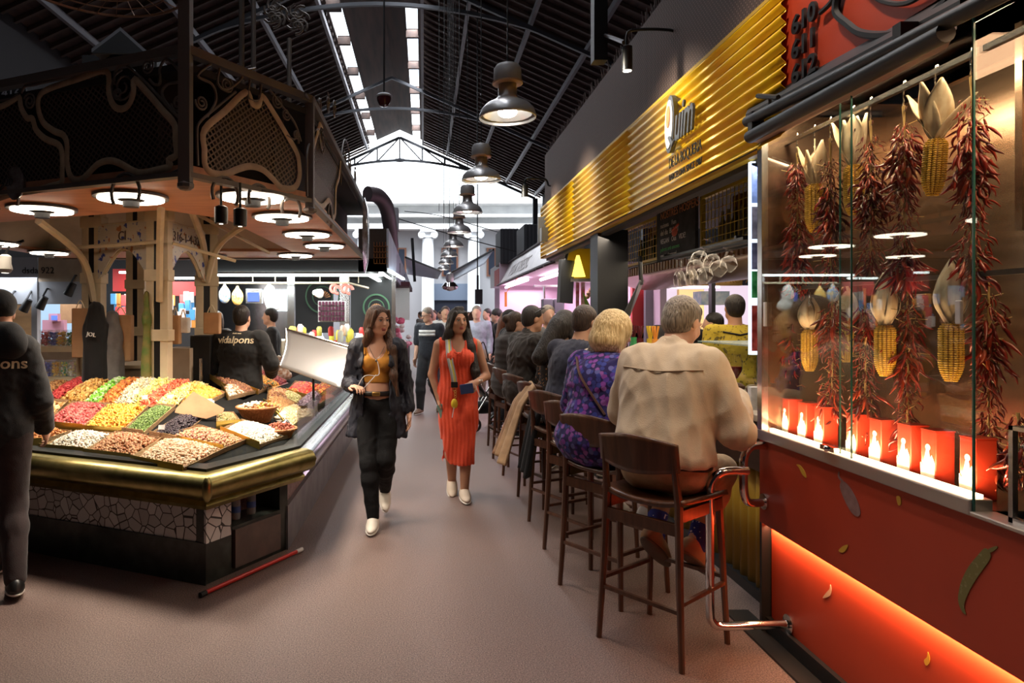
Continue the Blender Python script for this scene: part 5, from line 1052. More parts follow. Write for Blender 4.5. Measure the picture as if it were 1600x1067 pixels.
for i in range(46):
    px = R_.uniform(455, 615); py = 545 - R_.choice((0, 12, 22)); c0 = at(px, py, YD + .1 + R_.uniform(0, .5)); k = R_.randrange(5); m = MB(); T = Matrix.Translation(c0 - Vector((0, 0, .02))); h_ = R_.uniform(.10, .18)
    t = m.lathe([(.04, 0), (.045, .01), (.045, h_), (.03, h_ + .02), (.03, h_ + .03)], 10, T); tag(obj('food_jar', m, mat('jar_' + cl[k][1].replace(' ', '_'), cl[k][0], .3)), '%s jar or tub on the deli counter behind the walking woman' % cl[k][1], 'jar', 'jars on the deli counter')
tr = thing('bottle_rack', 'white wire rack of dark bottles on the deli counter', 'rack', tuple(at(517, 485, YD))); m_ = MB(); bt_ = MB()
for i in range(8):
    for j in range(4): c0 = at(500 + i * 5.2, 474 + j * 8, YD - .02); bt_.box(c0.x - .018, c0.x + .018, YD - .05, YD, c0.z - .03, c0.z + .03)
rect(m_, 497, 470, 540, 503, YD, .06); obj('frame', m_, WHITE_C, tr, smooth=0); o = obj('dark_bottle_fronts', bt_, mat('plum', (.08, .02, .04), .3), tr, smooth=0)
for px, py, Y in ((480, 418, 10.3), (560, 424, 12)): light('AREA', 'deli_tube_lamp', tuple(at(px, py + 8, Y)), 50, (.92, 1, .97), 2.4, .3, aim=(0, .2, -1))
light('AREA', 'deli_tube_lamp', tuple(at(400, 432, 10.8)), 45, (.92, 1, .97), 2.0, .4, aim=(0, .2, -1))
# stalls further along the left side of the aisle, duct, awnings
st = thing('butcher_stall', 'further left-hand stall with a steel back and pink meat display', 'stall', (-1.2, 17, 0)); obj('steel_back', rect(MB(), 618, 446, 640, 500, 17.5), mat('brushed_steel', (.55, .55, .56)), st, smooth=0); obj('counter_base', rect(MB(), 612, 545, 632, 610, 15.5, 6), mat('plum_counter', (.10, .05, .07), .5), st, smooth=0); obj('roof_edge', rect(MB(), 600, 440, 640, 447, 16.5, 4), mat('dark_red_edge', (.10, .03, .04), .6), st, smooth=0)
R_ = random.Random(4)
for i in range(26):
    c0 = at(R_.uniform(614, 640), R_.uniform(496, 545), 15.6 + R_.uniform(0, 1)); m = MB(); m.ball(c0, (R_.uniform(.06, .11), .06, R_.uniform(.05, .09)), 7); k = i % 3; tag(obj('meat_cut', m, mat('meat%d' % k, ((.6, .1, .18), (.75, .35, .42), (.7, .65, .6))[k], .4)), '%s lump of meat displayed in the further left-hand stall' % ('red', 'pink', 'pale')[k], 'meat', 'meat on the further left stall')
dc = thing('air_duct', 'grey-brown bent air duct rising above the left-hand stalls', 'duct', tuple(at(600, 340, 13))); m_ = MB(); m_.tube(smoothpath([at(574, 303, 13), at(590, 306, 13.2), at(603, 322, 13.5), at(609, 350, 14), at(612, 385, 14.5)], 5), .15, 12); obj('duct_tube', m_, mat('duct_metal', (.16, .13, .14), .5, .4), dc); m_ = MB(); rect(m_, 609, 324, 622, 358, 15.5, .5); obj('box', m_, PANEL_G, dc, smooth=0)
AWN = mat('awning_fabric', (.78, .85, .95), .7)
for pts, lb in ((((634, 402), (690, 424), (684, 436), (636, 428)), 'pale blue awning on the left side of the aisle end'), (((697, 430), (771, 390), (756, 412), (700, 442)), 'pale blue pointed awning on the right side of the aisle end')):
    q = [at(*pts[0], 24), at(*pts[1], 30), at(*pts[2], 30), at(*pts[3], 24)] if pts[0][0] < 690 else [at(*pts[0], 30), at(*pts[1], 24), at(*pts[2], 24), at(*pts[3], 30)]
    a = thing('awning', lb, 'awning', tuple(q[0])); m_ = MB(); m_.grid(lambda u, v: q[0].lerp(q[1], u).lerp(q[3].lerp(q[2], u), v) + Vector((0, .3 * math.sin(v * 3.14), 0)), 6, 6); obj('fabric', m_, AWN, a, solid=.02); m_ = MB(); m_.tube([q[0], q[1]], .04, 6); obj('bar', m_, BLACKM, a)
m_ = MB(); m_.tube([at(644, 372, 24), at(648, 440, 24)], .05, 6); tag(obj('awning_pole', m_, BLACKM), 'thin black pole standing above the left awning', 'pole')
# ---------------------------------------------------------------- the tapas bar on the right
YELM = mat('yellow_corrugated_metal', (.95, .62, .012), .30, .22, coat=.4, col2=(.92, .50, .012), scale=4); BROWNM = mat('brown_woven_screen', (.045, .026, .022), .7)
def bumpgrid(m, sc):
    nt = m.node_tree; b = nt.nodes['Principled BSDF']; tc = nt.nodes.new('ShaderNodeTexCoord'); mp = nt.nodes.new('ShaderNodeMapping'); mp.inputs['Rotation'].default_value = (0, math.radians(90), 0)
    ck = nt.nodes.new('ShaderNodeTexBrick'); ck.inputs['Scale'].default_value = sc; ck.inputs['Mortar Size'].default_value = .09; ck.inputs['Brick Width'].default_value = 1; ck.inputs['Row Height'].default_value = .45
    ck.inputs['Color1'].default_value = (.03, .019, .016, 1); ck.inputs['Color2'].default_value = (.04, .026, .022, 1); ck.inputs['Mortar'].default_value = (.20, .13, .11, 1)
    nt.links.new(tc.outputs['Object'], mp.inputs[0]); nt.links.new(mp.outputs[0], ck.inputs['Vector']); nt.links.new(ck.outputs['Color'], b.inputs['Base Color'])
bumpgrid(BROWNM, 26)
WX = 1.70; Y0, Y1 = 3.47, 9.75
bar = thing('bar_facade', 'tapas bar front with yellow corrugated fascia, black column and dark woven screen above', 'bar facade', (WX, 6.5, 0))
def corr(mb, x, ya, yb, za, zb, n, amp, axis='z'):       # ridges run along y, profile along z (or the other way)
    if axis == 'z': return mb.grid(lambda u, v: (x - amp * (.5 + .5 * math.cos(2 * math.pi * n * u)), ya + (yb - ya) * v, za + (zb - za) * u), n * 10, 1)
    return mb.grid(lambda u, v: (x - amp * (.5 + .5 * math.cos(2 * math.pi * n * u)), ya + (yb - ya) * u, za + (zb - za) * v), n * 8, 1)
# three lapped sheets
for a, b, d in ((3.20, 5.62, .0), (5.60, 7.70, .004), (7.68, Y1, .008)):
    m_ = MB(); corr(m_, WX - d, a, b, 2.446, 3.13, 11, .026); obj('corrugated_sheet', m_, YELM, bar, solid=.003, smooth=80)
m_ = MB(); m_.box(WX, WX + .05, 3.47, Y1, 2.43, 2.45); m_.box(WX - .03, WX + .05, 3.2, Y1, 3.13, 3.15); m_.box(WX - .03, WX + .05, Y1 - .01, Y1 + .02, 2.43, 3.15); obj('yellow_trim', m_, mat('yellow_paint', (.70, .44, .03), .4), bar, smooth=0)
m_ = MB(); m_.box(WX + .03, WX + .10, 3.2, Y1, 3.12, 3.90); obj('woven_screen', m_, BROWNM, bar, smooth=0)
R_ = random.Random(1); m_ = MB()
for i in range(230):
    y = 3.2 + 6.55 * i / 230; m_.tube([(WX + .06, y, 3.88), (WX + .06 + R_.uniform(-.03, .03), y + R_.uniform(-.03, .05), 3.95 + R_.uniform(0, .09))], .005, 3)
o = obj('screen_fringe', m_, mat('fringe_grey', (.16, .11, .10), .8), bar); o['kind'] = 'stuff'
m_ = MB(); m_.box(WX + .02, 2.02, 6.75, 7.05, 0, 2.46); obj('column', m_, BLACKM, bar, smooth=0)
m_ = MB(); m_.box(WX + .04, 4.2, 3.5, Y1, 2.86, 2.92); m_.box(WX + .25, WX + .33, 3.5, Y1, 2.60, 2.86); m_.box(WX + .05, WX + .12, 3.5, Y1, 2.40, 2.45); m_.box(WX + .5, WX + .56, 3.5, Y1, 2.66, 2.72); obj('ceiling', m_, mat('dark_brown_ceiling', (.035, .026, .022), .7), bar, smooth=0)
# sign lettering
def wallM(y, z, x=WX - .045): return frame_m((x, y, z), (0, -1, 0), (0, 0, 1))
SG = mat('sign_slate', (.10, .11, .13), .4); SW = mat('sign_white', (.80, .76, .74), .4); SO = mat('sign_orange', (.75, .30, .12), .4)
q = onX(1058, 215, WX); ys = 4.56
m_ = MB(); M = frame_m((WX - .035, ys, 2.90), (0, -1, 0), (0, 0, 1))
egg = [(.083 * math.cos(a * .1963) - .0 + .012 * math.sin(a * .1963), .19 * math.sin(a * .1963)) for a in range(32)]
def discm(sc, x, dx=0, dz=0, n=1): return [(x, ys - p[0] * sc - dx, 2.885 + p[1] * sc + dz) for p in egg]
sign = thing('bar_sign', 'dark script sign with a white egg shape on the yellow fascia', 'sign', (WX - .04, ys, 2.9))
obj('egg_outline', MB().slab(discm(1.0, WX - .030), (-.03, 0, 0)), SG, sign, smooth=0); obj('egg_white', MB().slab(discm(.84, WX - .060), (-.006, 0, 0)), SW, sign, smooth=0); obj('egg_yolk', MB().slab(discm(.38, WX - .066, .0, .05), (-.005, 0, 0)), SO, sign, smooth=0)
text('script_letters', 'uim', .34, wallM(ys - .10, 2.745, WX - .062), SG, sign, ext=.007, sx=.62, shear=.28, bold=.004)
m_ = MB(); m_.tube([(WX - .07, ys - .03, 2.79), (WX - .07, ys - .09, 2.72), (WX - .07, ys - .13, 2.75)], .012, 6); obj('q_tail', m_, SG, sign)
text('letters', 'DE LA BOQUERIA', .098, wallM(ys + .06, 2.60, WX - .04), BLACKM, sign, ext=.002, sx=.70)
text('letters', 'BARCELONA SINCE 1987', .062, wallM(ys + .06, 2.515, WX - .04), BLACKM, sign, ext=.002, sx=.80)
c0 = Vector((WX - .12, 9.3, 2.85)); m_ = MB(); m_.box(WX - .12, WX - .02, 9.42, 9.47, 2.62, 2.98); m_.box(WX - .12, WX - .03, 9.15, 9.3, 2.62, 2.80); tag(obj('bracket_sign', m_, SG, smooth=0), 'small dark bracket sign at the far end of the yellow fascia', 'sign')
# gooseneck lamps
for y, z, lb in ((5.0, 3.60, 'black gooseneck spotlight arching out of the dark screen above the sign'), (9.4, 3.35, 'small black gooseneck lamp at the far end of the dark screen')):
    if y < 6: P = [at(1059, 80, 4.75), at(1056, 52, 4.75), at(1035, 46, 4.7), at(990, 47, 4.6), at(980, 55, 4.6), at(980, 78, 4.6)]; h0 = P[-1]; r0 = .034
    else: P = [at(857, 290, 9.3), at(852, 280, 9.3), at(835, 279, 9.2), at(822, 280, 9.2), at(820, 292, 9.2)]; h0 = P[-1]; r0 = .045
    t = thing('gooseneck_lamp', lb, 'lamp', tuple(P[0]), group='gooseneck lamps over the bar'); m_ = MB(); m_.tube(smoothpath(P, 5), .010 if y < 6 else .014, 8); m_.tube([P[0], P[0] + Vector((.15, 0, -.02))], .01, 6); obj('arm', m_, BLACKM, t)
    m_ = MB(); m_.lathe([(r0, -.14), (r0 * 1.02, -.12), (r0, .02), (r0 * .5, .03)], 16, Matrix.Translation(h0)); obj('can', m_, BLACKM, t); m_ = MB(); m_.lathe([(0, -.142), (r0 * .85, -.142)], 16, Matrix.Translation(h0), cap=False); obj('lens', m_, glow('spot_lens', (1, .9, .75), 8), t)
m_ = MB(); a = at(938, 150, 5.6); m_.box(a.x - .055, a.x + .055, 5.58, 5.70, 3.7, 6.5); m_.tube([at(945, 55, 5.6), at(975, 66, 4.7)], .015, 6); tag(obj('black_post', m_, BLACKM, smooth=0), 'black square post rising above the woven screen at the top', 'post')
for y_ in (4.6, 7.2, 9.0): light('SPOT', 'fascia_fill_light', (.95, y_, 3.35), 85, (1, .9, .72), .04, aim=(.75, .1, -.75), spot=104, blend=1)  # fill spots added to brighten the fascia, set away from the lamp heads
# bar counter
CTOP = mat('pale_bar_top', (.45, .38, .30), .3, col2=(.36, .30, .24), scale=7); DKWOOD = mat('dark_wood_front', (.06, .028, .016), .5, col2=(.04, .018, .01), scale=4, stretch=(1, 1, 8))
bc = thing('bar_counter', 'long bar counter with pale top and yellow corrugated base', 'counter', (1.9, 6.5, 0)); m_ = MB(); m_.box(1.80, 2.45, 3.50, 9.6, 1.03, 1.07); obj('counter_top', m_, CTOP, bc, smooth=0, bevel=.006); m_ = MB(); m_.box(1.86, 2.42, 3.50, 9.6, .74, 1.03); obj('apron', m_, DKWOOD, bc, smooth=0)
m_ = MB(); corr(m_, 1.93, 3.50, 9.6, .06, .76, 62, .03, 'y'); obj('corrugated_base', m_, mat('ochre_corrugated', (.45, .27, .03), .4, .3), bc, solid=.004, smooth=80); m_ = MB(); m_.box(1.88, 2.4, 3.5, 9.6, 0, .06); obj('kick_plate', m_, BLACKM, bc, smooth=0)
# things hung behind the fascia: cages, chalkboard, ribbed shelf
XB = 2.6; SLAT = mat('warm_slats', (.36, .18, .09), .5, col2=(.22, .10, .05), scale=3); YP = mat('yellow_cage_paint', (.62, .42, .03), .45)
CHK = mat('chalkboard', (.02, .022, .026), .8, col2=(.05, .05, .055), scale=8)
def yat(px, X): return X * F / (px - VX)
def cage(pa, pb, label, z0=2.23, z1_=2.72):
    ya, yb = yat(pb, XB), yat(pa, XB); t = thing('wine_cage', label, 'cage', (XB, ya, z0), group='yellow wire cages above the bar'); m = MB()
    for a, b, c, d in ((ya, yb, z0, z0 + .03), (ya, yb, z1_ - .03, z1_), (ya, ya + .03, z0, z1_), (yb - .03, yb, z0, z1_)): m.box(XB - .02, XB + .02, a, b, c, d)
    obj('frame', m, YP, t, smooth=0); m = MB()
    for i in range(1, 14): y = ya + (yb - ya) * i / 14; m.tube([(XB - .01, y, z0), (XB - .01, y, z1_)], .004, 4)
    for i in range(1, 6): z = z0 + (z1_ - z0) * i / 6; m.tube([(XB - .015, ya, z), (XB - .015, yb, z)], .004, 4)
    obj('wire_grid', m, YP, t); m = MB(); m.box(XB + .30, XB + .33, ya, yb, z0, z1_)
    for i in range(16): y = ya + (yb - ya) * i / 16; m.box(XB + .27, XB + .30, y, y + .03, z0, z1_)
    obj('slatted_back', m, SLAT, t, smooth=0); m = MB(); m.box(XB, XB + .33, ya, yb, z0 - .02, z0); obj('shelf', m, BLACKM, t, smooth=0)
    R_ = random.Random(int(pa)); n = int((yb - ya) / .13)
    for i in range(n):
        y = ya + .07 + i * .13; T = Matrix.Translation((XB + .15, y, z0)); m = MB(); k = R_.randrange(3); m.lathe([(.036, 0), (.04, .01), (.04, .2), (.015, .27), (.015, .34)], 10, T)
        tag(obj('wine_bottle', m, mat('bottle_glass%d' % k, ((.02, .05, .02), (.12, .10, .06), (.35, .32, .25))[k], .1)), '%s bottle standing inside the %s' % (('dark green', 'brown', 'pale')[k], label.split(' with')[0]), 'bottle', 'bottles in the wire cages')
cage(1097, 1185, 'nearer yellow wire cage with bottles above the bar'); cage(978, 1031, 'farther yellow wire cage left of the chalkboard')
ya, yb = yat(1093, XB), yat(1032, XB); cb = thing('chalkboard', 'black chalk menu board hanging between the two yellow cages', 'menu board', (XB, ya, 2.2)); m_ = MB(); m_.box(XB - .04, XB - .01, ya, yb, 2.20, 2.76); obj('board', m_, CHK, cb, smooth=0)
for s, z, sz, c_ in (('NOSTRES HOSPERS', 2.64, .115, SO), ('raciones    Fum', 2.55, .07, SW), ('del dia  BULLIT', 2.47, .08, SW), ('VEGAN   Ous   VIDE!', 2.38, .075, SW), ('pebrots amb anxoves', 2.30, .06, mat('chalk_green', (.1, .5, .15), .6)), ('consulte al personal', 2.235, .055, SW)):
    text('chalk_text', s, sz, frame_m((XB - .042, yb - .12, z), (0, -1, 0), (0, 0, 1)), c_, cb, ext=.001, sx=1.05)
m_ = MB(); m_.ball((XB - .04, (ya + yb) / 2, 2.47), (.006, .09, .05), 10); m_.tube([(XB - .045, (ya + yb) / 2 + .05, 2.49), (XB - .045, (ya + yb) / 2 - .12, 2.53)], .012, 6); obj('chalk_drawing', m_, mat('chalk_red', (.6, .1, .05), .6), cb)
sh = thing('ribbed_shelf', 'ribbed wooden shelf edge with curved steel hood over the inner bar', 'shelf', (XB, 6.5, 2.1)); m_ = MB()
for i in range(66): y = 3.7 + i * .088; m_.box(XB - .05, XB - .02, y, y + .05, 2.10, 2.19)
m_.box(XB - .02, XB + .4, 3.7, 9.5, 2.10, 2.19); obj('ribs', m_, SLAT, sh, smooth=0); m_ = MB(); m_.grid(lambda u, v: (XB - .02 + .8 * u, 3.7 + 5.6 * v, 2.10 - .14 * math.sin(u * 2.6)), 10, 4); obj('curved_hood', m_, mat('warm_steel', (.50, .40, .28), .3, .9), sh, solid=.01)
# bottles display left of the column
m_ = MB(); t = thing('corner_shelf', 'small yellow-backed shelf with a lit cone lamp left of the black column', 'shelf', (2.3, 8.6, 2.2)); c1_, c2_ = at(885, 440, 8.9), at(925, 385, 8.9); m_.box(c1_.x, c2_.x + .05, 8.9, 9.2, c1_.z, c1_.z + .04); obj('shelf_board', m_, STEEL, t, smooth=0); m_ = MB(); m_.box(c1_.x + .05, c2_.x + .05, 9.2, 9.23, c1_.z, c2_.z); obj('yellow_back', m_, YP, t, smooth=0)
c0 = at(903, 418, 8.95); m_ = MB(); m_.lathe([(.10, 0), (.02, .28)], 12, Matrix.Translation(c0 - Vector((0, 0, .12)))); obj('cone_lamp', m_, glow('yellow_lamp', (1, .7, .1), 2.5), t)
# hanging glasses
GLS = glass_mat('wine_glass', (.95, .93, .90), 1.5)
def wineglass(p, r_, h, up, label, grp, tilt=0, filled=None, axis='Y'):
    t = thing('wine_glass', label, 'glass', tuple(p), group=grp); s = 1 if up else -1
    M = Matrix.Translation(p) @ Matrix.Rotation(tilt, 4, axis)
    pr = [(r_ * .75, 0), (r_ * .1, .006), (r_ * .08, h * .45), (r_ * .5, h * .5), (r_, h * .68), (r_ * .95, h * .85), (r_ * .75, h)]
    m = MB(); m.lathe([(a, s * z) for a, z in pr], 16, M, cap=False); obj('glass_body', m, GLS, t)
    if filled: m = MB(); m.lathe([(r_ * .45, h * .5), (r_ * .93, h * .66), (r_ * .93, h * .74), (0, h * .74)], 14, M); obj('red_drink', m, filled, t)
    return t
m_ = MB(); m_.box(2.15, 2.19, 4.6, 6.2, 2.12, 2.14); m_.box(2.27, 2.31, 4.6, 6.2, 2.12, 2.14); m_.box(2.38, 2.42, 4.6, 6.2, 2.12, 2.14)
for y in (4.7, 6.1): m_.box(2.15, 2.75, y, y + .03, 2.14, 2.16)
tag(obj('glass_rack', m_, BLACKM, smooth=0), 'black rack over the bar that the stemmed glasses hang from', 'rack')
for i in range(10): wineglass(Vector((2.23 + (i % 3) * .04, 5.75 + (i % 5) * .09 - .1, 2.11)), .032, .24, False, 'narrow flute hanging upside down from the bar rack, left cluster', 'flutes hanging over the bar')
for i, (px, py) in enumerate(((1092, 414), (1106, 425), (1118, 405), (1128, 415), (1144, 408), (1098, 400))): wineglass(at(px, py - 6, 5.15 + .08 * (i % 3)) + Vector((.05, 0, .09)), .062, .21, False, 'round-bowled wine glass hanging upside down from the bar rack, right cluster', 'round glasses hanging over the bar', .5)
# far side of the bar: yellow sign stall, white kitchen
bs = thing('far_stall', 'pink-lit stall with a yellow sign board seen through the bar', 'stall', (4.6, 11, 0)); obj('yellow_sign_board', rect(MB(), 1028, 430, 1160, 446, 10.6), mat('yellow_sign', (.75, .50, .12), .5), bs, smooth=0)
obj('glowing_wall', rect(MB(), 1000, 446, 1180, 540, 12.2), glow('pink_wall_glow', (1.0, .80, .95), .9), bs, smooth=0); obj('yellow_wall', rect(MB(), 1061, 452, 1100, 520, 11.9), mat('yellow_wall_paint', (.8, .6, .2), .6), bs, smooth=0); obj('red_wall', rect(MB(), 988, 436, 1010, 545, 10.9), mat('red_paint', (.45, .03, .03)), bs, smooth=0); obj('grey_pillar', rect(MB(), 1009, 436, 1026, 545, 10.7), mat('grey_pillar', (.22, .21, .24), .5), bs, smooth=0)  # back wall glows by itself in place of light falling on it
obj('tube_light', rect(rect(MB(), 1028, 447, 1125, 450, 10.7), 1028, 430, 1150, 431.5, 10.55), glow('pink_tube', (1, .75, .95), 6), bs, smooth=0); obj('lower_wall', rect(MB(), 985, 520, 1185, 640, 10.9), mat('stall_counter_dark', (.05, .04, .045)), bs, smooth=0)
text('sign_letters', 'ESPECIALITAT EN ROPA', .13, frame_m(at(1034, 442, 10.58), (1, 0, 0), (0, 0, 1)), mat('sign_faint', (.55, .30, .04), .5), bs)
light('AREA', 'far_stall_lamp', (4.6, 10.9, 2.2), 50, (1, .8, .95), 2.2, .5, aim=(0, .3, -1))
m_ = MB(); rect(m_, 1096, 455, 1140, 476, 9.6, .3); tag(obj('ticket_rail', m_, mat('pale_blue_card', (.45, .6, .75), .6, col2=(.8, .85, .9), scale=12), smooth=0), 'row of pale blue order tickets pinned across the inner bar', 'tickets')
m_ = MB(); rect(m_, 1112, 440, 1118, 560, 9.0, .1); tag(obj('thin_post', m_, BLACKM, smooth=0), 'thin black post standing inside the bar behind the cooks', 'post')
kb = thing('inner_counter', 'dark inner back counter of the bar', 'counter', (3.6, 7, 0)); m_ = MB(); m_.box(3.9, 4.4, 4.2, 9.4, 0, .95); obj('body', m_, mat('stall_counter_dark', (.05, .04, .045)), kb, smooth=0); m_ = MB(); m_.box(3.88, 4.42, 4.2, 9.4, .95, .98); obj('steel_top', m_, STEEL, kb, smooth=0)
tv = thing('hanging_monitor', 'tilted black monitor facing down the bar beside the column', 'monitor', tuple(at(985, 470, 6.4))); q = [at(968, 505, 6.3), at(980, 505, 6.5), at(1006, 440, 6.8), at(999, 440, 6.4)]; m_ = MB(); m_.slab(q, (.02, .06, .02)); obj('panel', m_, mat('monitor_grey', (.06, .065, .07), .3), tv, smooth=0); m_ = MB(); m_.tube([at(1002, 445, 6.6), at(1000, 400, 6.6)], .02, 6); obj('arm', m_, BLACKM, tv)
q = at(884, 440, 8.9); m_ = MB(); m_.box(-.11, .11, -.03, .03, -.28, .28, Matrix.Translation(q) @ Matrix.Rotation(.5, 4, 'Z') @ Matrix.Rotation(.06, 4, 'Y')); m_.tube([q + Vector((0, 0, .28)), q + Vector((.05, 0, .5))], .02, 6); tag(obj('wall_speaker', m_, mat('dark_grey_plastic', (.05, .055, .065), .4), smooth=0), 'dark flat speaker hanging left of the bar shelf', 'speaker')
# things on the bar
gc = thing('tapas_case', 'glass display case of tapas standing on the bar beyond the beige jacket', 'display case', (2.1, 4.4, 1.07)); m_ = MB()
for a, b, c, d in ((1.98, 1.985, 4.0, 4.9), (1.98, 2.4, 4.0, 4.005)): m_.box(a, b, c, d, 1.07, 1.42)
obj('glass_pane', m_, GLASS, gc, smooth=0); m_ = MB(); m_.box(1.97, 2.41, 3.99, 4.91, 1.42, 1.43); obj('glass_top', m_, mat('frosted_green', (.35, .45, .42), .2, alpha=.6), gc, smooth=0); m_ = MB()
for x, y in ((1.98, 4.0), (2.40, 4.0), (1.98, 4.9), (2.4, 4.9)): m_.box(x - .008, x + .008, y - .008, y + .008, 1.07, 1.43)
obj('corner_post', m_, GEDGE, gc, smooth=0); m_ = MB(); m_.box(2.0, 2.38, 4.05, 4.85, 1.075, 1.09); obj('tray', m_, STEEL, gc, smooth=0)
m_ = MB(); c0 = Vector((2.08, 4.15, 1.16)); P = MB(); P.ball(c0, (.05, .05, .035), 12); P.tube([c0 + Vector((.03, 0, .02)), c0 + Vector((.05, 0, .035))], .008, 6); tag(obj('lemon', P, mat('lemon_yellow', (.75, .7, .05), .4)), 'yellow-green lemon in the glass tapas case', 'lemon')
for i in range(5): m_ = MB(); m_.ball((2.15 + .05 * (i % 2), 4.2 + .12 * i, 1.12), (.05, .06, .03), 8); tag(obj('tapa', m_, mat('tapa%d' % (i % 2), ((.3, .12, .08), (.5, .35, .2))[i % 2], .5)), 'small %s portion on the steel tray of the glass case' % ('dark', 'golden')[i % 2], 'food', 'tapas in the glass case')
JU = mat('red_sangria', (.16, .008, .012), .15)
wineglass(Vector((1.88, 3.72, 1.07)), .055, .27, True, 'stemmed glass of red drink at the near end of the bar beside the chilli stall', 'glasses standing on the bar', filled=JU); wineglass(Vector((1.93, 4.25, 1.07)), .05, .30, True, 'stemmed glass of red drink behind the beige jacket shoulder', 'glasses standing on the bar', filled=JU)
bx = thing('bottle_box', 'tall dark red bottle carton with white vertical letters on the bar', 'carton', (1.98, 4.05, 1.43)); m_ = MB(); m_.box(2.03, 2.15, 4.08, 4.20, 1.43, 1.77); obj('carton', m_, mat('dark_maroon', (.05, .012, .012), .4), bx, bevel=.008, smooth=0); m_ = MB(); m_.ball((2.09, 4.14, 1.77), (.06, .06, .03), 12); obj('lid', m_, STEEL, bx)
text('vertical_letters', 'BESTIAL', .088, frame_m((2.115, 4.076, 1.47), (0, 0, 1), (-1, 0, 0)), SW, bx, ext=.001)
nb = thing('napkin_holder', 'white card and cutlery holder at the bar edge', 'holder', (1.87, 3.95, 1.07)); m_ = MB(); m_.box(1.86, 1.94, 3.88, 3.92, 1.07, 1.20); obj('card', m_, WHITE_C, nb, smooth=0); m_ = MB()
for i in range(6): m_.tube([(1.83 + .015 * i, 3.62 + .03 * i, 1.075), (1.86 + .012 * i, 3.80 + .02 * i, 1.08)], .004, 5)
obj('cutlery', m_, CHROME, nb)
for i, (px, c_, cn) in enumerate(((1000, (.10, .015, .02), 'dark red jug of drink'), (1016, (.7, .5, .05), 'yellow bottle'), (1024, (.75, .3, .05), 'orange straw pot'), (990, (.05, .3, .1), 'green bottle crate'))):
    c0 = Vector((2.12, 6.05 - i * .1 if i != 3 else 6.4, 1.07)); c0.x = (px - VX) / F * c0.y; m_ = MB(); m_.lathe([(.05, 0), (.055, .02), (.05, .22), (.03, .28), (.03, .34)], 12, Matrix.Translation(c0)); t = thing('bar_vessel', cn + ' standing on the bar by the column', 'vessel', tuple(c0), group='vessels on the bar by the column'); obj('vessel', m_, mat('vessel%d' % i, c_, .2), t)
    m_ = MB()
    for k in range(5): m_.tube([c0 + Vector((0, 0, .3)), c0 + Vector((.03 * math.cos(k * 1.3), .03 * math.sin(k * 1.3), .45))], .007, 5)
    obj('straws', m_, mat('vessel%d' % (i % 3), c_), t)
# flowers on the bar
c0 = at(905, 495, 6.9); t = thing('flower_vase', 'vase of pink flowers with big green leaves on the bar', 'flowers', (c0.x + .1, 6.6, 1.07)); vx = (905 - VX) / F * 7.2; cz = 1.07; T = Matrix.Translation((max(vx, 1.84), 7.3, cz)); m_ = MB(); m_.lathe([(.06, 0), (.07, .1), (.05, .35), (.06, .42)], 14, T); obj('vase', m_, mat('vase_grey', (.3, .3, .32), .2), t); fx = max(vx, 1.84)
m_ = MB()
for i in range(9): a = i * .7; e = Vector((fx + .16 * math.cos(a), 7.3 + .1 * math.sin(a), 1.72 + .08 * (i % 3))); s_ = Vector((fx, 7.3, 1.45)); mid = s_.lerp(e, .5); sd = Vector((-math.sin(a), math.cos(a), .3)) * .05; m_.add([s_, mid + sd, e, mid - sd], [(0, 1, 2, 3)])
obj('leaves', m_, mat('leaf_green', (.16, .30, .04), .5), t, solid=.003, smooth=0); m_ = MB(); R_ = random.Random(3)
for i in range(16): m_.ball((fx + .02 + R_.uniform(-.10, .12), 7.3 + R_.uniform(-.08, .08), 1.84 + R_.uniform(-.05, .06)), .028, 7)
obj('blossoms', m_, mat('pink_blossom', (.75, .25, .22), .6, col2=(.8, .5, .45), scale=30), t)
light('AREA', 'bar_lamp', (2.5, 5.2, 2.05), 26, (1, .82, .6), 1.0, 3.5, aim=(-.2, 0, -1)); light('AREA', 'bar_front_lamp', (1.78, 6.4, 2.38), 34, (1, .84, .66), .12, 6, aim=(-.35, 0, -1))
light('AREA', 'kitchen_lamp', (3.7, 7.4, 2.4), 40, (1, .85, .7), 1, 3)
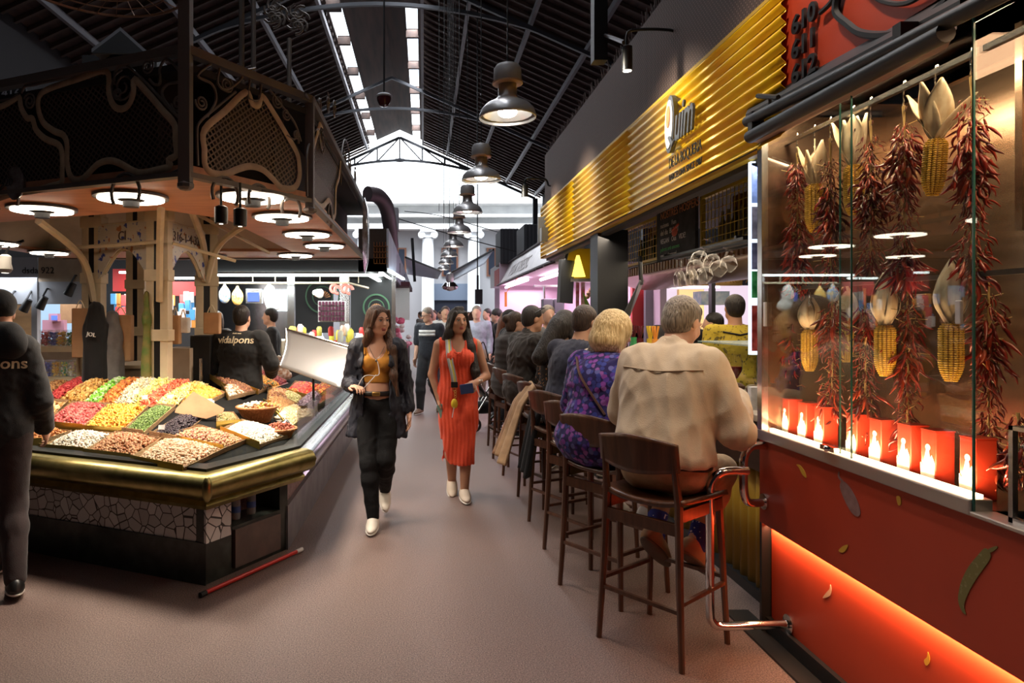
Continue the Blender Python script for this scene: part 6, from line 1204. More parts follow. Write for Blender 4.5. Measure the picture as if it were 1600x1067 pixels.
# ---------------------------------------------------------------- stools
WAL = mat('walnut_wood', (.115, .045, .022), .35, col2=(.06, .022, .011), scale=5, stretch=(6, 6, .6), detail=5, coat=.2)
def make_stool(label):
    t = thing('bar_stool', label, 'bar stool', (0, 0, 0), 0, 'walnut bar stools along the bar')
    for sx in (-1, 1):
        m = MB(); m.tube([(sx * .225, -.215, 0), (sx * .205, -.20, .4), (sx * .195, -.19, .74), (sx * .185, -.225, .98)], [.014, .018, .020, .012], 8); obj('leg', m, WAL, t, local=True)
        m = MB(); m.tube([(sx * .215, .215, 0), (sx * .185, .185, .72)], [.014, .019], 8); obj('leg', m, WAL, t, local=True)
    m = MB(); m.grid(lambda u, v: (-.215 + .43 * u, -.20 + .41 * v, .735 + .022 * (abs(2 * u - 1) ** 3) - .012 * math.sin(u * math.pi) + .012 * (1 - v) ** 3), 12, 10); obj('seat', m, WAL, t, local=True, solid=.024)
    m = MB(); m.grid(lambda u, v: (-.215 + .43 * u, -.225 - .02 * v - .05 * math.sin(u * math.pi) + .012, .895 + .125 * v + (.028 * math.sin(u * math.pi) * (v * 2 - 1))), 16, 8); obj('backrest', m, WAL, t, local=True, solid=.016)
    for a, b, r_ in (((-.20, -.195, .62), (.20, -.195, .62), .019),):
        m = MB(); m.box(-.195, .195, -.205, -.18, .60, .655); obj('seat_rail', m, WAL, t, local=True, smooth=0)
    for a, b in (((-.215, -.205, .26), (.215, -.205, .26)), ((-.20, .20, .33), (.20, .20, .33)), ((-.215, -.205, .30), (-.205, .20, .30)), ((.215, -.205, .30), (.205, .20, .30))):
        m = MB(); m.tube([a, b], .0125, 4, flat=((0, 0, 1), 1.5) if 0 else None); obj('stretcher', m, WAL, t, local=True, smooth=0)
    for s in (-1, 1): m = MB(); m.box(s * .19 - .012, s * .19 + .012, -.18, .18, .66, .715); obj('seat_rail', m, WAL, t, local=True, smooth=0)
    return t
STO = [(1.185, 3.375, -51, 'nearest walnut bar stool, under the man in the beige jacket'), (1.12, 4.02, -55, 'walnut bar stool under the blonde woman in the purple floral dress'), (1.13, 4.62, -60, 'third walnut bar stool from the camera, under the long brown hair'), (1.12, 5.25, -62, 'fourth walnut bar stool, under the man in the navy T-shirt'),
       (1.12, 5.95, -70, 'fifth walnut bar stool, with the camel and black coats over its back'), (1.08, 6.75, -70, 'sixth walnut bar stool, under the man in the black jacket'), (1.05, 7.55, -75, 'seventh walnut bar stool, its light wooden back free behind the padded jacket'), (1.05, 8.3, -80, 'eighth and farthest walnut bar stool')]
st0 = make_stool(STO[0][3]); st0.location = (STO[0][0], STO[0][1], 0); st0.rotation_euler = (0, 0, rad(STO[0][2]))
for x, y, a, lb in STO[1:]: dup(st0, (x, y, 0), rad(a), lb)
# coats
t = thing('coat', 'camel coat draped over the back of the fifth stool', 'coat', (.84, 5.9, .5))
def drape(name, x, y, ztop, zbot, w0, w1, m, seed, lean=-.14, label=None, r0=.06):
    m_ = MB(); ns = 26
    def fn(u, v):
        s = u * 2 - 1; wd = w0 + (w1 - w0) * v; fold = .022 * math.sin(u * 17 + seed) * (.3 + v); 
        return (x + lean * v - .045 * math.cos(min(v * 8, 1.57)) * 0 - .06 * min(1, v * 4) + fold, y + s * wd + .15 * v * (1 if seed % 2 else -1) * 0, ztop - (ztop - zbot) * v - .03 * abs(s))
    m_.grid(fn, 40, ns)
    m_.grid(lambda u, v: (x + .07 * v, y + (u * 2 - 1) * w0, ztop - .25 * v * v - .03 * abs(u * 2 - 1) + .01 * math.sin(v * 3)), 20, 8)
    return m_
obj('coat_fabric', drape('c', .91, 5.82, 1.055, .42, .17, .27, None, 2, -.22), cloth('camel_wool', (.56, .36, .20)), t, solid=.02)
t = thing('coat', 'black padded coat hanging over the stool back right of the camel coat', 'coat', (.95, 5.5, .5)); obj('coat_fabric', drape('c', .965, 5.50, 1.0, .38, .17, .20, None, 5, -.11), BLACK_C, t, solid=.035)
# ---------------------------------------------------------------- chilli stall
REDP = mat('red_laminate', (.44, .048, .018), .45, col2=(.41, .043, .017), scale=3); REDL = mat('red_orange_board', (.50, .055, .02), .5); STW = mat('warm_stainless', (.36, .25, .18), .26, .9, col2=(.24, .16, .11), scale=2, stretch=(1, 1, 10), bump=.05)
YA, YB2 = 1.2, 3.455
cs = thing('chilli_stall', 'red chilli stall with stainless steel lining and glass front', 'stall', (WX, 2.6, 0))
m_ = MB(); m_.box(WX, 2.5, YA, YB2, .565, .985); obj('red_panel', m_, REDP, cs, smooth=0); m_ = MB(); m_.box(WX + .055, 2.5, YA, YB2 - .01, .085, .54); obj('lower_red_panel', m_, REDL, cs, smooth=0)
m_ = MB(); m_.box(WX + .03, 2.5, YA, YB2, .0, .085); m_.box(1.63, WX + .06, YA, YB2 + .25, 0, .012); obj('black_plinth', m_, BLACKM, cs, smooth=0); m_ = MB(); m_.box(1.79, 2.5, YB2 - .001, YB2 + .01, 0, 2.5); m_.box(WX + .01, 1.80, YB2 - .001, YB2 + .02, 0, .56); obj('end_wall', m_, BLACKM, cs, smooth=0)
m_ = MB(); m_.box(WX - .015, WX + .06, 2.11, YB2, .985, 1.035); m_.box(WX - .015, WX + .4, YA, 2.11, .985, 1.0); obj('sill', m_, mat('sill_aluminium', (.55, .52, .50), .35, .8), cs, bevel=.004, smooth=0)
m_ = MB(); m_.box(WX + .06, 2.36, YA, YB2, .985, 1.0); obj('case_floor', m_, STW, cs, smooth=0)
m_ = MB(); m_.box(2.32, 2.36, YA, YB2, 1.0, 2.75); obj('steel_back', m_, STW, cs, smooth=0); m_ = MB(); m_.box(WX + .02, 2.34, YB2 - .03, YB2 - .004, 1.0, 2.6); m_.box(2.06, 2.32, 2.35, 2.38, 1.9, 2.75); obj('steel_side', m_, STW, cs, smooth=0)
m_ = MB(); m_.box(WX + .02, 2.36, YA, YB2, 2.62, 2.66); obj('case_ceiling', m_, STW, cs, smooth=0)
m_ = MB(); m_.box(WX - .012, WX + .02, YB2 - .045, YB2, .99, 2.47); obj('steel_post', m_, STEEL, cs, smooth=0)
m_ = MB(); m_.box(WX - .012, WX - .006, 2.70, YB2 - .05, 1.04, 2.55); g1 = obj('glass_pane', m_, GLASS, cs, smooth=0); m_ = MB(); m_.box(WX + .004, WX + .010, 2.11, 2.80, 1.04, 2.55); obj('glass_pane', m_, GLASS, cs, smooth=0); m_ = MB(); m_.box(WX, 2.25, 2.105, 2.113, 1.0, 2.6); obj('glass_pane', m_, GLASS, cs, smooth=0)
m_ = MB(); m_.box(WX - .006, WX, 2.104, 2.110, 1.0, 2.7); m_.box(WX - .0125, WX - .0055, 2.698, 2.700, 1.04, 2.55); m_.box(WX + .0035, WX + .0105, 2.7985, 2.8005, 1.04, 2.55); obj('glass_edge', m_, GEDGE, cs, smooth=0)
for px, py, h_ in ((1201, 491, .12), (1507, 488, .075)):
    y = yat(px, WX); z = EYE - (py - VY) / F * y; m_ = MB(); m_.box(WX - .022, WX - .012, y - .012, y + .012, z - h_ / 2, z + h_ / 2); obj('finger_pull', m_, mat('clear_acrylic', (.7, .65, .62), .2), cs, bevel=.003, smooth=0)
# sliding lock
m_ = MB(); m_.box(WX - .03, WX - .01, 2.78, 2.88, 1.045, 1.065); m_.ball((WX - .03, 2.83, 1.055), .014, 8); obj('lock', m_, CHROME, cs)
# LED strips
LEDW = glow('warm_led', (1, .66, .36), 16); m_ = MB(); m_.box(WX + .025, WX + .045, 2.13, YB2 - .05, 1.036, 1.045); obj('led_strip', m_, LEDW, cs, smooth=0)
light('AREA', 'case_floor_led', (WX + .06, 2.78, 1.06), 15, (1, .62, .32), .03, 1.25, aim=(.55, 0, 1)); light('AREA', 'case_top_led', (WX + .10, 2.6, 2.56), 20, (1, .70, .42), .06, 1.7, aim=(.5, 0, -1))
light('AREA', 'side_case_led', (1.95, 1.75, 2.5), 9, (1, .55, .3), .3, .6)
light('AREA', 'plinth_led', (WX + .035, 2.35, .545), 12, (1, .50, .24), .02, 2.2, aim=(.3, 0, -1))
# upper red board with numbers and logo
m_ = MB(); m_.box(WX + .02, 2.3, YA, yat(1222, WX + .02), 2.62, 4.3); obj('upper_red_board', m_, REDL, cs, smooth=0)
for s, py in (('610', 46), ('611', 84), ('612', 122)):
    y0 = yat(1236, WX); z = EYE - (py - VY) / F * y0 - .035; text('stall_number', s, .115, frame_m((WX + .0, y0 - .01, z), (0, -1, 0), (0, 0, 1)), BLACKM, cs, ext=.007, sx=1.15, bold=.003)
m_ = MB(); P = [onX(1282, 20, WX), onX(1300, 2, WX), onX(1310, -20, WX)]; m_.tube(smoothpath(P, 4), .011, 6); P = [onX(1318, -40, WX), onX(1306, 15, WX), onX(1325, 38, WX), onX(1350, 53, WX), onX(1400, 52, WX), onX(1460, 20, WX), onX(1500, -25, WX)]; m_.tube(smoothpath(P, 6), .016, 6); P = [onX(1340, -30, WX), onX(1375, 0, WX), onX(1420, 4, WX), onX(1470, -30, WX)]; m_.tube(smoothpath(P, 6), .010, 6); obj('logo_outline', m_, BLACKM, cs)
light('SPOT', 'red_board_fill', (1.1, 2.7, 3.9), 60, (1, .8, .6), .05, aim=(.5, .05, -.75), spot=110)  # unseen fill spot added to brighten the upper red board
m_ = MB(); A = [onX(1184, 150, 1.6), onX(1216, 152, 1.6)]; m_.tube(A, .012, 6); m_.tube([onX(1203, 152, 1.6), onX(1203, 180, 1.62)], .008, 6); obj('small_black_arm', m_, BLACKM, cs)
def atX(px, py, X): return onX(px, py, X)
sd = thing('rolled_blind', 'pair of black rolled blind tubes along the top of the chilli stall', 'blind', (1.6, 2.7, 2.5))
m_ = MB(); m_.tube([atX(1168, 190, 1.60), atX(1600, -28, 1.60)], .027, 14); obj('upper_tube', m_, BLACKM, sd); m_ = MB(); m_.tube([atX(1172, 214, 1.60), atX(1478, 50, 1.60)], .031, 14); obj('lower_tube', m_, BLACKM, sd)
m_ = MB(); m_.tube([atX(1195, 200, 1.61), atX(1470, 58, 1.61)], .014, 6); obj('chrome_rod', m_, mat('grey_rod', (.35, .34, .33), .3, .8), sd)
for px, py in ((1178, 198), (1410, 70)): c0 = atX(px, py, 1.60); m_ = MB(); m_.box(c0.x - .02, c0.x + .04, c0.y - .02, c0.y + .02, c0.z - .05, c0.z + .07); obj('clamp', m_, BLACKM, sd, smooth=0)
m_ = MB(); m_.slab([atX(1178, 222, 1.64), atX(1495, 45, 1.64), atX(1480, 75, 1.70), atX(1190, 225, 1.70)], (.0, 0, .015)); obj('pink_underside', m_, mat('pink_board', (.55, .38, .33), .5), sd, smooth=0)
m_ = MB(); m_.slab([atX(1165, 185, 1.64), atX(1500, 10, 1.64), atX(1500, -10, 1.74), atX(1172, 168, 1.74)], (0, 0, .02)); obj('top_board', m_, BLACKM, sd, smooth=0)
# rails and hooks
rl_ = thing('steel_hook_rail', 'square steel rail running along the top inside the chilli case', 'rail', (1.8, 2.8, 2.47)); m_ = MB(); RA, RB = Vector((1.82, 3.43, 2.47)), Vector((1.82, 2.0, 2.47)); m_.tube([RA, RB], .014, 4); obj('bar', m_, STEEL, rl_, smooth=0)
m_ = MB(); m_.tube([Vector((1.82, 3.43, 1.74)), Vector((1.82, 2.0, 1.74))], .012, 4); tag(obj('lower_hook_rail', m_, mat('dull_rail', (.12, .09, .075), .6, .3), smooth=0), 'thin steel rail across the middle of the chilli case', 'rail')
def hook(y, z, m=None):
    P = [(0, 0, 0)]; M = Matrix.Translation((1.82, y, z)); pts = [Vector((-.006 + .020 * math.cos(a), 0, .02 * math.sin(a))) for a in [-.5 + i * .42 for i in range(9)]][::-1]
    low = [Vector((.0 + .016, 0, -.03)), Vector((.004, 0, -.05))] + [Vector((-.006 + .022 * math.cos(a), 0, -.07 + .022 * math.sin(a))) for a in [.8 - i * .5 for i in range(8)]]
    mb = MB(); mb.tube([M @ (Matrix.Rotation(1.2, 3, 'Z') @ p) for p in pts[::-1][::1] + low] if 0 else smoothpath([M @ (Matrix.Rotation(1.2, 3, 'Z') @ p) for p in pts + low], 2), .003, 6); return mb
def ypx(px, X=1.82): return yat(px, X)
def add_hook(y, z, where): tag(obj('steel_hook', hook(y, z), CHROME), 'S-shaped steel hook %s' % where, 'hook', 'S-hooks in the chilli case')
# chilli strings
CHM = [mat('dried_chilli_%d' % i, c, .24, coat=.3) for i, c in enumerate(((.20, .015, .012), (.30, .025, .015), (.12, .012, .012), (.38, .05, .02)))]
STK = mat('dry_straw', (.50, .33, .12), .7)
def chilli_mesh(i):
    R_ = random.Random(i); m = MB(); L = .062; P = []; R = []; bend = R_.uniform(-.012, .018)
    for k in range(7):
        q = k / 6; P.append((L * q, bend * math.sin(q * 3.1), -.012 * q * q + R_.uniform(-.0015, .0015))); R.append(.0058 * math.sin(min(1, q * 1.6 + .25) * 1.57) * (1 - q ** 2.2) + .0009)
    m.tube(P, R, 6); m.mi = 1; m.tube([(0, 0, 0), (-.012, .002, .006)], .0014, 4); mm = mesh_from(m.v, m.f, [CHM[i % 4], STK], 'chilli', m.m); mm.polygons.foreach_set('use_smooth', [True] * len(mm.polygons)); return mm
CME = [chilli_mesh(i) for i in range(8)]
def chilli_string(px, py0, py1, label, X=1.82, wdt=.055, top=None, n=170, sc=1.0):
    y = ypx(px, X); z0, z1_ = EYE - (py0 - VY) / F * y, EYE - (py1 - VY) / F * y; t = thing('chilli_string', label, 'chilli string', (X, y, z0), group='strings of dried chillies'); R_ = random.Random(px)
    m = MB(); tz = (top or 2.40); m.tube([(X, y, tz), (X + .004, y + .005, z0 - .02), (X, y, z1_ + .05)], .004, 5); m.tube([(X, y + .01, tz), (X - .004, y - .005, z0 - .02)], .0025, 4); obj('cord', m, STK, t)
    H = z0 - z1_; rest_v = []; n = int(n * 1.75 * H / .6); items = []
    for i in range(n):
        q = (i + .5) / n; a = i * 2.39996 + R_.uniform(-.4, .4); z = -H * q; rr = wdt * .75 * R_.random(); w_ = (.8 + .35 * math.sin(q * 9 + px)) * (1 if q > .12 else .55 + q * 3.5)
        el = R_.uniform(-1.5, -.5) if q > .05 else R_.uniform(-1.4, -.8); items.append((rr * math.cos(a), rr * math.sin(a), z, a, el, sc * w_ * R_.uniform(.75, 1.2)))
    vis = sorted(range(n), key=lambda i: math.cos(items[i][3] + 2.2), reverse=True)[:100]; vset = set(vis); rb = MB(); tv = [np.array([v.co[:] for v in me.vertices]) for me in CME]; V = []; Fc = []; Mi = []; k0 = 0
    for i, (x_, y_, z, a, el, s) in enumerate(items):
        M = Matrix.Translation((x_, y_, z)) @ Matrix.Rotation(a, 4, 'Z') @ Matrix.Rotation(-el, 4, 'Y') @ Matrix.Rotation(R_.uniform(0, 6), 4, 'X') @ Matrix.Scale(s * 1.05, 4); me = CME[i % 8]
        if i in vset: o = bpy.data.objects.new('chilli', me); S.collection.objects.link(o); o.parent = t; o.matrix_local = M
        else:
            A = np.array(M); v = tv[i % 8] @ A[:3, :3].T + A[:3, 3]; V.append(v); Fc += [[j + k0 for j in p.vertices] for p in me.polygons]; Mi += [(0 if p.material_index == 0 else 1) for p in me.polygons]; k0 += len(v)
    if V:
        me = mesh_from(np.concatenate(V), Fc, [CHM[px % 3], STK], 'more_chillies', Mi); me.polygons.foreach_set('use_smooth', [True] * len(me.polygons)); o = bpy.data.objects.new('more_chillies', me); S.collection.objects.link(o); o.parent = t; o['kind'] = 'stuff'
    m = MB()
    for i in range(34):
        q = R_.random(); a = R_.uniform(0, 6.28); r1 = R_.uniform(.03, .075); m.tube([(0, 0, -H * q), (r1 * math.cos(a), r1 * math.sin(a), -H * q + R_.uniform(-.02, .03))], .0014, 3)
    o = obj('straw_stems', m, STK, t, local=True); o['kind'] = 'stuff'; return t
US = [(1246, 255, 462, 'dried red chilli string at the far left of the top row'), (1298, 247, 440, 'dried red chilli string between the two left corn cobs'), (1361, 212, 420, 'dried red chilli string right of the second corn cob in the top row'), (1413, 192, 440, 'dried red chilli string left of the big corn cob in the top row'), (1519, 152, 440, 'long dried red chilli string nearest the camera, behind the glass edge')]
for px, a, b, lb in US: chilli_string(px, a, b, lb, wdt=.06); add_hook(ypx(px), 2.47, 'above the chilli string ' + lb.split(' string ')[1].replace(' of the top row', '').replace(' in the top row', ''))
for px, a, b, lb in ((1236, 476, 650, 'lower dried chilli string at the far left above the red tins'), (1300, 470, 648, 'lower dried chilli string beside the left lower cob'), (1352, 478, 690, 'lower dried chilli string in the middle of the case'), (1418, 455, 690, 'lower dried chilli string between the two right lower cobs'), (1545, 460, 745, 'lower dried chilli string right of the glass edge, full of pale stems')):
    chilli_string(px, a, b, lb, X=1.86 if px < 1500 else 1.90, wdt=.055, top=1.72, n=130)
# corn cobs
def corn_mat():
    m = mat('corn_kernels', (.88, .52, .05), .35); nt = m.node_tree; return m
CORN = corn_mat(); HUSK = mat('pale_husk', (.92, .78, .58), .7, col2=(.75, .56, .36), scale=9, stretch=(8, 8, .8)); PINKR = mat('pink_cord', (.7, .3, .25), .6)
def corn(px, py0, py1, label, X=1.80, spread=1.0, top=None, tilt=0, husk_h=.17, closed=False):
    y = ypx(px, X); z0, z1_ = EYE - (py0 - VY) / F * y, EYE - (py1 - VY) / F * y; L = z0 - z1_; t = thing('corn_cob', label, 'corn cob', (X, y, z0), group='dried corn cobs'); t.rotation_euler = (tilt, 0, 0)
    WM[t.name] = Matrix.Translation((X, y, z0)) @ Matrix.Rotation(tilt, 4, 'X'); rr = L * .175; nr, nk = 14, 26; m = MB()
    m.lathe([(rr * .5, -.0), (rr * .93, -L * .1), (rr * .93, -L * .7), (rr * .6, -L * .93), (rr * .2, -L)], 18); m.mi = 1; m.m = [1] * len(m.f); m.mi = 0
    for j in range(nk):
        q = (j + .5) / nk; z = -L * q; R = rr * (math.sin(min(1, q * 5 + .35) * 1.57)) * (1 if q < .65 else 1 - ((q - .65) / .35) ** 2 * .62)
        for i in range(nr): a = 2 * math.pi * (i + .0) / nr; m.ball((R * .93 * math.cos(a), R * .93 * math.sin(a), z), (rr * .17, rr * .21 * R / rr, L / nk * .52), 6, Matrix.Rotation(a, 4, 'Z'))
    obj('cob', m, [CORN, mat('cob_core_shaded', (.34, .15, .02), .6)], t, local=True); R_ = random.Random(px)  # core coloured dark to put shade into the gaps between kernels
    for i in range(6):
        m = MB(); a = i * 6.283 / 6 + R_.uniform(-.3, .3); h = husk_h * R_.uniform(.8, 1.2); sp = (R_.uniform(.01, .075) * spread) if not closed else R_.uniform(.0, .012); wd = .044 if not closed else .040
        ca, sa = math.cos(a), math.sin(a)
        def fn(u, v, ca=ca, sa=sa, h=h, sp=sp, wd=wd):
            s = (u * 2 - 1) * wd * math.sin(math.pi * (.12 + .85 * v)) ; r0 = .012 * math.sin(v * 3.14) * (3 if closed else 1.4) + sp * v ** 1.6 + .006 - .008 * (u * 2 - 1) ** 2
            return (ca * r0 - sa * s, sa * r0 + ca * s, h * v - .008)
        m.grid(fn, 6, 10); obj('husk_leaf', m, HUSK, t, local=True, solid=.0015)
    m = MB(); m.ball((0, 0, .004), (.016, .016, .016), 10); m.tube([(0, 0, 0), (0, 0, (top or 2.42) - z0)], .003, 5); obj('tie', m, HUSK if not closed else STK, t, local=True)
    return t
corn(1273, 288, 363, 'small corn cob at the left of the top row with upright pale husks', spread=1.1); corn(1334, 258, 336, 'second corn cob in the top row, with tall curling husks', X=1.84, spread=1.3, husk_h=.2); corn(1463, 217, 305, 'biggest corn cob, nearest in the top row, with spread white husks', spread=1.5, tilt=.10, husk_h=.18)
corn(1265, 515, 580, 'left corn cob of the lower row, partly behind chillies', X=1.88, closed=True, top=1.72, husk_h=.15); corn(1322, 510, 566, 'second corn cob of the lower row, behind the glass overlap', X=1.95, closed=True, top=1.72); corn(1383, 508, 588, 'third corn cob of the lower row hanging on long gauzy husks', closed=True, top=1.72, husk_h=.19); corn(1486, 505, 596, 'right corn cob of the lower row under a puffy closed husk', closed=True, top=1.72, husk_h=.20)
for y, w_ in ((ypx(1273, 1.82), 'above the left small corn cob'), (ypx(1463), 'above the biggest corn cob'), (ypx(1334), 'above the second corn cob')): add_hook(y, 2.47, 'on the top rail ' + w_)
for y, w_ in ((ypx(1383), 'above the third lower corn cob'), (ypx(1486), 'above the right lower corn cob'), (ypx(1265), 'above the left lower corn cob')): add_hook(y, 1.74, 'on the lower rail ' + w_)
m_ = MB(); m_.tube(smoothpath([(2.30, 1.98, 2.45), (2.30, 1.99, 2.2), (2.30, 2.09, 1.9), (2.30, 2.08, 1.7), (2.28, 1.98, 1.45)], 6), .005, 6); tag(obj('wire_cable', m_, BLACKM), 'loose black cable hanging down the steel back of the case', 'cable')
# red tins on the sill
TIN = mat('red_tin', (.52, .045, .02), .3, .2); TLB = mat('label_glare_white', (.85, .80, .72), .5)
for i, (px, h_) in enumerate(((1226, .155), (1253, .155), (1279, .155), (1330, .155), (1367, .155), (1412, .16), (1450, .16), (1512, .165))):
    X = 1.80; y = ypx(px, X); t = thing('red_tin', 'red paprika tin with label and painted LED glare, %s from the left on the sill' % ('first', 'second', 'third', 'fourth', 'fifth', 'sixth', 'seventh', 'eighth')[i], 'tin', (X, y, 1.0), group='red tins along the sill')
    m = MB(); hw = .035; m.box(X, X + .07, y - hw, y + hw, 1.0, 1.0 + h_ + .035); obj('tin_body', m, TIN, t, bevel=.004, smooth=0); m = MB(); m.box(X - .001, X + .071, y - hw - .001, y + hw + .001, 1.0 + h_ + .033, 1.0 + h_ + .038); obj('lid', m, TIN, t, smooth=0)
    m = MB()
    m.slab([(X - .001, y + a, 1.0 + c) for a, c in ((-.033, .005), (.033, .005), (.033, .075), (.022, .06), (.012, .10), (.006, .125), (-.006, .125), (-.012, .095), (-.02, .11), (-.033, .085))], (-.002, 0, 0))  # white shape joins the label and the LED glare painted onto the tin
    m.ball((X - .001, y, 1.135), (.002, .012, .012), 10); obj('label_with_glare', m, TLB, t, smooth=0)
# decals on the red panel
def decal(pts, X, label, m, name='decal'):
    m_ = MB(); P = smoothpath([onX(px, py, X) for px, py in pts], 5, True); m_.slab([(p.x, p.y, p.z) for p in P], (-.0015, 0, 0)); o = obj(name, m_, m, cs, smooth=0); o['label'] = label
    bm = bmesh.new(); bm.from_mesh(o.data); bmesh.ops.triangulate(bm, faces=[f for f in bm.faces if len(f.verts) > 4]); bm.to_mesh(o.data); bm.free()
GP = mat('printed_green_pepper', (.17, .15, .045), .5, col2=(.30, .28, .14), scale=60, lo=.6, hi=.75); PP = mat('printed_purple_pepper', (.20, .10, .09), .5, col2=(.28, .17, .16), scale=25); PY = mat('printed_yellow', (.62, .36, .04), .5); PC_ = mat('printed_cream', (.65, .42, .30), .5)
def d6(*p): return [(1180 + x * .344, 700 + y * .344) for x, y in p]
decal(d6((1045, 455), (1070, 480), (1065, 510), (1030, 560), (990, 620), (960, 680), (950, 720), (958, 755), (940, 740), (925, 700), (925, 660), (940, 600), (970, 540), (1010, 490)), WX - .001, 'printed green pepper', GP); decal(d6((1060, 460), (1095, 445), (1100, 455), (1070, 475)), WX - .001, 'printed pepper stem', GP)
decal(d6((395, 150), (420, 165), (450, 210), (472, 260), (478, 300), (460, 310), (430, 280), (400, 220), (386, 175)), WX - .001, 'printed purple chilli', PP); decal(d6((378, 110), (384, 108), (384, 130), (400, 148), (392, 152), (378, 132)), WX - .001, 'printed chilli stem', PP)
decal(d6((188, 75), (205, 78), (225, 105), (233, 135), (215, 120), (200, 90)), WX - .001, 'printed yellow chilli flake', PY); decal(d6((643, 220), (660, 222), (663, 255), (650, 258)), WX - .001, 'printed yellow chilli flake', PY); decal(d6((380, 465), (400, 445), (422, 440), (412, 465), (395, 475)), WX - .001, 'printed yellow chilli flake', PY)
decal(d6((308, 680), (325, 655), (338, 640), (342, 620), (347, 640), (342, 668), (325, 678)), WX + .054, 'printed pale seed', PC_); decal(d6((768, 965), (782, 948), (785, 925), (794, 950), (792, 975), (778, 988)), WX + .054, 'printed yellow seed', PY)
# chrome guard rails
hr = thing('chrome_guard_rail', 'bent chrome guard rail looping out from the red stall beside the nearest stool', 'guard rail', (1.7, 3.3, 0)); m_ = MB()
P = smoothpath([(1.74, 3.28, .125), (1.60, 3.28, .12), (1.43, 3.28, .115), (1.385, 3.28, .14), (1.375, 3.28, .20), (1.375, 3.28, .45), (1.375, 3.28, .72), (1.385, 3.28, .81), (1.44, 3.28, .855), (1.56, 3.285, .86)], 5); m_.tube(P, .020, 14); obj('long_loop', m_, CHROME, hr)
m_ = MB(); P = smoothpath([(1.72, 3.40, .985 - .03), (1.62, 3.36, .965), (1.565, 3.33, .925), (1.56, 3.33, .84), (1.565, 3.33, .73), (1.61, 3.36, .685), (1.72, 3.40, .68)], 5); m_.tube(P, .020, 14); obj('handle_loop', m_, CHROME, hr); m_ = MB()
m_.lathe([(.045, 0), (.045, .008), (.02, .012)], 16, frame_m((1.755, 3.28, .125), (0, 1, 0), (0, 0, 1)) @ Matrix.Diagonal((1, 1, -1, 1))); m_.lathe([(.04, 0), (.04, .01)], 16, frame_m((WX, 3.40, .68), (0, 1, 0), (0, 0, 1)) @ Matrix.Diagonal((1, 1, -1, 1))); obj('wall_flange', m_, CHROME, hr)
# small glass case at the right edge
gc = thing('counter_glass_case', 'small glass case at the lower right edge with dried red strands', 'glass case', (WX + .05, 1.8, 1.0)); m_ = MB(); m_.box(WX + .02, WX + .024, YA, 1.995, 1.0, 1.27); m_.box(WX + .02, 2.2, 1.99, 1.994, 1.0, 1.27); obj('glass_pane', m_, GLASS, gc, smooth=0); m_ = MB(); m_.box(WX + .012, WX + .028, 1.985, 2.0, 1.0, 1.275); m_.box(WX + .012, WX + .028, YA, 2.0, 1.27, 1.282); m_.box(WX + .012, 2.2, 1.985, 2.0, 1.27, 1.282); m_.box(WX + .012, WX + .03, YA, 2.0, 1.0, 1.015); obj('frame', m_, STEEL, gc, smooth=0)
chilli_string(1592, 650, 760, 'dried red strand hanging inside the small glass case at the right edge', X=1.86, wdt=.04, top=1.3, n=120)
# illuminated poster strip beside the stall
lp = thing('lightbox_poster', 'narrow lit poster strip between the bar and the chilli stall', 'poster', (1.76, 3.62, 1.9)); m_ = MB(); m_.box(1.725, 1.80, 3.60, 3.63, 1.40, 2.42); obj('lit_panel', m_, glow('poster_white', (.75, .88, 1), 1.6), lp, smooth=0)
for z0, z1_, c_, n_ in ((2.20, 2.41, (.05, .12, .45), 'blue_print'), (2.01, 2.18, (.12, .14, .25), 'grey_print'), (1.85, 1.99, (.1, .13, .3), 'slate_print'), (1.70, 1.84, (.02, .30, .10), 'green_print'), (1.42, 1.66, (.35, .04, .04), 'red_print')): m_ = MB(); m_.box(1.729, 1.80, 3.596, 3.60, z0, z1_); obj(n_, m_, mat(n_, c_, .4, col2=tuple(min(1, q * 2.4 + .1) for q in c_), scale=16), lp, smooth=0)
# ---------------------------------------------------------------- stalls beyond the bar
fs_ = thing('fish_stall', 'pink-lit stall beyond the bar with a slanted silver sign board', 'stall', (2.0, 12.5, 0)); SLV = mat('silver_pink_sign', (.50, .44, .46), .3, .6, col2=(.38, .33, .36), scale=3)
XF = 1.95; m_ = MB(); a, b = 10.4, 17.5; m_.add([(XF, a, 2.44), (XF, b, 2.44), (XF + .25, b, 2.98), (XF + .25, a, 2.98), (XF + .5, a, 2.44), (XF + .5, b, 2.44), (XF + .5, b, 2.98), (XF + .5, a, 2.98)], [(0, 1, 2, 3), (4, 7, 6, 5), (0, 3, 7, 4), (1, 5, 6, 2), (3, 2, 6, 7), (0, 4, 5, 1)]); obj('sign_board', m_, SLV, fs_, smooth=0)
m_ = MB(); m_.tube([(XF, a, 2.44), (XF, b, 2.44)], .03, 6); m_.tube([(XF + .24, a, 3.0), (XF + .24, b, 3.0)], .03, 6); 
for i in range(10): y = a + i * .75; m_.tube([(XF - .12, y, 2.38), (XF + .05, y, 2.44)], .02, 6)
obj('frame_tube', m_, mat('dark_frame', (.06, .045, .05), .4, .4), fs_); text('sign_letters', 'PEIX FRESC', .42, frame_m((XF + .045, 16.2, 2.56), (0, -1, 0), (.25, 0, .54)), mat('sign_pale', (.62, .55, .56), .4), fs_, sx=1.4)
m_ = MB(); m_.box(XF + .01, 6.4, 17.6, 17.7, 0, 3); m_.box(3.6, 3.7, 10.4, 17.6, 0, 2.44); obj('lit_pink_wall', m_, mat('pink_white_tiles', (.80, .62, .74), .5), fs_, smooth=0); m_ = MB(); m_.box(XF, 3.7, 10.4, 17.6, 2.40, 2.44); obj('ceiling', m_, mat('pink_white_tiles', (.8, .62, .74)), fs_, smooth=0)
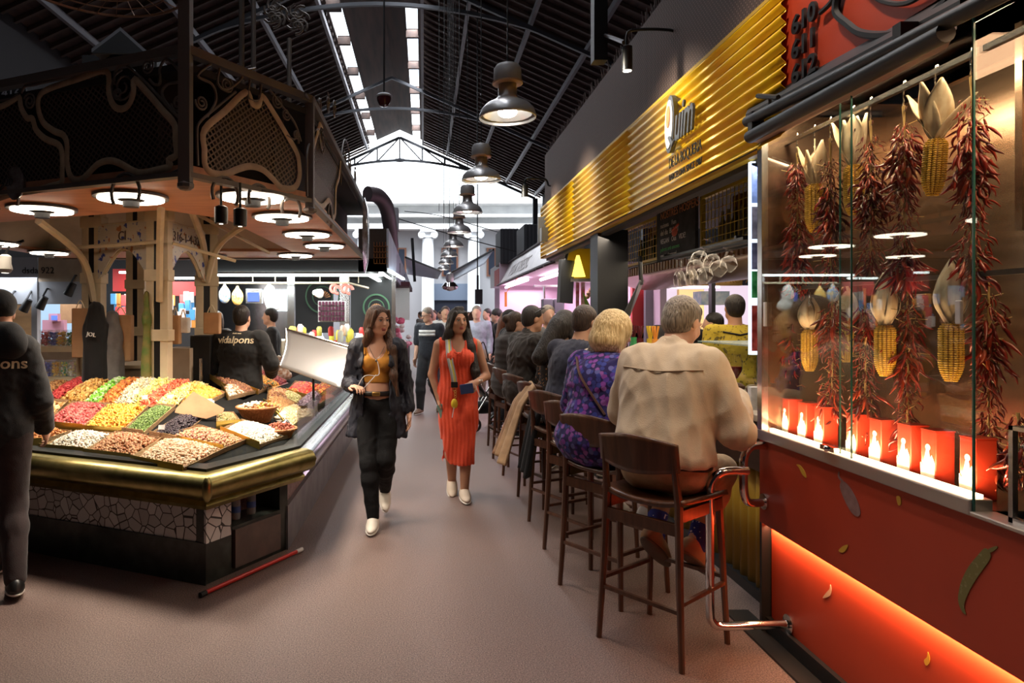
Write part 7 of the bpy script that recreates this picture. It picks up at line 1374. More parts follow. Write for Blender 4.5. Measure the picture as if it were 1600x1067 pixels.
m_ = MB(); m_.box(XF + .1, XF + .6, 10.4, 17.6, 0, .95); obj('counter_base', m_, SLV, fs_, smooth=0); PT = glow('pink_fluorescent', (1, .78, .92), 8); m_ = MB(); m_.tube([(XF + .35, 10.6, 2.33), (XF + .35, 13.4, 2.33)], .03, 8); m_.tube([(XF + .12, 13.6, 2.34), (XF + .12, 17.2, 2.34)], .03, 8); obj('fluorescent_tube', m_, PT, fs_)
light('AREA', 'fish_stall_lamp', (2.6, 12.4, 2.3), 75, (1, .72, .88), 1.0, 3.6); light('AREA', 'fish_stall_lamp', (2.6, 16, 2.3), 60, (1, .72, .88), 1.0, 3)
for i, (px, py) in enumerate(((856, 478), (874, 478))): c0 = at(px, py, 12); m_ = MB(); m_.box(c0.x - .09, c0.x + .09, 12, 12.2, c0.z - .13, c0.z + .13); tag(obj('wall_device', m_, mat('device_grey', (.12, .12, .14), .4), bevel=.02, smooth=0), 'grey scale display on a stand in the pink-lit stall, %s one' % ('left', 'right')[i], 'scale', 'scale displays')
m_ = MB(); rect(rect(m_, 835, 445, 880, 448, 12.3), 850, 448, 852, 520, 12.3); tag(obj('scale_stand', m_, CHROME, smooth=0), 'chrome stand holding the scale displays in the pink-lit stall', 'stand')
ps = thing('meat_poster', 'red poster strips on the pink stall wall beside the black column', 'poster', tuple(at(905, 450, 10.5))); m_ = MB(); rect(rect(m_, 900, 440, 905, 480, 10.4, .02), 908, 440, 914, 485, 10.4, .02); obj('print', m_, mat('red_print2', (.6, .03, .06), .4, col2=(.8, .5, .5), scale=9), ps, smooth=0)
R_ = random.Random(8)
for i in range(30):
    y = R_.uniform(10.6, 16); c0 = Vector((XF + R_.uniform(.15, .55), y, .97 + R_.uniform(0, .12))); m_ = MB(); m_.ball(c0, (R_.uniform(.05, .09), R_.uniform(.06, .12), R_.uniform(.03, .06)), 7); k = i % 3; tag(obj('seafood', m_, mat('fish%d' % k, ((.7, .15, .12), (.8, .6, .55), (.55, .5, .55))[k], .3)), '%s seafood piece on the pink-lit stall counter' % ('red', 'pale', 'silvery')[k], 'seafood', 'seafood on the pink-lit stall')
f2 = thing('corner_stall', 'white and red stall end beyond the fish stall', 'stall', (2.2, 21, 0)); XG = 2.1
m_ = MB(); m_.box(XG, XG + 2, 19, 21.5, 2.5, 3.1); obj('white_fascia', m_, mat('off_white', (.5, .5, .53), .5), f2, smooth=0); m_ = MB(); m_.box(XG - .01, XG + 2, 18.98, 20.2, 2.5, 2.95); obj('red_block', m_, mat('red_paint', (.45, .03, .03)), f2, smooth=0); m_ = MB(); m_.box(XG + .2, XG + 2, 19, 26, 0, 1.0); m_.box(XG + .6, XG + 2, 25.9, 26, 0, 3); obj('base', m_, mat('pink_white_tiles', (.8, .62, .74)), f2, smooth=0); light('AREA', 'corner_stall_lamp', (3, 21, 2.4), 60, (1, .8, .95), 1, 4)
for i, (px0, px1, py0, py1, Y, lb) in enumerate(((782, 811, 357, 412, 17.5, 'tall dark grey ribbed plant box on the stall roofs, left one'), (819, 848, 350, 392, 14.5, 'dark plant box on the stall roofs just left of the yellow fascia'))):
    a, b = at(px0, py1, Y), at(px1, py0, Y); t = thing('roof_unit', lb, 'air unit', tuple(a), group='dark units on the right stall roofs'); m_ = MB(); m_.box(a.x, b.x, Y, Y + 1.2, a.z, b.z); obj('casing', m_, mat('unit_dark', (.035, .038, .045), .6), t, smooth=0, bevel=.02); m_ = MB()
    for k in range(5): x = a.x + (b.x - a.x) * (k + .5) / 5; m_.box(x - .01, x + .01, Y - .02, Y, a.z, b.z)
    obj('rib', m_, mat('unit_rib', (.06, .065, .075), .5), t, smooth=0)
m_ = MB(); rect(rect(m_, 743, 452, 754, 475, 20, .3), 745, 430, 748, 452, 20, .1); m_.tube([at(746, 431, 20), (at(746, 431, 20).x, 20, roofz(1.6))], .02, 5); tag(obj('hanging_speaker', m_, BLACKM, smooth=0), 'black speaker cluster hanging at the far right stall corner', 'speaker')
m_ = MB(); c0 = at(790, 470, 14); m_.box(c0.x - .02, c0.x + .03, 14, 14.02, c0.z - .12, c0.z + .18); m_.tube([c0 + Vector((0, .01, .15)), (c0.x + .25, 14.01, 2.41)], .008, 4); tag(obj('orange_pennant', m_, mat('orange_pennant', (.8, .25, .04), .6), smooth=0), 'small orange pennant hanging from the pink stall edge', 'pennant')
# ---------------------------------------------------------------- pendants down the aisle, cables, basket, camera dome
LAMPM = mat('pendant_grey_enamel', (.52, .51, .51), .33, .6); LAMPI = mat('pendant_inside', (.8, .8, .78), .25, .6); BULB = glow('bulb_glow', (1, .93, .82), 22)
PX_, PZ_ = .744, 3.36
def pendant(y, label):
    t = thing('pendant_lamp', label, 'pendant lamp', (PX_, y, PZ_), 0, 'industrial pendant lamps above the aisle'); T = Matrix.Identity(4)
    prof = [(.25, 0), (.255, .012), (.25, .03), (.235, .075), (.19, .125), (.11, .165), (.085, .20), (.08, .30)]
    m = MB(); m.lathe(prof, 32, T, cap=False); obj('shade', m, LAMPM, t, local=True, solid=.004)
    m = MB(); m.lathe([(.08, .30), (.12, .315), (.125, .36), (.12, .44), (.10, .47), (.03, .485)], 24, T); obj('ballast_cap', m, mat('pendant_cap', (.32, .31, .31), .5, .3), t, local=True)
    m = MB(); m.lathe([(.12, .30), (.135, .305), (.135, .32), (.12, .325)], 20, T); obj('collar', m, mat('pendant_collar', (.45, .28, .18), .5, .3), t, local=True)
    m = MB(); m.lathe([(.215, .03), (.15, .10), (.07, .13)], 24, T, cap=False); obj('reflector', m, LAMPI, t, local=True)
    m = MB(); m.ball((0, 0, .055), (.085, .085, .045), 16); obj('bulb', m, BULB, t, local=True)
    m = MB(); m.tube([(0, 0, .48), (0, 0, roofz(PX_) - PZ_ - .02)], .007, 5); obj('cable', m, BLACKM, t, local=True)
    light('SPOT', 'pendant_bulb', (PX_, y, PZ_ + .0), 70 if y > 3 else 100, (1, .84, .70), .09, spot=92, blend=.8); return t
NM = ['nearest pendant lamp in view, large, with its glowing bulb visible', 'second pendant lamp from the camera', 'third pendant lamp from the camera', 'fourth pendant lamp from the camera', 'fifth pendant lamp from the camera', 'sixth pendant lamp from the camera', 'seventh pendant lamp from the camera', 'eighth and farthest small pendant lamp of the row']
for i, y in enumerate((6.06, 8.84, 11.6, 14.3, 17.1, 19.9, 22.7, 25.5)): pendant(y, NM[i])
pendant(3.3, 'pendant lamp overhead, above the picture'); pendant(.5, 'pendant lamp behind the camera position')
c0 = at(703, 448, 16); t = thing('glass_pendant', 'lowest small pendant with a glass globe at the end of the row', 'pendant lamp', tuple(c0)); obj('globe', MB().lathe([(.03, -.10), (.16, -.06), (.20, .0), (.13, .09), (.08, .12)], 18, Matrix.Translation(c0)), CHROME, t); obj('cap', MB().lathe([(.08, .12), (.10, .2), (.08, .3), (.02, .34)], 14, Matrix.Translation(c0)), LAMPM, t); m_ = MB(); m_.tube([c0 + Vector((0, 0, .3)), (c0.x, c0.y, roofz(c0.x))], .01, 4); obj('cable', m_, BLACKM, t)
# black dome camera under the ridge
c0 = at(600, 152, 11); t = thing('dome_camera', 'dark red-black dome hanging from the roof between the skylights', 'dome camera', tuple(c0)); obj('dome', MB().lathe([(.0, -.16), (.07, -.14), (.11, -.06), (.115, .0)], 18, Matrix.Translation(c0), cap=False), mat('dome_glass', (.05, .01, .012), .08), t); obj('collar', MB().lathe([(.12, .0), (.13, .02), (.10, .05)], 18, Matrix.Translation(c0)), PANEL_G, t); m_ = MB(); m_.tube([c0, (c0.x, c0.y, roofz(c0.x) - .03)], .015, 5); obj('rod', m_, BLACKM, t)
# wire basket hanging at the top left
c0 = at(148, -35, 4.0); t = thing('wire_basket', 'large round copper wire basket hanging at the top left corner', 'hanging basket', tuple(c0)); m_ = MB(); W_ = mat('copper_wire', (.45, .22, .12), .5, .6)
for k in range(5): r_ = .52 - k * .11; m_.tube([c0 + Vector((r_ * math.cos(q * .2094), r_ * math.sin(q * .2094), -.01 * 0 + .0)) for q in range(30)], .005 if k else .009, 4, closed=True)
for q in range(14): a = q * math.pi / 14 + .2; m_.tube([c0 + Vector((.52 * math.cos(a), .52 * math.sin(a), 0)), c0 + Vector((-.52 * math.cos(a + .5), -.52 * math.sin(a + .5), 0))], .003, 4)
obj('wire_mesh', m_, W_, t); m_ = MB(); m_.box(c0.x - .05, c0.x + .05, c0.y + .1, c0.y + .15, c0.z - .02, c0.z + .5); obj('bracket', m_, PANEL_G, t, smooth=0)
# small tiled gable roof and lamp post above the left stall
t = thing('gabled_roof', 'small dark gabled roof of a kiosk behind the left canopy', 'roof', (-4, 9, 4)); m_ = MB(); A = [at(143, 82, 9), at(188, 48, 9), at(228, 84, 9)]
m_.slab([A[0], A[1], A[1] + Vector((.05, 3, 0)), A[0] + Vector((.05, 3, 0))], (0, 0, .05)); m_.slab([A[1], A[2], A[2] + Vector((0, 3, 0)), A[1] + Vector((0, 3, 0))], (0, 0, .05)); obj('roof_slope', m_, PURLIN, t, smooth=0); m_ = MB(); m_.slab([A[0], A[1], A[2]], (0, .05, 0)); A3_ = [at(128, 140, 9.3), at(245, 140, 9.3), at(245, 86, 9.3), at(128, 86, 9.3)]; m_.slab(A3_, (0, 2, 0)); obj('gable_wall', m_, DARKB, t, smooth=0)
t = thing('clock_post', 'tall black street-lamp style post with leafy ornament above the stall', 'post', (-1.9, 8, 3)); m_ = MB(); c0 = at(396, 300, 7.5); m_.tube([c0, at(396, 0, 7.5)], .028, 8); m_.tube([at(452, 60, 9), at(452, 300, 9)], .03, 8); obj('pole', m_, IRON, t)
for px, py in ((430, 20), (465, 30)):
    m_ = MB(); c0 = at(px, py, 8)
    for k in range(7): a = k * .9; m_.tube(spiral(c0 + Vector((.05 * math.cos(a), 0, .09 * math.sin(a))), .09, 1.1, C1, Vector((1, 0)), a, 1, 12), .016, 5)
    obj('leaf_ornament', m_, IRON, t)
# cables across the hall
for pts, lb in (([(632, 330, 20), (700, 340, 20), (850, 385, 20)], 'thin black cable slanting down to the right across the bright gable'), ([(610, 338, 16), (700, 365, 16), (812, 395, 16)], 'thin black cable crossing low in front of the columns')):
    m_ = MB(); m_.tube(smoothpath([at(*p) for p in pts], 6), .014, 4); tag(obj('cable', m_, BLACKM), lb, 'cable')
for i, x in enumerate((686, 694, 700, 706, 712)):
    m_ = MB(); p_ = at(x, 330 + i * 12, 13 + i); m_.tube([(p_.x, p_.y, roofz(p_.x)), p_], .008, 4); tag(obj('hanging_wire', m_, BLACKM), 'thin vertical wire hanging from the roof beside the pendant row', 'wire', 'hanging wires by the pendants')
# broom handle on the floor
a, b = Vector((-1.275, 3.985, .02)), Vector((-.83, 4.80, .02)); a = at(322, 930, 3.92); a.z = .018; a.x = -1.25; b = at(472, 862, 4.65); b.z = .018
t = thing('broom_stick', 'red broom handle with a white tip lying on the floor by the counter', 'broom handle', tuple(a)); m_ = MB(); m_.tube([a, a.lerp(b, .93)], .013, 10); obj('red_shaft', m_, mat('red_plastic', (.50, .02, .015), .35), t); m_ = MB(); m_.tube([a.lerp(b, .93), b], .015, 10); obj('white_tip', m_, WHITE_C, t)
m_ = MB(); m_.tube([a.lerp(b, -.05), a.lerp(b, .0)], .016, 8); obj('black_end', m_, BLACKM, t)
# ---------------------------------------------------------------- people
def lx(X, Y, loc, rot):                                # world xy -> a person's own xy
    c, s = math.cos(-rot), math.sin(-rot); dx, dy = X - loc[0], Y - loc[1]; return (dx * c - dy * s, dx * s + dy * c)
def WP(px, py, Y, loc, rot): p = at(px, py, Y); x, y = lx(p.x, p.y, loc, rot); return (x, y, p.z)
PI = math.pi
# --- woman in mustard top and navy jacket
loc = (-.36, 5.30, 0); rot = PI
w = Human('woman with long brown hair, mustard top, navy jacket and black trousers walking towards us', loc, rot, 1.66, hip=.91, sw=.158, yaw=-.62, pitch=.02, g=.94, vox=.0062, sk=skin('skin_warm', (.66, .36, .24)),
          arms={1: [(.215, -.03, 1.08), (.165, .20, 1.075), (-.5, .75, .05), (.0, .1, -1), .55], -1: [(-.215, -.04, 1.09), (-.245, .03, .87), (-.05, .1, -1), (.9, .3, 0), .3]},
          legs={1: [(.055, .14, .50), (.02, .17, .095), (.05, 1, -.10)], -1: [(-.075, .12, .52), (-.045, -.26, .20), (-.1, 1, -.75)]})
w.body(); H = lambda *p: w.head + w.HR @ V3(*p)
nk = w.neck
w.hair('long', H_BROWN, [cap_(H(.078, -.01, -.10), nk + V3(.125, .02, -.10), .032, .035, k=.03), cap_(nk + V3(.125, .02, -.10), nk + V3(.13, .05, -.18), .035, .018, k=.03), cap_(H(-.075, -.0, -.08), nk + V3(-.12, .05, -.05), .034, .040, k=.03), cap_(nk + V3(-.12, .05, -.05), nk + V3(-.13, .105, -.25), .038, .030, k=.03), cap_(nk + V3(-.13, .105, -.25), nk + V3(-.165, .12, -.40), .028, .012, k=.03),
       cap_(H(0, -.09, -.05), nk + V3(0, -.10, -.12), .07, .06, k=.04), cap_(H(.055, .055, .075), H(.082, .035, -.04), .014, .012, k=.02), cap_(H(-.055, .055, .075), H(-.085, .035, -.04), .016, .014, k=.02)])
w.top(MUST, .007, sleeves=0, name='crop_top', fold=.001, carve=[box_(w.P + V3(0, 0, .02), (.4, .4, .165), k=.01, sub=True), ell_(nk + V3(0, .12, .0), (.085, .16, .125), k=.012, sub=True), ell_(nk + V3(0, -.02, .05), (.105, .12, .12), k=.01, sub=True)] + [ell_(w.sh[q] + V3(q * .045, 0, .0), (.075, .14, .11), k=.01, sub=True) for q in (1, -1)])
m_ = MB()
for q in (1, -1): m_.tube([nk + V3(q * .09, .095, -.09), nk + V3(q * .10, .04, .0), nk + V3(q * .10, -.05, -.02)], .006, 6)
obj('strap', m_, MUST, w.root, local=True)
w.trousers(mat('black_denim', (.010, .010, .011), .8, bump=.3, bscale=120, spec=.2), .013, upto=.97, top=.115, loose=.002, fold=.008)
m_ = MB(); m_.tube([w.P + V3(.135 * math.cos(a), .118 * math.sin(a), .105) for a in [i * .3142 for i in range(20)]], .014, 6, closed=True, flat=((0, 0, 1), 1.3)); bl = obj('belt', m_, DARK_SH, w.root, local=True); m_ = MB(); m_.box(-.03, .03, w.P[1] + .118, w.P[1] + .136, w.P[2] + .09, w.P[2] + .12); o = obj('buckle', m_, GOLD, w.root, local=True, bevel=.004); o.parent = bl
w.shoes(WHITE_SH)
w.top(mat('navy_jacket', (.020, .021, .032), .6, bump=.3, bscale=60, spec=.35), .026, sleeves=.93, name='jacket', hem=.115, flare=.016, fold=.020, seed=3,
      extra=[cap_(w.P + V3(q * .12, .0, -.03), w.P + V3(q * .15, .01, -.22), .085, .09, k=.05) for q in (1, -1)] + [cap_(nk + V3(q * .08, .0, .0), nk + V3(q * .19, .04, -.045), .028, .02, k=.02) for q in (1, -1)],
      carve=[box_(nk + V3(0, .25, -.45), (.098, .235, .62), k=.015, sub=True), ell_(w.P + V3(0, .05, -.2), (.10, .12, .25), k=.02, sub=True), ell_(nk + V3(0, .06, .02), (.088, .14, .12), k=.01, sub=True)])
m_ = MB(); h0 = Vector(w.arm[1][1]) + Vector((-.03, .06, -.01)); m_.tube(smoothpath([nk + V3(-.01, .125, -.14), nk + V3(-.02, .155, -.24), h0 + Vector((-.06, .03, .10)), h0], 6), .003, 5); m_.tube(smoothpath([nk + V3(.0, .155, -.24), h0 + Vector((-.09, .02, .05)), h0 + Vector((-.02, .02, -.02)), h0], 6), .0028, 5)
t = obj('earphone_cord', m_, WHITE_C, w.root, local=True)
m_ = MB(); m_.tube(smoothpath([nk + V3(.06, .06, -.03), nk + V3(.03, .10, -.09), nk + V3(0, .122, -.125), nk + V3(-.03, .10, -.09), nk + V3(-.06, .06, -.03)], 5), .0018, 4); m_.ball(nk + V3(0, .122, -.135), .009, 8); obj('necklace', m_, mat('dark_silver', (.25, .24, .22), .3, .9), w.root, local=True)
# --- woman in the orange dress
loc = (.303, 6.12, 0); rot = PI
w = Human('woman with long black hair in a sleeveless orange-red dress walking towards us', loc, rot, 1.66, hip=.90, sw=.168, yaw=-.35, pitch=-.04, g=1.08, vox=.0066, sk=skin('skin_tan2', (.52, .27, .17)),
          arms={1: [(.225, -.02, 1.08), (.165, .03, .86), (-.1, .15, -1), (-1, .2, 0), .5], -1: [(-.255, -.01, 1.07), (-.15, .20, 1.03), (.8, .55, -.35), (.1, -.9, -.35), .25]},
          legs={1: [(.06, .05, .49), (.045, -.10, .11), (.03, 1, -.35)], -1: [(-.07, .10, .49), (-.055, .14, .09), (-.05, 1, -.08)]})
w.body(); H = lambda *p: w.head + w.HR @ V3(*p); nk = w.neck
w.hair('long', H_BLACK, [cap_(H(.08, -.01, -.08), nk + V3(.13, .0, -.05), .036, .042, k=.03), cap_(nk + V3(.13, .0, -.05), nk + V3(.17, .0, -.14), .04, .02, k=.03), cap_(H(-.078, .0, -.06), nk + V3(-.11, .045, -.06), .036, .046, k=.03), cap_(nk + V3(-.11, .045, -.06), nk + V3(-.155, .10, -.28), .046, .040, k=.03), cap_(nk + V3(-.155, .10, -.28), nk + V3(-.15, .11, -.36), .035, .02, k=.03),
       cap_(H(0, -.09, -.05), nk + V3(0, -.10, -.16), .08, .07, k=.04), cap_(H(.05, .055, .075), H(.085, .03, -.04), .016, .014, k=.02), cap_(H(-.05, .06, .075), H(-.088, .03, -.04), .016, .015, k=.02), cap_(H(.02, .02, .115), H(-.03, .02, .115), .02, .02, k=.02)])
P = w.torso(.016) + [ell_((-.085, .04, .74), (.105, .12, .16), k=.05)]; Z = lambda z, x=0, y=0: (x, y, z)
P += [cap_((0, .0, .90), (0, .02, .66), .175, .160, k=.05, fl=((0, 1, 0), .72)), cap_((0, .02, .66), (-.005, .05, .30), .160, .135, k=.05, fl=((0, 1, 0), .85)), cap_((-.05, .08, .6), (-.06, .11, .32), .09, .09, k=.04), cap_((.05, .03, .6), (.05, -.04, .32), .09, .09, k=.04)]
P += [cap_(nk - V3(0, 0, .05), nk - V3(0, 0, .01), .085, .07, k=.03), box_((0, 0, .14), (.5, .5, .165), k=.008, sub=True), ell_(nk + V3(0, .11, -.0), (.060, .14, .105), k=.012, sub=True), ell_(nk + V3(0, .0, .05), (.085, .11, .09), k=.01, sub=True), box_((.12, .12, .35), (.02, .2, .16), R3('Y', .25), k=.01, sub=True)] + [ell_(w.sh[q] + V3(q * .060, 0, -.01), (.062, .14, .12), k=.012, sub=True) for q in (1, -1)]
w.dressP = P
def pleats(Pt): return .0035 * np.sin(Pt[:, 0] * 190 + np.sin(Pt[:, 2] * 14) * 1.2) + .004 * np.sin(Pt[:, 2] * 17 + Pt[:, 0] * 30)
blob_obj('dress', P, .0066, mat('orange_dress', (.80, .075, .018), .75, col2=(.72, .06, .015), scale=8, bump=.5, bscale=70, sheen=.2), w.root, noise=pleats)
m_ = MB(); m_.tube([V3(.15 * math.cos(a) * 1.02, .115 * math.sin(a), 1.035) for a in [i * .3142 for i in range(20)]], .008, 6, closed=True); m_.tube([nk + V3(0, .135, -.12), nk + V3(.0, .15, -.22)], .003, 5); m_.tube([nk + V3(0, .135, -.12), nk + V3(.035, .14, -.10), nk + V3(.03, .14, -.14), nk + V3(0, .135, -.12), nk + V3(-.035, .14, -.10), nk + V3(-.03, .14, -.14), nk + V3(0, .135, -.12)], .004, 5); obj('waist_tie', m_, MATS['orange_dress'], w.root, local=True)
w.shoes(mat('cream_trainer', (.62, .52, .42), .6), SOLE, 1.05)
m_ = MB(); b0 = Vector(w.arm[-1][1]); 
for k in range(3): m_.tube([b0 + Vector((-.03 - .012 * k, -.02, 0)) + Vector((.0, .028 * math.cos(a), .028 * math.sin(a))) for a in [i * .4488 for i in range(14)]], .003, 4, closed=True)
obj('bangles', m_, mat('dark_silver', (.25, .24, .22), .3, .9), w.root, local=True)
R0 = w.root.location
bag = thing('shoulder_bag', 'striped yellow and grey bag strap with a gold ring and small yellow pouch', 'bag', loc, rot)
m_ = MB(); SP = smoothpath([nk + V3(.085, -.02, .03), nk + V3(.085, .075, -.01), nk + V3(.078, .155, -.14), nk + V3(.045, .172, -.30), nk + V3(.035, .165, -.37)], 6); wd = .022
for k in range(4):
    pass
def band(i0, w0, w1, m, nm):
    mb = MB(); vs = []; 
    for p in SP: vs += [p + Vector((w0, 0, 0)), p + Vector((w1, 0, 0)), p + Vector((w1, -.005, 0)), p + Vector((w0, -.005, 0))]
    mb.add(vs, [(4 * i + j, 4 * i + (j + 1) % 4, 4 * i + 4 + (j + 1) % 4, 4 * i + 4 + j) for i in range(len(SP) - 1) for j in range(4)]); return obj(nm, mb, m, bag, local=True, smooth=0)
SG1, SG2 = mat('strap_yellow', (.75, .62, .08), .7), mat('strap_grey', (.35, .36, .34), .7); band(0, -.026, -.012, SG2, 'grey_stripe'); band(0, -.012, .0, SG1, 'yellow_stripe'); band(0, .0, .010, WHITE_C, 'white_stripe'); band(0, .010, .026, SG2, 'grey_stripe')
e = SP[-1]; m_ = MB(); m_.box(e.x - .03, e.x + .03, e.y - .01, e.y + .008, e.z - .04, e.z + .01); obj('black_clasp', m_, BLACKM, bag, local=True, smooth=0, bevel=.003); m_ = MB(); m_.tube([e + Vector((.014 * math.cos(a), 0, -.055 + .016 * math.sin(a))) for a in [i * .6 for i in range(11)]], .003, 5); 
for k in range(3): m_.tube([e + Vector((-.008, .0, -.075 - .022 * k)) + Vector((.009 * math.cos(a), .004 * math.sin(a), .012 * math.sin(a))) for a in [i * .6283 for i in range(10)]], .003, 5, closed=True)
obj('gold_chain', m_, GOLD, bag, local=True); m_ = MB(); m_.ball(e + Vector((-.0, .0, -.18)), (.030, .018, .045), 12); obj('yellow_pouch', m_, mat('pouch_yellow', (.80, .55, .03), .5), bag, local=True); m_ = MB(); m_.tube([e + Vector((-.0, .01, -.19)), e + Vector((.02, .01, -.30))], .004, 5); obj('white_cord', m_, WHITE_C, bag, local=True)
hp = Vector(w.arm[-1][1]) + Vector((.06, .085, -.045)); wl = thing('purse', 'dark blue purse held at the waist in the left hand of the woman in orange', 'purse', loc, rot); m_ = MB(); m_.box(-.062, .052, -.008, .008, -.042, .042, Matrix.Translation(hp + Vector((.03, .0, 0))) @ Matrix.Rotation(.15, 4, 'Y')); obj('wallet_body', m_, mat('navy_leather', (.03, .05, .14), .45), wl, local=True, bevel=.005, smooth=0)
m_ = MB(); m_.tube([hp + Vector((-.05, .01, .03)), hp + Vector((-.085, .015, -.07))], .005, 6); obj('zip_pull', m_, mat('pink_leather', (.75, .5, .45), .5), wl, local=True)
hp = Vector(w.arm[1][1]) + Vector((-.03, .05, -.10)); m_ = MB(); m_.box(-.036, .036, -.005, .005, -.07, .07, Matrix.Translation(hp) @ Matrix.Rotation(.3, 4, 'Y')); ph = thing('phone', 'mobile phone with a pale green case in the hanging hand of the woman in orange', 'phone', loc, rot); obj('phone_body', m_, mat('green_case', (.25, .42, .36), .4), ph, local=True, bevel=.005, smooth=0)
# --- seated people
def seated(label, x, y, deg, h=1.75, lean=.3, hair=('short', H_GREY), top=None, bot=None, shoe=DARK_SH, vox=.010, arms=None, g=1.0, sw=.18, sex='m', yaw=0, pitch=.2, seat=.755, legs=None, fl=.33, **k):
    rot = rad(deg); hip = seat + .105
    legs = legs or {1: [(.13, .40, .80), (.11, .36, fl + .09), (.15, 1, -.15)], -1: [(-.13, .40, .80), (-.11, .36, fl + .09), (-.15, 1, -.15)]}
    return Human(label, (x, y, 0), rot, h, hip=hip, lean=lean, sw=sw, g=g, sex=sex, yaw=yaw, pitch=pitch, vox=vox, arms=arms, legs=legs, **k)
# man in beige jacket
m1 = seated('man with short grey-brown hair in a beige jacket and cream trousers sitting nearest us', 1.19, 3.40, -40, 1.88, lean=.26, g=1.06, sw=.168, pitch=.40, yaw=.25, vox=.0075, neckf=.25,
            arms={1: [(.325, .10, 1.04), (.25, .36, 1.18), (-.35, .8, .3), (-.8, 0, -.6), .6], -1: [(-.29, .18, 1.08), (-.14, .40, 1.14), (.4, .9, .1), (0, 0, -1), .5]},
            legs={1: [(.17, .36, .80), (.09, .20, .43), (.3, 1, -.75)], -1: [(-.13, .38, .80), (-.10, .16, .46), (.1, 1, -.85)]}, belly=.06)
m1.body(lips=False); m1.hair('short', H_GREY)
nk = m1.neck; u = m1.R[2]
m1.top(BEIGE, .028, sleeves=.98, name='jacket', collar=True, fold=.020, fr=(17, .45), seed=23, flare=.02, hem=.10, carve=[box_(m1.P + V3(0, -.2, -.18), (.5, .38, .2), k=.02, sub=True)], extra=[cap_(m1.sh[q] * .55 + nk * .45 - u @ V3(0, .02, .06), m1.P + V3(q * .09, -.02, .06), .105, .13, k=.09) for q in (1, -1)] + [cap_(nk - u @ V3(.12, .02, .03), nk - u @ V3(-.12, .02, .03), .07, k=.04)])
m_ = MB(); 
def on_srf(H, P, x, z, o=.004):
    R = H.R[2]; p = H.chest + R @ V3(x, -.45, z)
    for _ in range(40): p = p + R @ V3(0, 1, 0) * sdf_all(P, p[None])[0] * .8
    return Vector(p - R @ V3(0, 1, 0) * o)
m_.tube([on_srf(m1, m1.topP, -.20 + .40 * i / 16, .085 - .03 * math.cos((i / 8 - 1) * 1.5)) for i in range(17)], .004, 5); obj('yoke_seam', m_, mat('beige_seam', (.40, .30, .20), .8), m1.root, local=True)
m1.trousers(CHINO, .014, upto=.66, top=.07, fold=.005)
m_ = MB(); m_.tube([m1.P + m1.R[0] @ V3(.222 * math.cos(a), .162 * math.sin(a), .02) for a in [i * .3142 for i in range(20)]], .018, 6, closed=True, flat=((0, 0, 1), 1.2)); obj('belt', m_, mat('black_cloth', (0, 0, 0)), m1.root, local=True)
for q in (1, -1): b, c = m1.leg[q][0], m1.leg[q][1]; blob_obj('sock', [cap_(c + (b - c) * .26, c + V3(0, 0, -.03), .052, .047)], .008, mat('blue_sock', (.02, .035, .28), .8, col2=(.7, .7, .8), scale=55, lo=.74, hi=.76, detail=0), m1.root)
m1.shoes(TANSH, mat('dark_sole', (.10, .07, .05), .6), 1.08)
# blonde woman in purple floral
m2 = seated('woman with chin-length blonde hair in a purple floral dress sitting on the second stool', 1.03, 4.03, -48, 1.70, lean=.20, g=1.36, sw=.17, sex='f', pitch=.30, yaw=.45, vox=.0085, arms={1: [(.30, .08, 1.02), (.16, .34, 1.10), (0, 1, .2), (-1, 0, 0), .5], -1: [(-.29, .14, 1.04), (-.12, .38, 1.10), (.4, .9, .1), (0, 0, -1), .5]}, belly=.05)
m2.body(lips=False); H = lambda *p: m2.head + m2.HR @ V3(*p)
m2.hair('long', H_BLOND, [ell_(H(0, -.03, .0), (.112, .118, .115), m2.HR, k=.03), ell_(H(0, -.05, -.075), (.118, .095, .085), m2.HR, k=.03)])
m2.top(FLORAL, .022, sleeves=.72, name='dress_top', fold=.016, flare=.03, hem=.15, seed=4); P = m2.torso(.02)[:1]
for q in (1, -1): P += m2.leg_prims(q, .022, .35)
P.append(cap_(m2.P + V3(-.08, -.02, -.04), m2.P + V3(.08, -.02, -.04), .135, k=.05)); P.append(box_(m2.P + V3(0, 0, .3), (.5, .5, .2), k=.02, sub=True)); P.append(box_(m2.P + V3(0, -.1, -.30), (.5, .6, .2), k=.01, sub=True)); blob_obj('dress_skirt', P, .0085, FLORAL, m2.root)
m_ = MB(); SPt = [on_srf(m2, m2.topP, -.15 + .28 * i / 12, .14 - .33 * i / 12, .008) for i in range(13)]; m_.tube(SPt, .008, 5); t = obj('bag_strap', m_, mat('brown_leather', (.10, .045, .03), .5), m2.root, local=True); m2.shoes(mat('white_trainer', (.6, .58, .58), .6), SOLE)
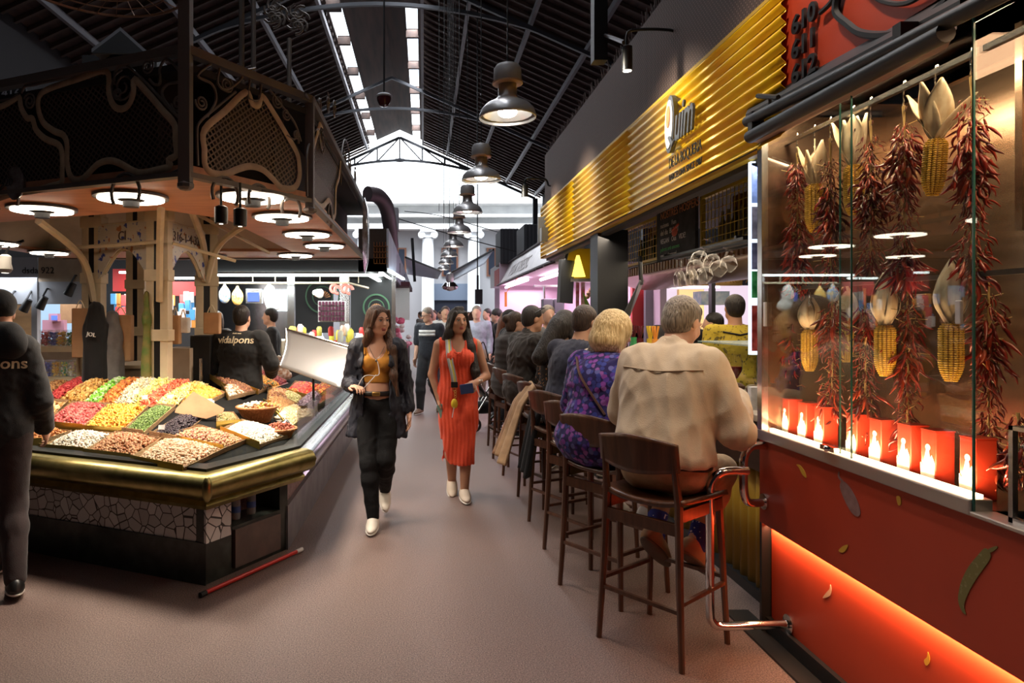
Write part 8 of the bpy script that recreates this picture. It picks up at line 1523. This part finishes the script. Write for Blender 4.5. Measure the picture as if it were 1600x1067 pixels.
# the rest along the bar
m3 = seated('woman with long dark brown hair and a pale top, mostly hidden behind the blonde woman', 1.18, 4.66, -55, 1.72, lean=.30, sex='f', pitch=.3, sw=.165, vox=.012); m3.body(lips=False); H = lambda *p: m3.head + m3.HR @ V3(*p)
m3.hair('long', H_DARK, [cap_(H(0, -.08, -.05), m3.chest + V3(-.02, -.16, -.02), .10, .06, k=.04)]); m3.top(mat('pale_peach_cloth', (.62, .48, .36), .8), .016, sleeves=.5); m3.trousers(JEAN); m3.shoes(DARK_SH)
m4 = seated('man with short dark hair in a navy T-shirt leaning on the bar', 1.08, 5.28, -58, 1.86, lean=.34, g=1.06, sw=.205, pitch=.15, yaw=-.0, vox=.009, sk=SK_TAN, arms={1: [(.27, .16, 1.05), (.16, .42, 1.14), (0, 1, .1), (-1, 0, 0), .5], -1: [(-.26, .22, 1.10), (-.12, .46, 1.14), (.3, 1, 0), (0, 0, -1), .5]}); m4.body(lips=False); m4.hair('short', H_DARK); m4.top(cloth('navy_tee', (.030, .032, .055)), .017, sleeves=.42, name='t_shirt', fold=.012, seed=8); m4.trousers(JEAN); m4.shoes(DARK_SH)
m5 = seated('woman with long straight dark hair in a black top with small gold flowers', 1.12, 5.98, -62, 1.74, lean=.22, sex='f', pitch=.15, yaw=-.1, sw=.165, vox=.010); m5.body(lips=False); H = lambda *p: m5.head + m5.HR @ V3(*p)
m5.hair('long', H_BLACK, [cap_(H(0, -.09, -.02), m5.chest + V3(-.02, -.17, .04), .085, .07, k=.04)]); m5.top(DFLOR, .018, sleeves=.95); m5.trousers(JEAN); m5.shoes(DARK_SH)
m6 = seated('black-haired man in a dark grey jacket at the bar, sunglasses on his head', .96, 6.72, -72, 1.84, lean=.16, g=1.12, sw=.20, pitch=.10, yaw=.05, vox=.010, sk=SK_TAN, arms={1: [(.28, .12, 1.10), (.14, .40, 1.20), (-.3, 1, .2), (-1, 0, 0), .5], -1: [(-.27, .16, 1.1), (-.12, .42, 1.15), (.3, 1, 0), (0, 0, -1), .5]}); m6.body(lips=False); m6.hair('short', H_BLACK); m6.top(cloth('charcoal_jacket', (.045, .04, .036)), .032, sleeves=.97, name='jacket', collar=True, fold=.022, seed=9, hem=.12); m6.trousers(JEAN); m6.shoes(DARK_SH)
H = lambda *p: m6.head + m6.HR @ V3(*p); m_ = MB(); m_.tube(smoothpath([H(.088, -.03, .05), H(.085, .04, .10), H(.04, .085, .115), H(-.04, .085, .115), H(-.085, .04, .10), H(-.088, -.03, .05)], 4), .006, 6); obj('sunglasses', m_, BLACKM, m6.root, local=True)
m7 = Human('fair woman with long light hair facing us past the black jacket', (1.44, 7.22, 0), rad(150), 1.60, lean=.05, sex='f', pitch=.05, yaw=-.2, sw=.16, vox=.009, sk=skin('skin_fair', (.74, .48, .38))); m7.body(); H = lambda *p: m7.head + m7.HR @ V3(*p); m7.hair('long', hair_m('hair_sandy', (.35, .22, .11), (.62, .45, .27)), [cap_(H(q * .075, .0, -.08), m7.neck + V3(q * .10, .05, -.14), .035, .03, k=.03) for q in (1, -1)]); m7.top(DFLOR, .018, sleeves=.9); m7.trousers(JEAN); m7.shoes(DARK_SH)
m8 = seated('person in a quilted grey-brown padded jacket with a hood, dark hair in a bun', .92, 7.58, -78, 1.72, lean=.12, g=1.12, sex='f', sw=.185, vox=.012); m8.body(lips=False); H = lambda *p: m8.head + m8.HR @ V3(*p); m8.hair('short', H_DARK, [ell_(H(0, -.12, .02), (.05, .05, .05), k=.02), ell_(H(0, -.05, -.06), (.07, .06, .07), k=.03)])
def quilt(P): return .007 * np.abs(np.sin(P[:, 2] * 42)) - .004
nk = m8.neck; P = m8.torso(.035) + m8.arm_prims(1, .035, .97) + m8.arm_prims(-1, .035, .97) + [cap_(nk + V3(-.07, -.09, -.05), nk + V3(.07, -.09, -.05), .075, k=.04), cap_(nk - V3(0, 0, .08), nk, .09, .08, k=.04), cap_(m8.P + V3(-.08, 0, -.04), m8.P + V3(.08, 0, -.04), .13, k=.05)]; blob_obj('padded_jacket', P, .010, PADDED, m8.root, noise=quilt); m8.trousers(JEAN); m8.shoes(DARK_SH)
# --- standing and walking people further off
def walker(label, x, y, deg, h, hairk, top, bot, vox=.014, sex='m', g=1.0, sk=SK_LIGHT, sleeves=.95, step=.12, collar=False, yaw=0, shoe=DARK_SH, arms=None, e=.018, lean=0.03, pitch=0, group=None, hem=0, sw=None, legs=None):
    k = h / 1.7; lg = {1: [(.09, step * .8, .50 * k), (.08, step, .09), (.1, 1, -.08)], -1: [(-.09, step * .3, .50 * k), (-.08, -step * 1.3, .13), (-.1, 1, -.45)]}; lg = legs or lg
    P = Human(label, (x, y, 0), rad(deg), h, sex=sex, g=g, sw=sw or (.185 if sex == 'm' else .16), vox=vox, sk=sk, legs=lg, yaw=yaw, arms=arms, lean=lean, pitch=pitch, group=group)
    P.body(lips=False); H = lambda *p: P.head + P.HR @ V3(*p) * k
    if hairk[0] == 'long': P.hair('long', hairk[1], [cap_(H(0, -.08, -.05), P.neck + V3(0, -.11, -.16), .08, .06, k=.04)])
    elif hairk[0] != 'none': P.hair(hairk[0], hairk[1])
    P.top(top, e, sleeves=sleeves, collar=collar, name='top', fold=.012, hem=hem)
    if bot is not None: P.trousers(bot, .015, loose=.008)
    P.shoes(shoe); return P
p = walker('man in glasses and a black T-shirt with white chest stripes walking towards us', .10, 11.4, 180 - 25, 1.74, ('short', H_GREY), cloth('stripe_black', (.022, .024, .034)), cloth('charcoal_trousers', (.03, .03, .035)), g=1.1, sleeves=.45, vox=.011, yaw=.5, shoe=mat('brown_shoe', (.16, .09, .05), .6), step=.2, pitch=.25)
P = p.topP; 
for z, hh in ((.06, .022), (.005, .022)):
    m_ = MB(); vs = []; n = 22
    for i in range(n + 1):
        x = -.15 + .30 * i / n
        for dz in (-hh, hh):
            q = p.chest + V3(x, .4, z + dz)
            for _ in range(30): q = q - V3(0, 1, 0) * sdf_all(P, q[None])[0] * .8
            vs.append(q + V3(0, .006, 0))
    m_.add(vs, [(2 * i, 2 * i + 1, 2 * i + 3, 2 * i + 2) for i in range(n)]); obj('white_stripe', m_, WHITE_C, p.root, local=True, solid=.004)
H = lambda *q: p.head + p.HR @ V3(*q); m_ = MB()
for s in (1, -1): m_.tube([H(s * .032 + .022 * math.cos(a), .098, .004 + .016 * math.sin(a)) for a in [i * .6283 for i in range(10)]], .0035, 4, closed=True); m_.tube([H(s * .054, .095, .004), H(s * .08, .0, .0)], .003, 4)
obj('glasses', m_, BLACKM, p.root, local=True)
walker('bearded man with a scarf partly hidden behind the man in stripes', .42, 13.2, 180, 1.78, ('short', H_DARK), mat('grey_white_cloth', (.4, .38, .36), .8), JEAN, sk=SK_TAN)
walker('grey-haired man in a pale shirt standing in the aisle', .98, 12.6, 170, 1.78, ('short', H_GREY), LIGHTC, mat('sand_trousers', (.35, .29, .22), .8), g=1.05)
walker('man in dark clothes behind the man in the pale shirt', 1.42, 15.0, 120, 1.76, ('short', H_BLACK), BLACK_C, JEAN); walker('man in a flat dark cap and black coat beside the pink-lit stall', 1.40, 12.8, 90, 1.72, ('beanie', H_BLACK), BLACK_C, JEAN, e=.03)
walker('woman with reddish-brown hair in a black coat holding her phone', 1.22, 10.2, -100, 1.66, ('long', hair_m('hair_red', (.10, .03, .015), (.22, .07, .03))), BLACK_C, JEAN, sex='f', e=.03, hem=.12); walker('person in a black cap and black coat next to the padded jacket', 1.12, 9.1, -90, 1.66, ('beanie', BLACK_C), BLACK_C, JEAN, sex='f', e=.03, hem=.12)
walker('older man with grey hair behind the fair woman', 1.52, 8.4, 190, 1.72, ('short', H_GREY), GREYC, JEAN)
R_ = random.Random(12)
for i, (x, y, tp, hr, tx) in enumerate(((.25, 17, BLACK_C, ('short', H_DARK), 'dark jacket and short dark hair'), (.72, 18, GREYC, ('long', H_DARK), 'grey coat and long dark hair'), (1.0, 20, LIGHTC, ('short', H_GREY), 'pale blue top and grey hair'), (.55, 21, NAVY_C, ('short', H_BLACK), 'navy jacket and black hair'), (1.35, 19, WHITE_C, ('long', H_BROWN), 'white top and brown hair'), (1.5, 23, BLACK_C, ('short', H_BROWN), 'black jacket and brown hair'), (.3, 24, PADDED, ('short', H_DARK), 'padded grey jacket'), (-.1, 26, GREYC, ('short', H_DARK), 'grey jacket at the far end'), (.8, 27, WHITE_C, ('short', H_DARK), 'white shirt at the far end'))):
    walker('distant person with a ' + tx + ' down the aisle', x, y, R_.uniform(0, 360), R_.uniform(1.64, 1.8), hr, tp, JEAN, vox=.022, group='distant crowd down the aisle')
# --- vendors
v1 = walker('vendor in a black beanie and dark vest with cream lettering at the left edge', -2.50, 4.0, 8, 1.72, ('beanie', BLACK_C), cloth('dark_quilt', (.022, .022, .024)), cloth('brown_black_trousers', (.045, .030, .030)), vox=.009, g=.92, sw=.14, sleeves=.97, e=.032, hem=.12, collar=True, step=.05, yaw=-.5,
            arms={1: [(.215, .04, 1.10), (.18, .20, .92), (0, .6, -.8), (-1, 0, 0), .5]}, legs={1: [(.08, .02, .50), (.16, -.14, .10), (-.5, 1, -.1)], -1: [(-.10, .14, .50), (-.12, .25, .09), (-.1, 1, -.05)]})
blob_obj('hood', [cap_(v1.neck + V3(-.11, -.07, -.02), v1.neck + V3(.11, -.07, -.02), .085, k=.05), cap_(v1.neck + V3(-.09, -.06, .05), v1.neck + V3(.09, -.06, .05), .07, k=.05)], .009, BLACK_C, v1.root, noise=folds(.006, 20, 2))
CRM = mat('cream_print', (.70, .58, .38), .6); on_back(v1, v1.topP, 'vidalpons', .088, .015, CRM, sx=1.0, x0=.03); on_back(v1, v1.topP, 'fruits secs i dolços', .02, .10, CRM, name='small_lettering', x0=.03)
v2 = walker('vendor in a black sweatshirt with cream lettering, back turned, behind the counter', -1.80, 6.68, -10, 1.69, ('short', H_BLACK), cloth('black_sweat', (.010, .010, .011)), JEAN, vox=.009, g=1.25, sw=.195, sleeves=.97, e=.028, hem=.10, step=.02, sex='m', lean=.06,
            arms={1: [(.31, .04, 1.14), (.22, .26, 1.03), (0, 1, -.2), (-1, 0, 0), .5], -1: [(-.31, .02, 1.12), (-.24, .22, 1.0), (0, 1, -.2), (1, 0, 0), .5]})
on_back(v2, v2.topP, 'vidalpons', .098, .075, CRM); on_back(v2, v2.topP, 'fruits secs', .022, .165, CRM, name='small_lettering')
P = walker('young man with dark hair serving at the stall behind the vendor', -2.1, 9.5, 200 - 100, 1.70, ('short', H_BLACK), BLACK_C, JEAN, vox=.012, yaw=.2); walker('woman with dark hair in a patterned top behind the vendor in black', -3.05, 10.1, 180, 1.66, ('long', H_DARK), DFLOR, JEAN, vox=.014, sex='f')
# --- people inside the bar
walker('bar worker with short hair in a grey shirt with crossed black straps, seen from behind', 3.11, 8.55, -10, 1.74, ('short', H_DARK), GREYC, JEAN, vox=.012, sw=.18)
walker('bar worker in a black beret seen behind the grey-haired man', 3.0, 7.6, -30, 1.70, ('beanie', BLACK_C), BLACK_C, JEAN, vox=.012)
p = walker('bar worker in a yellow patterned shirt with black apron strap, seen from behind', 2.88, 6.3, -5, 1.78, ('short', H_BLACK), mat('yellow_print_shirt', (.52, .38, .03), .8, col2=(.16, .12, .02), scale=34, lo=.60, hi=.64, detail=1), JEAN, vox=.010, sw=.2, g=1.05, sk=SK_TAN)
m_ = MB(); m_.tube([on_srf(p, p.topP, -.14 + .28 * i / 12, .10 + .03 * abs(i / 6 - 1), .006) for i in range(13)], .008, 5); obj('apron_strap', m_, BLACKM, p.root, local=True)
walker('second bar worker in yellow, head bent, left of the first', 2.98, 6.95, 60, 1.62, ('short', H_BLACK), YEL_C, JEAN, vox=.013)
# --- pushchair beyond the stools
pc = thing('pushchair', 'dark folded pushchair standing behind the woman in orange', 'pushchair', (.9, 9.6, 0)); m_ = MB(); m_.grid(lambda u, v: (.62 + .42 * u, 9.5 + .3 * v, .78 - .38 * u - .06 * math.sin(v * 3.1)), 8, 8); obj('seat_fabric', m_, BLACK_C, pc, solid=.03); m_ = MB()
for y in (9.5, 9.8): m_.tube([(.60, y, 1.0), (.85, y, .55), (1.1, y, .12)], .012, 6); m_.tube([(.66, y, .12), (.95, y, .6)], .012, 6)
m_.tube([(.60, 9.5, 1.0), (.60, 9.8, 1.0)], .014, 6); obj('frame_tube', m_, mat('grey_rod', (.35, .34, .33)), pc)
for x in (.70, 1.05):
    for y in (9.47, 9.83): m_ = MB(); m_.tube([(x + .085 * math.cos(a), y, .1 + .085 * math.sin(a)) for a in [i * .4488 for i in range(14)]], .018, 6, closed=True); m_.ball((x, y, .1), .03, 8); obj('wheel', m_, BLACKM, pc)
m_ = MB(); m_.ball((.82, 9.65, .32), (.22, .14, .09), 12); obj('basket_bag', m_, BLACK_C, pc)
# shoulder bag beside the coat customers
hb = thing('handbag', 'small black handbag held by the customers beside the padded jacket', 'bag', (.78, 9.0, .95)); blob_obj('bag_body', [ell_((0, 0, 0), (.10, .06, .12), k=.03)], .012, BLACK_C, hb); m_ = MB(); m_.tube(smoothpath([(-.08, 0, .08), (0, 0, .32), (.08, 0, .08)], 6), .008, 5); obj('strap', m_, DARK_SH, hb, local=True)
# ---------------------------------------------------------------- separate pieces become parts of their own; look-alikes get labels that tell them apart
def islands(me):
    n = len(me.vertices); p = np.arange(n)
    e = np.empty(len(me.edges) * 2, dtype=np.int64); me.edges.foreach_get('vertices', e); e = e.reshape(-1, 2)
    while True:
        q = p.copy(); m = np.minimum(p[e[:, 0]], p[e[:, 1]]); np.minimum.at(q, e[:, 0], m); np.minimum.at(q, e[:, 1], m); q = q[q]
        if (q == p).all(): return p
        p = q
SPLIT = {'upright', 'batten', 'back_wall', 'mullion', 'tube_light', 'board', 'bracket', 'ledge', 'corner_post', 'corrugated_sheet', 'red_front', 'dark_joint', 'hook', 'strap', 'thin_arm', 'pole', 'mast', 'fluorescent_tube', 'frame_tube', 'wall_flange', 'glass_edge', 'glass_pane', 'leaves', 'capital_scroll', 'edge_beam', 'fascia', 'lit_pink_wall', 'print', 'sill', 'rib', 'end_wall', 'base', 'clamp', 'straws', 'cutlery', 'roof_slope', 'casing', 'ceiling', 'shade_backing', 'steel_side', 'yellow_trim', 'wheel', 'small_black_arm', 'logo_outline', 'frame', 'edge', 'glass_guard', 'waist_tie', 'bangles'}
for o in list(S.objects):
    if o.type != 'MESH' or o.parent is None or o.name.split('.')[0] not in SPLIT or o.data.users > 1: continue
    p = islands(o.data); ids = np.unique(p)
    if not 2 <= len(ids) <= 40: continue
    me = o.data; pts = [v.co.copy() for v in me.vertices]; F_ = [(list(f.vertices), f.material_index, f.use_smooth) for f in me.polygons]
    for k, i_ in enumerate(ids):
        sel = np.nonzero(p == i_)[0]; mp_ = {int(a): j for j, a in enumerate(sel)}; fs = [f for f in F_ if f[0][0] in mp_]
        nm = bpy.data.meshes.new(me.name); nm.from_pydata([tuple(pts[a]) for a in sel], [], [[mp_[a] for a in f[0]] for f in fs])
        for mm in me.materials: nm.materials.append(mm)
        nm.polygons.foreach_set('material_index', [f[1] for f in fs]); nm.polygons.foreach_set('use_smooth', [f[2] for f in fs]); nm.update()
        if any(f[2] for f in fs): nm.set_sharp_from_angle(angle=math.radians(50))
        if k == 0: first = nm
        else: c = o.copy(); c.data = nm; S.collection.objects.link(c)
    o.data = first
ORD = 'first second third fourth fifth sixth seventh eighth ninth tenth eleventh twelfth thirteenth fourteenth fifteenth sixteenth seventeenth eighteenth nineteenth twentieth'.split()
bpy.context.view_layer.update()
by = {}
for o in S.objects:
    if o.parent is None and 'label' in o: by.setdefault(o['label'], []).append(o)
def cen(o):
    if o.type == 'MESH': b = [o.matrix_world @ Vector(c) for c in o.bound_box]; p = sum(b, Vector()) / 8
    else: p = o.matrix_world.translation
    return (p.x / max(p.y, .1), p.z)
for lb, L_o in by.items():
    if len(L_o) < 2: continue
    L_o.sort(key=cen); wd = lb.split()
    for i, o in enumerate(L_o):
        if len(L_o) <= 20: o['label'] = ' '.join(wd[:12]) + ', ' + ORD[i] + ' from the left'
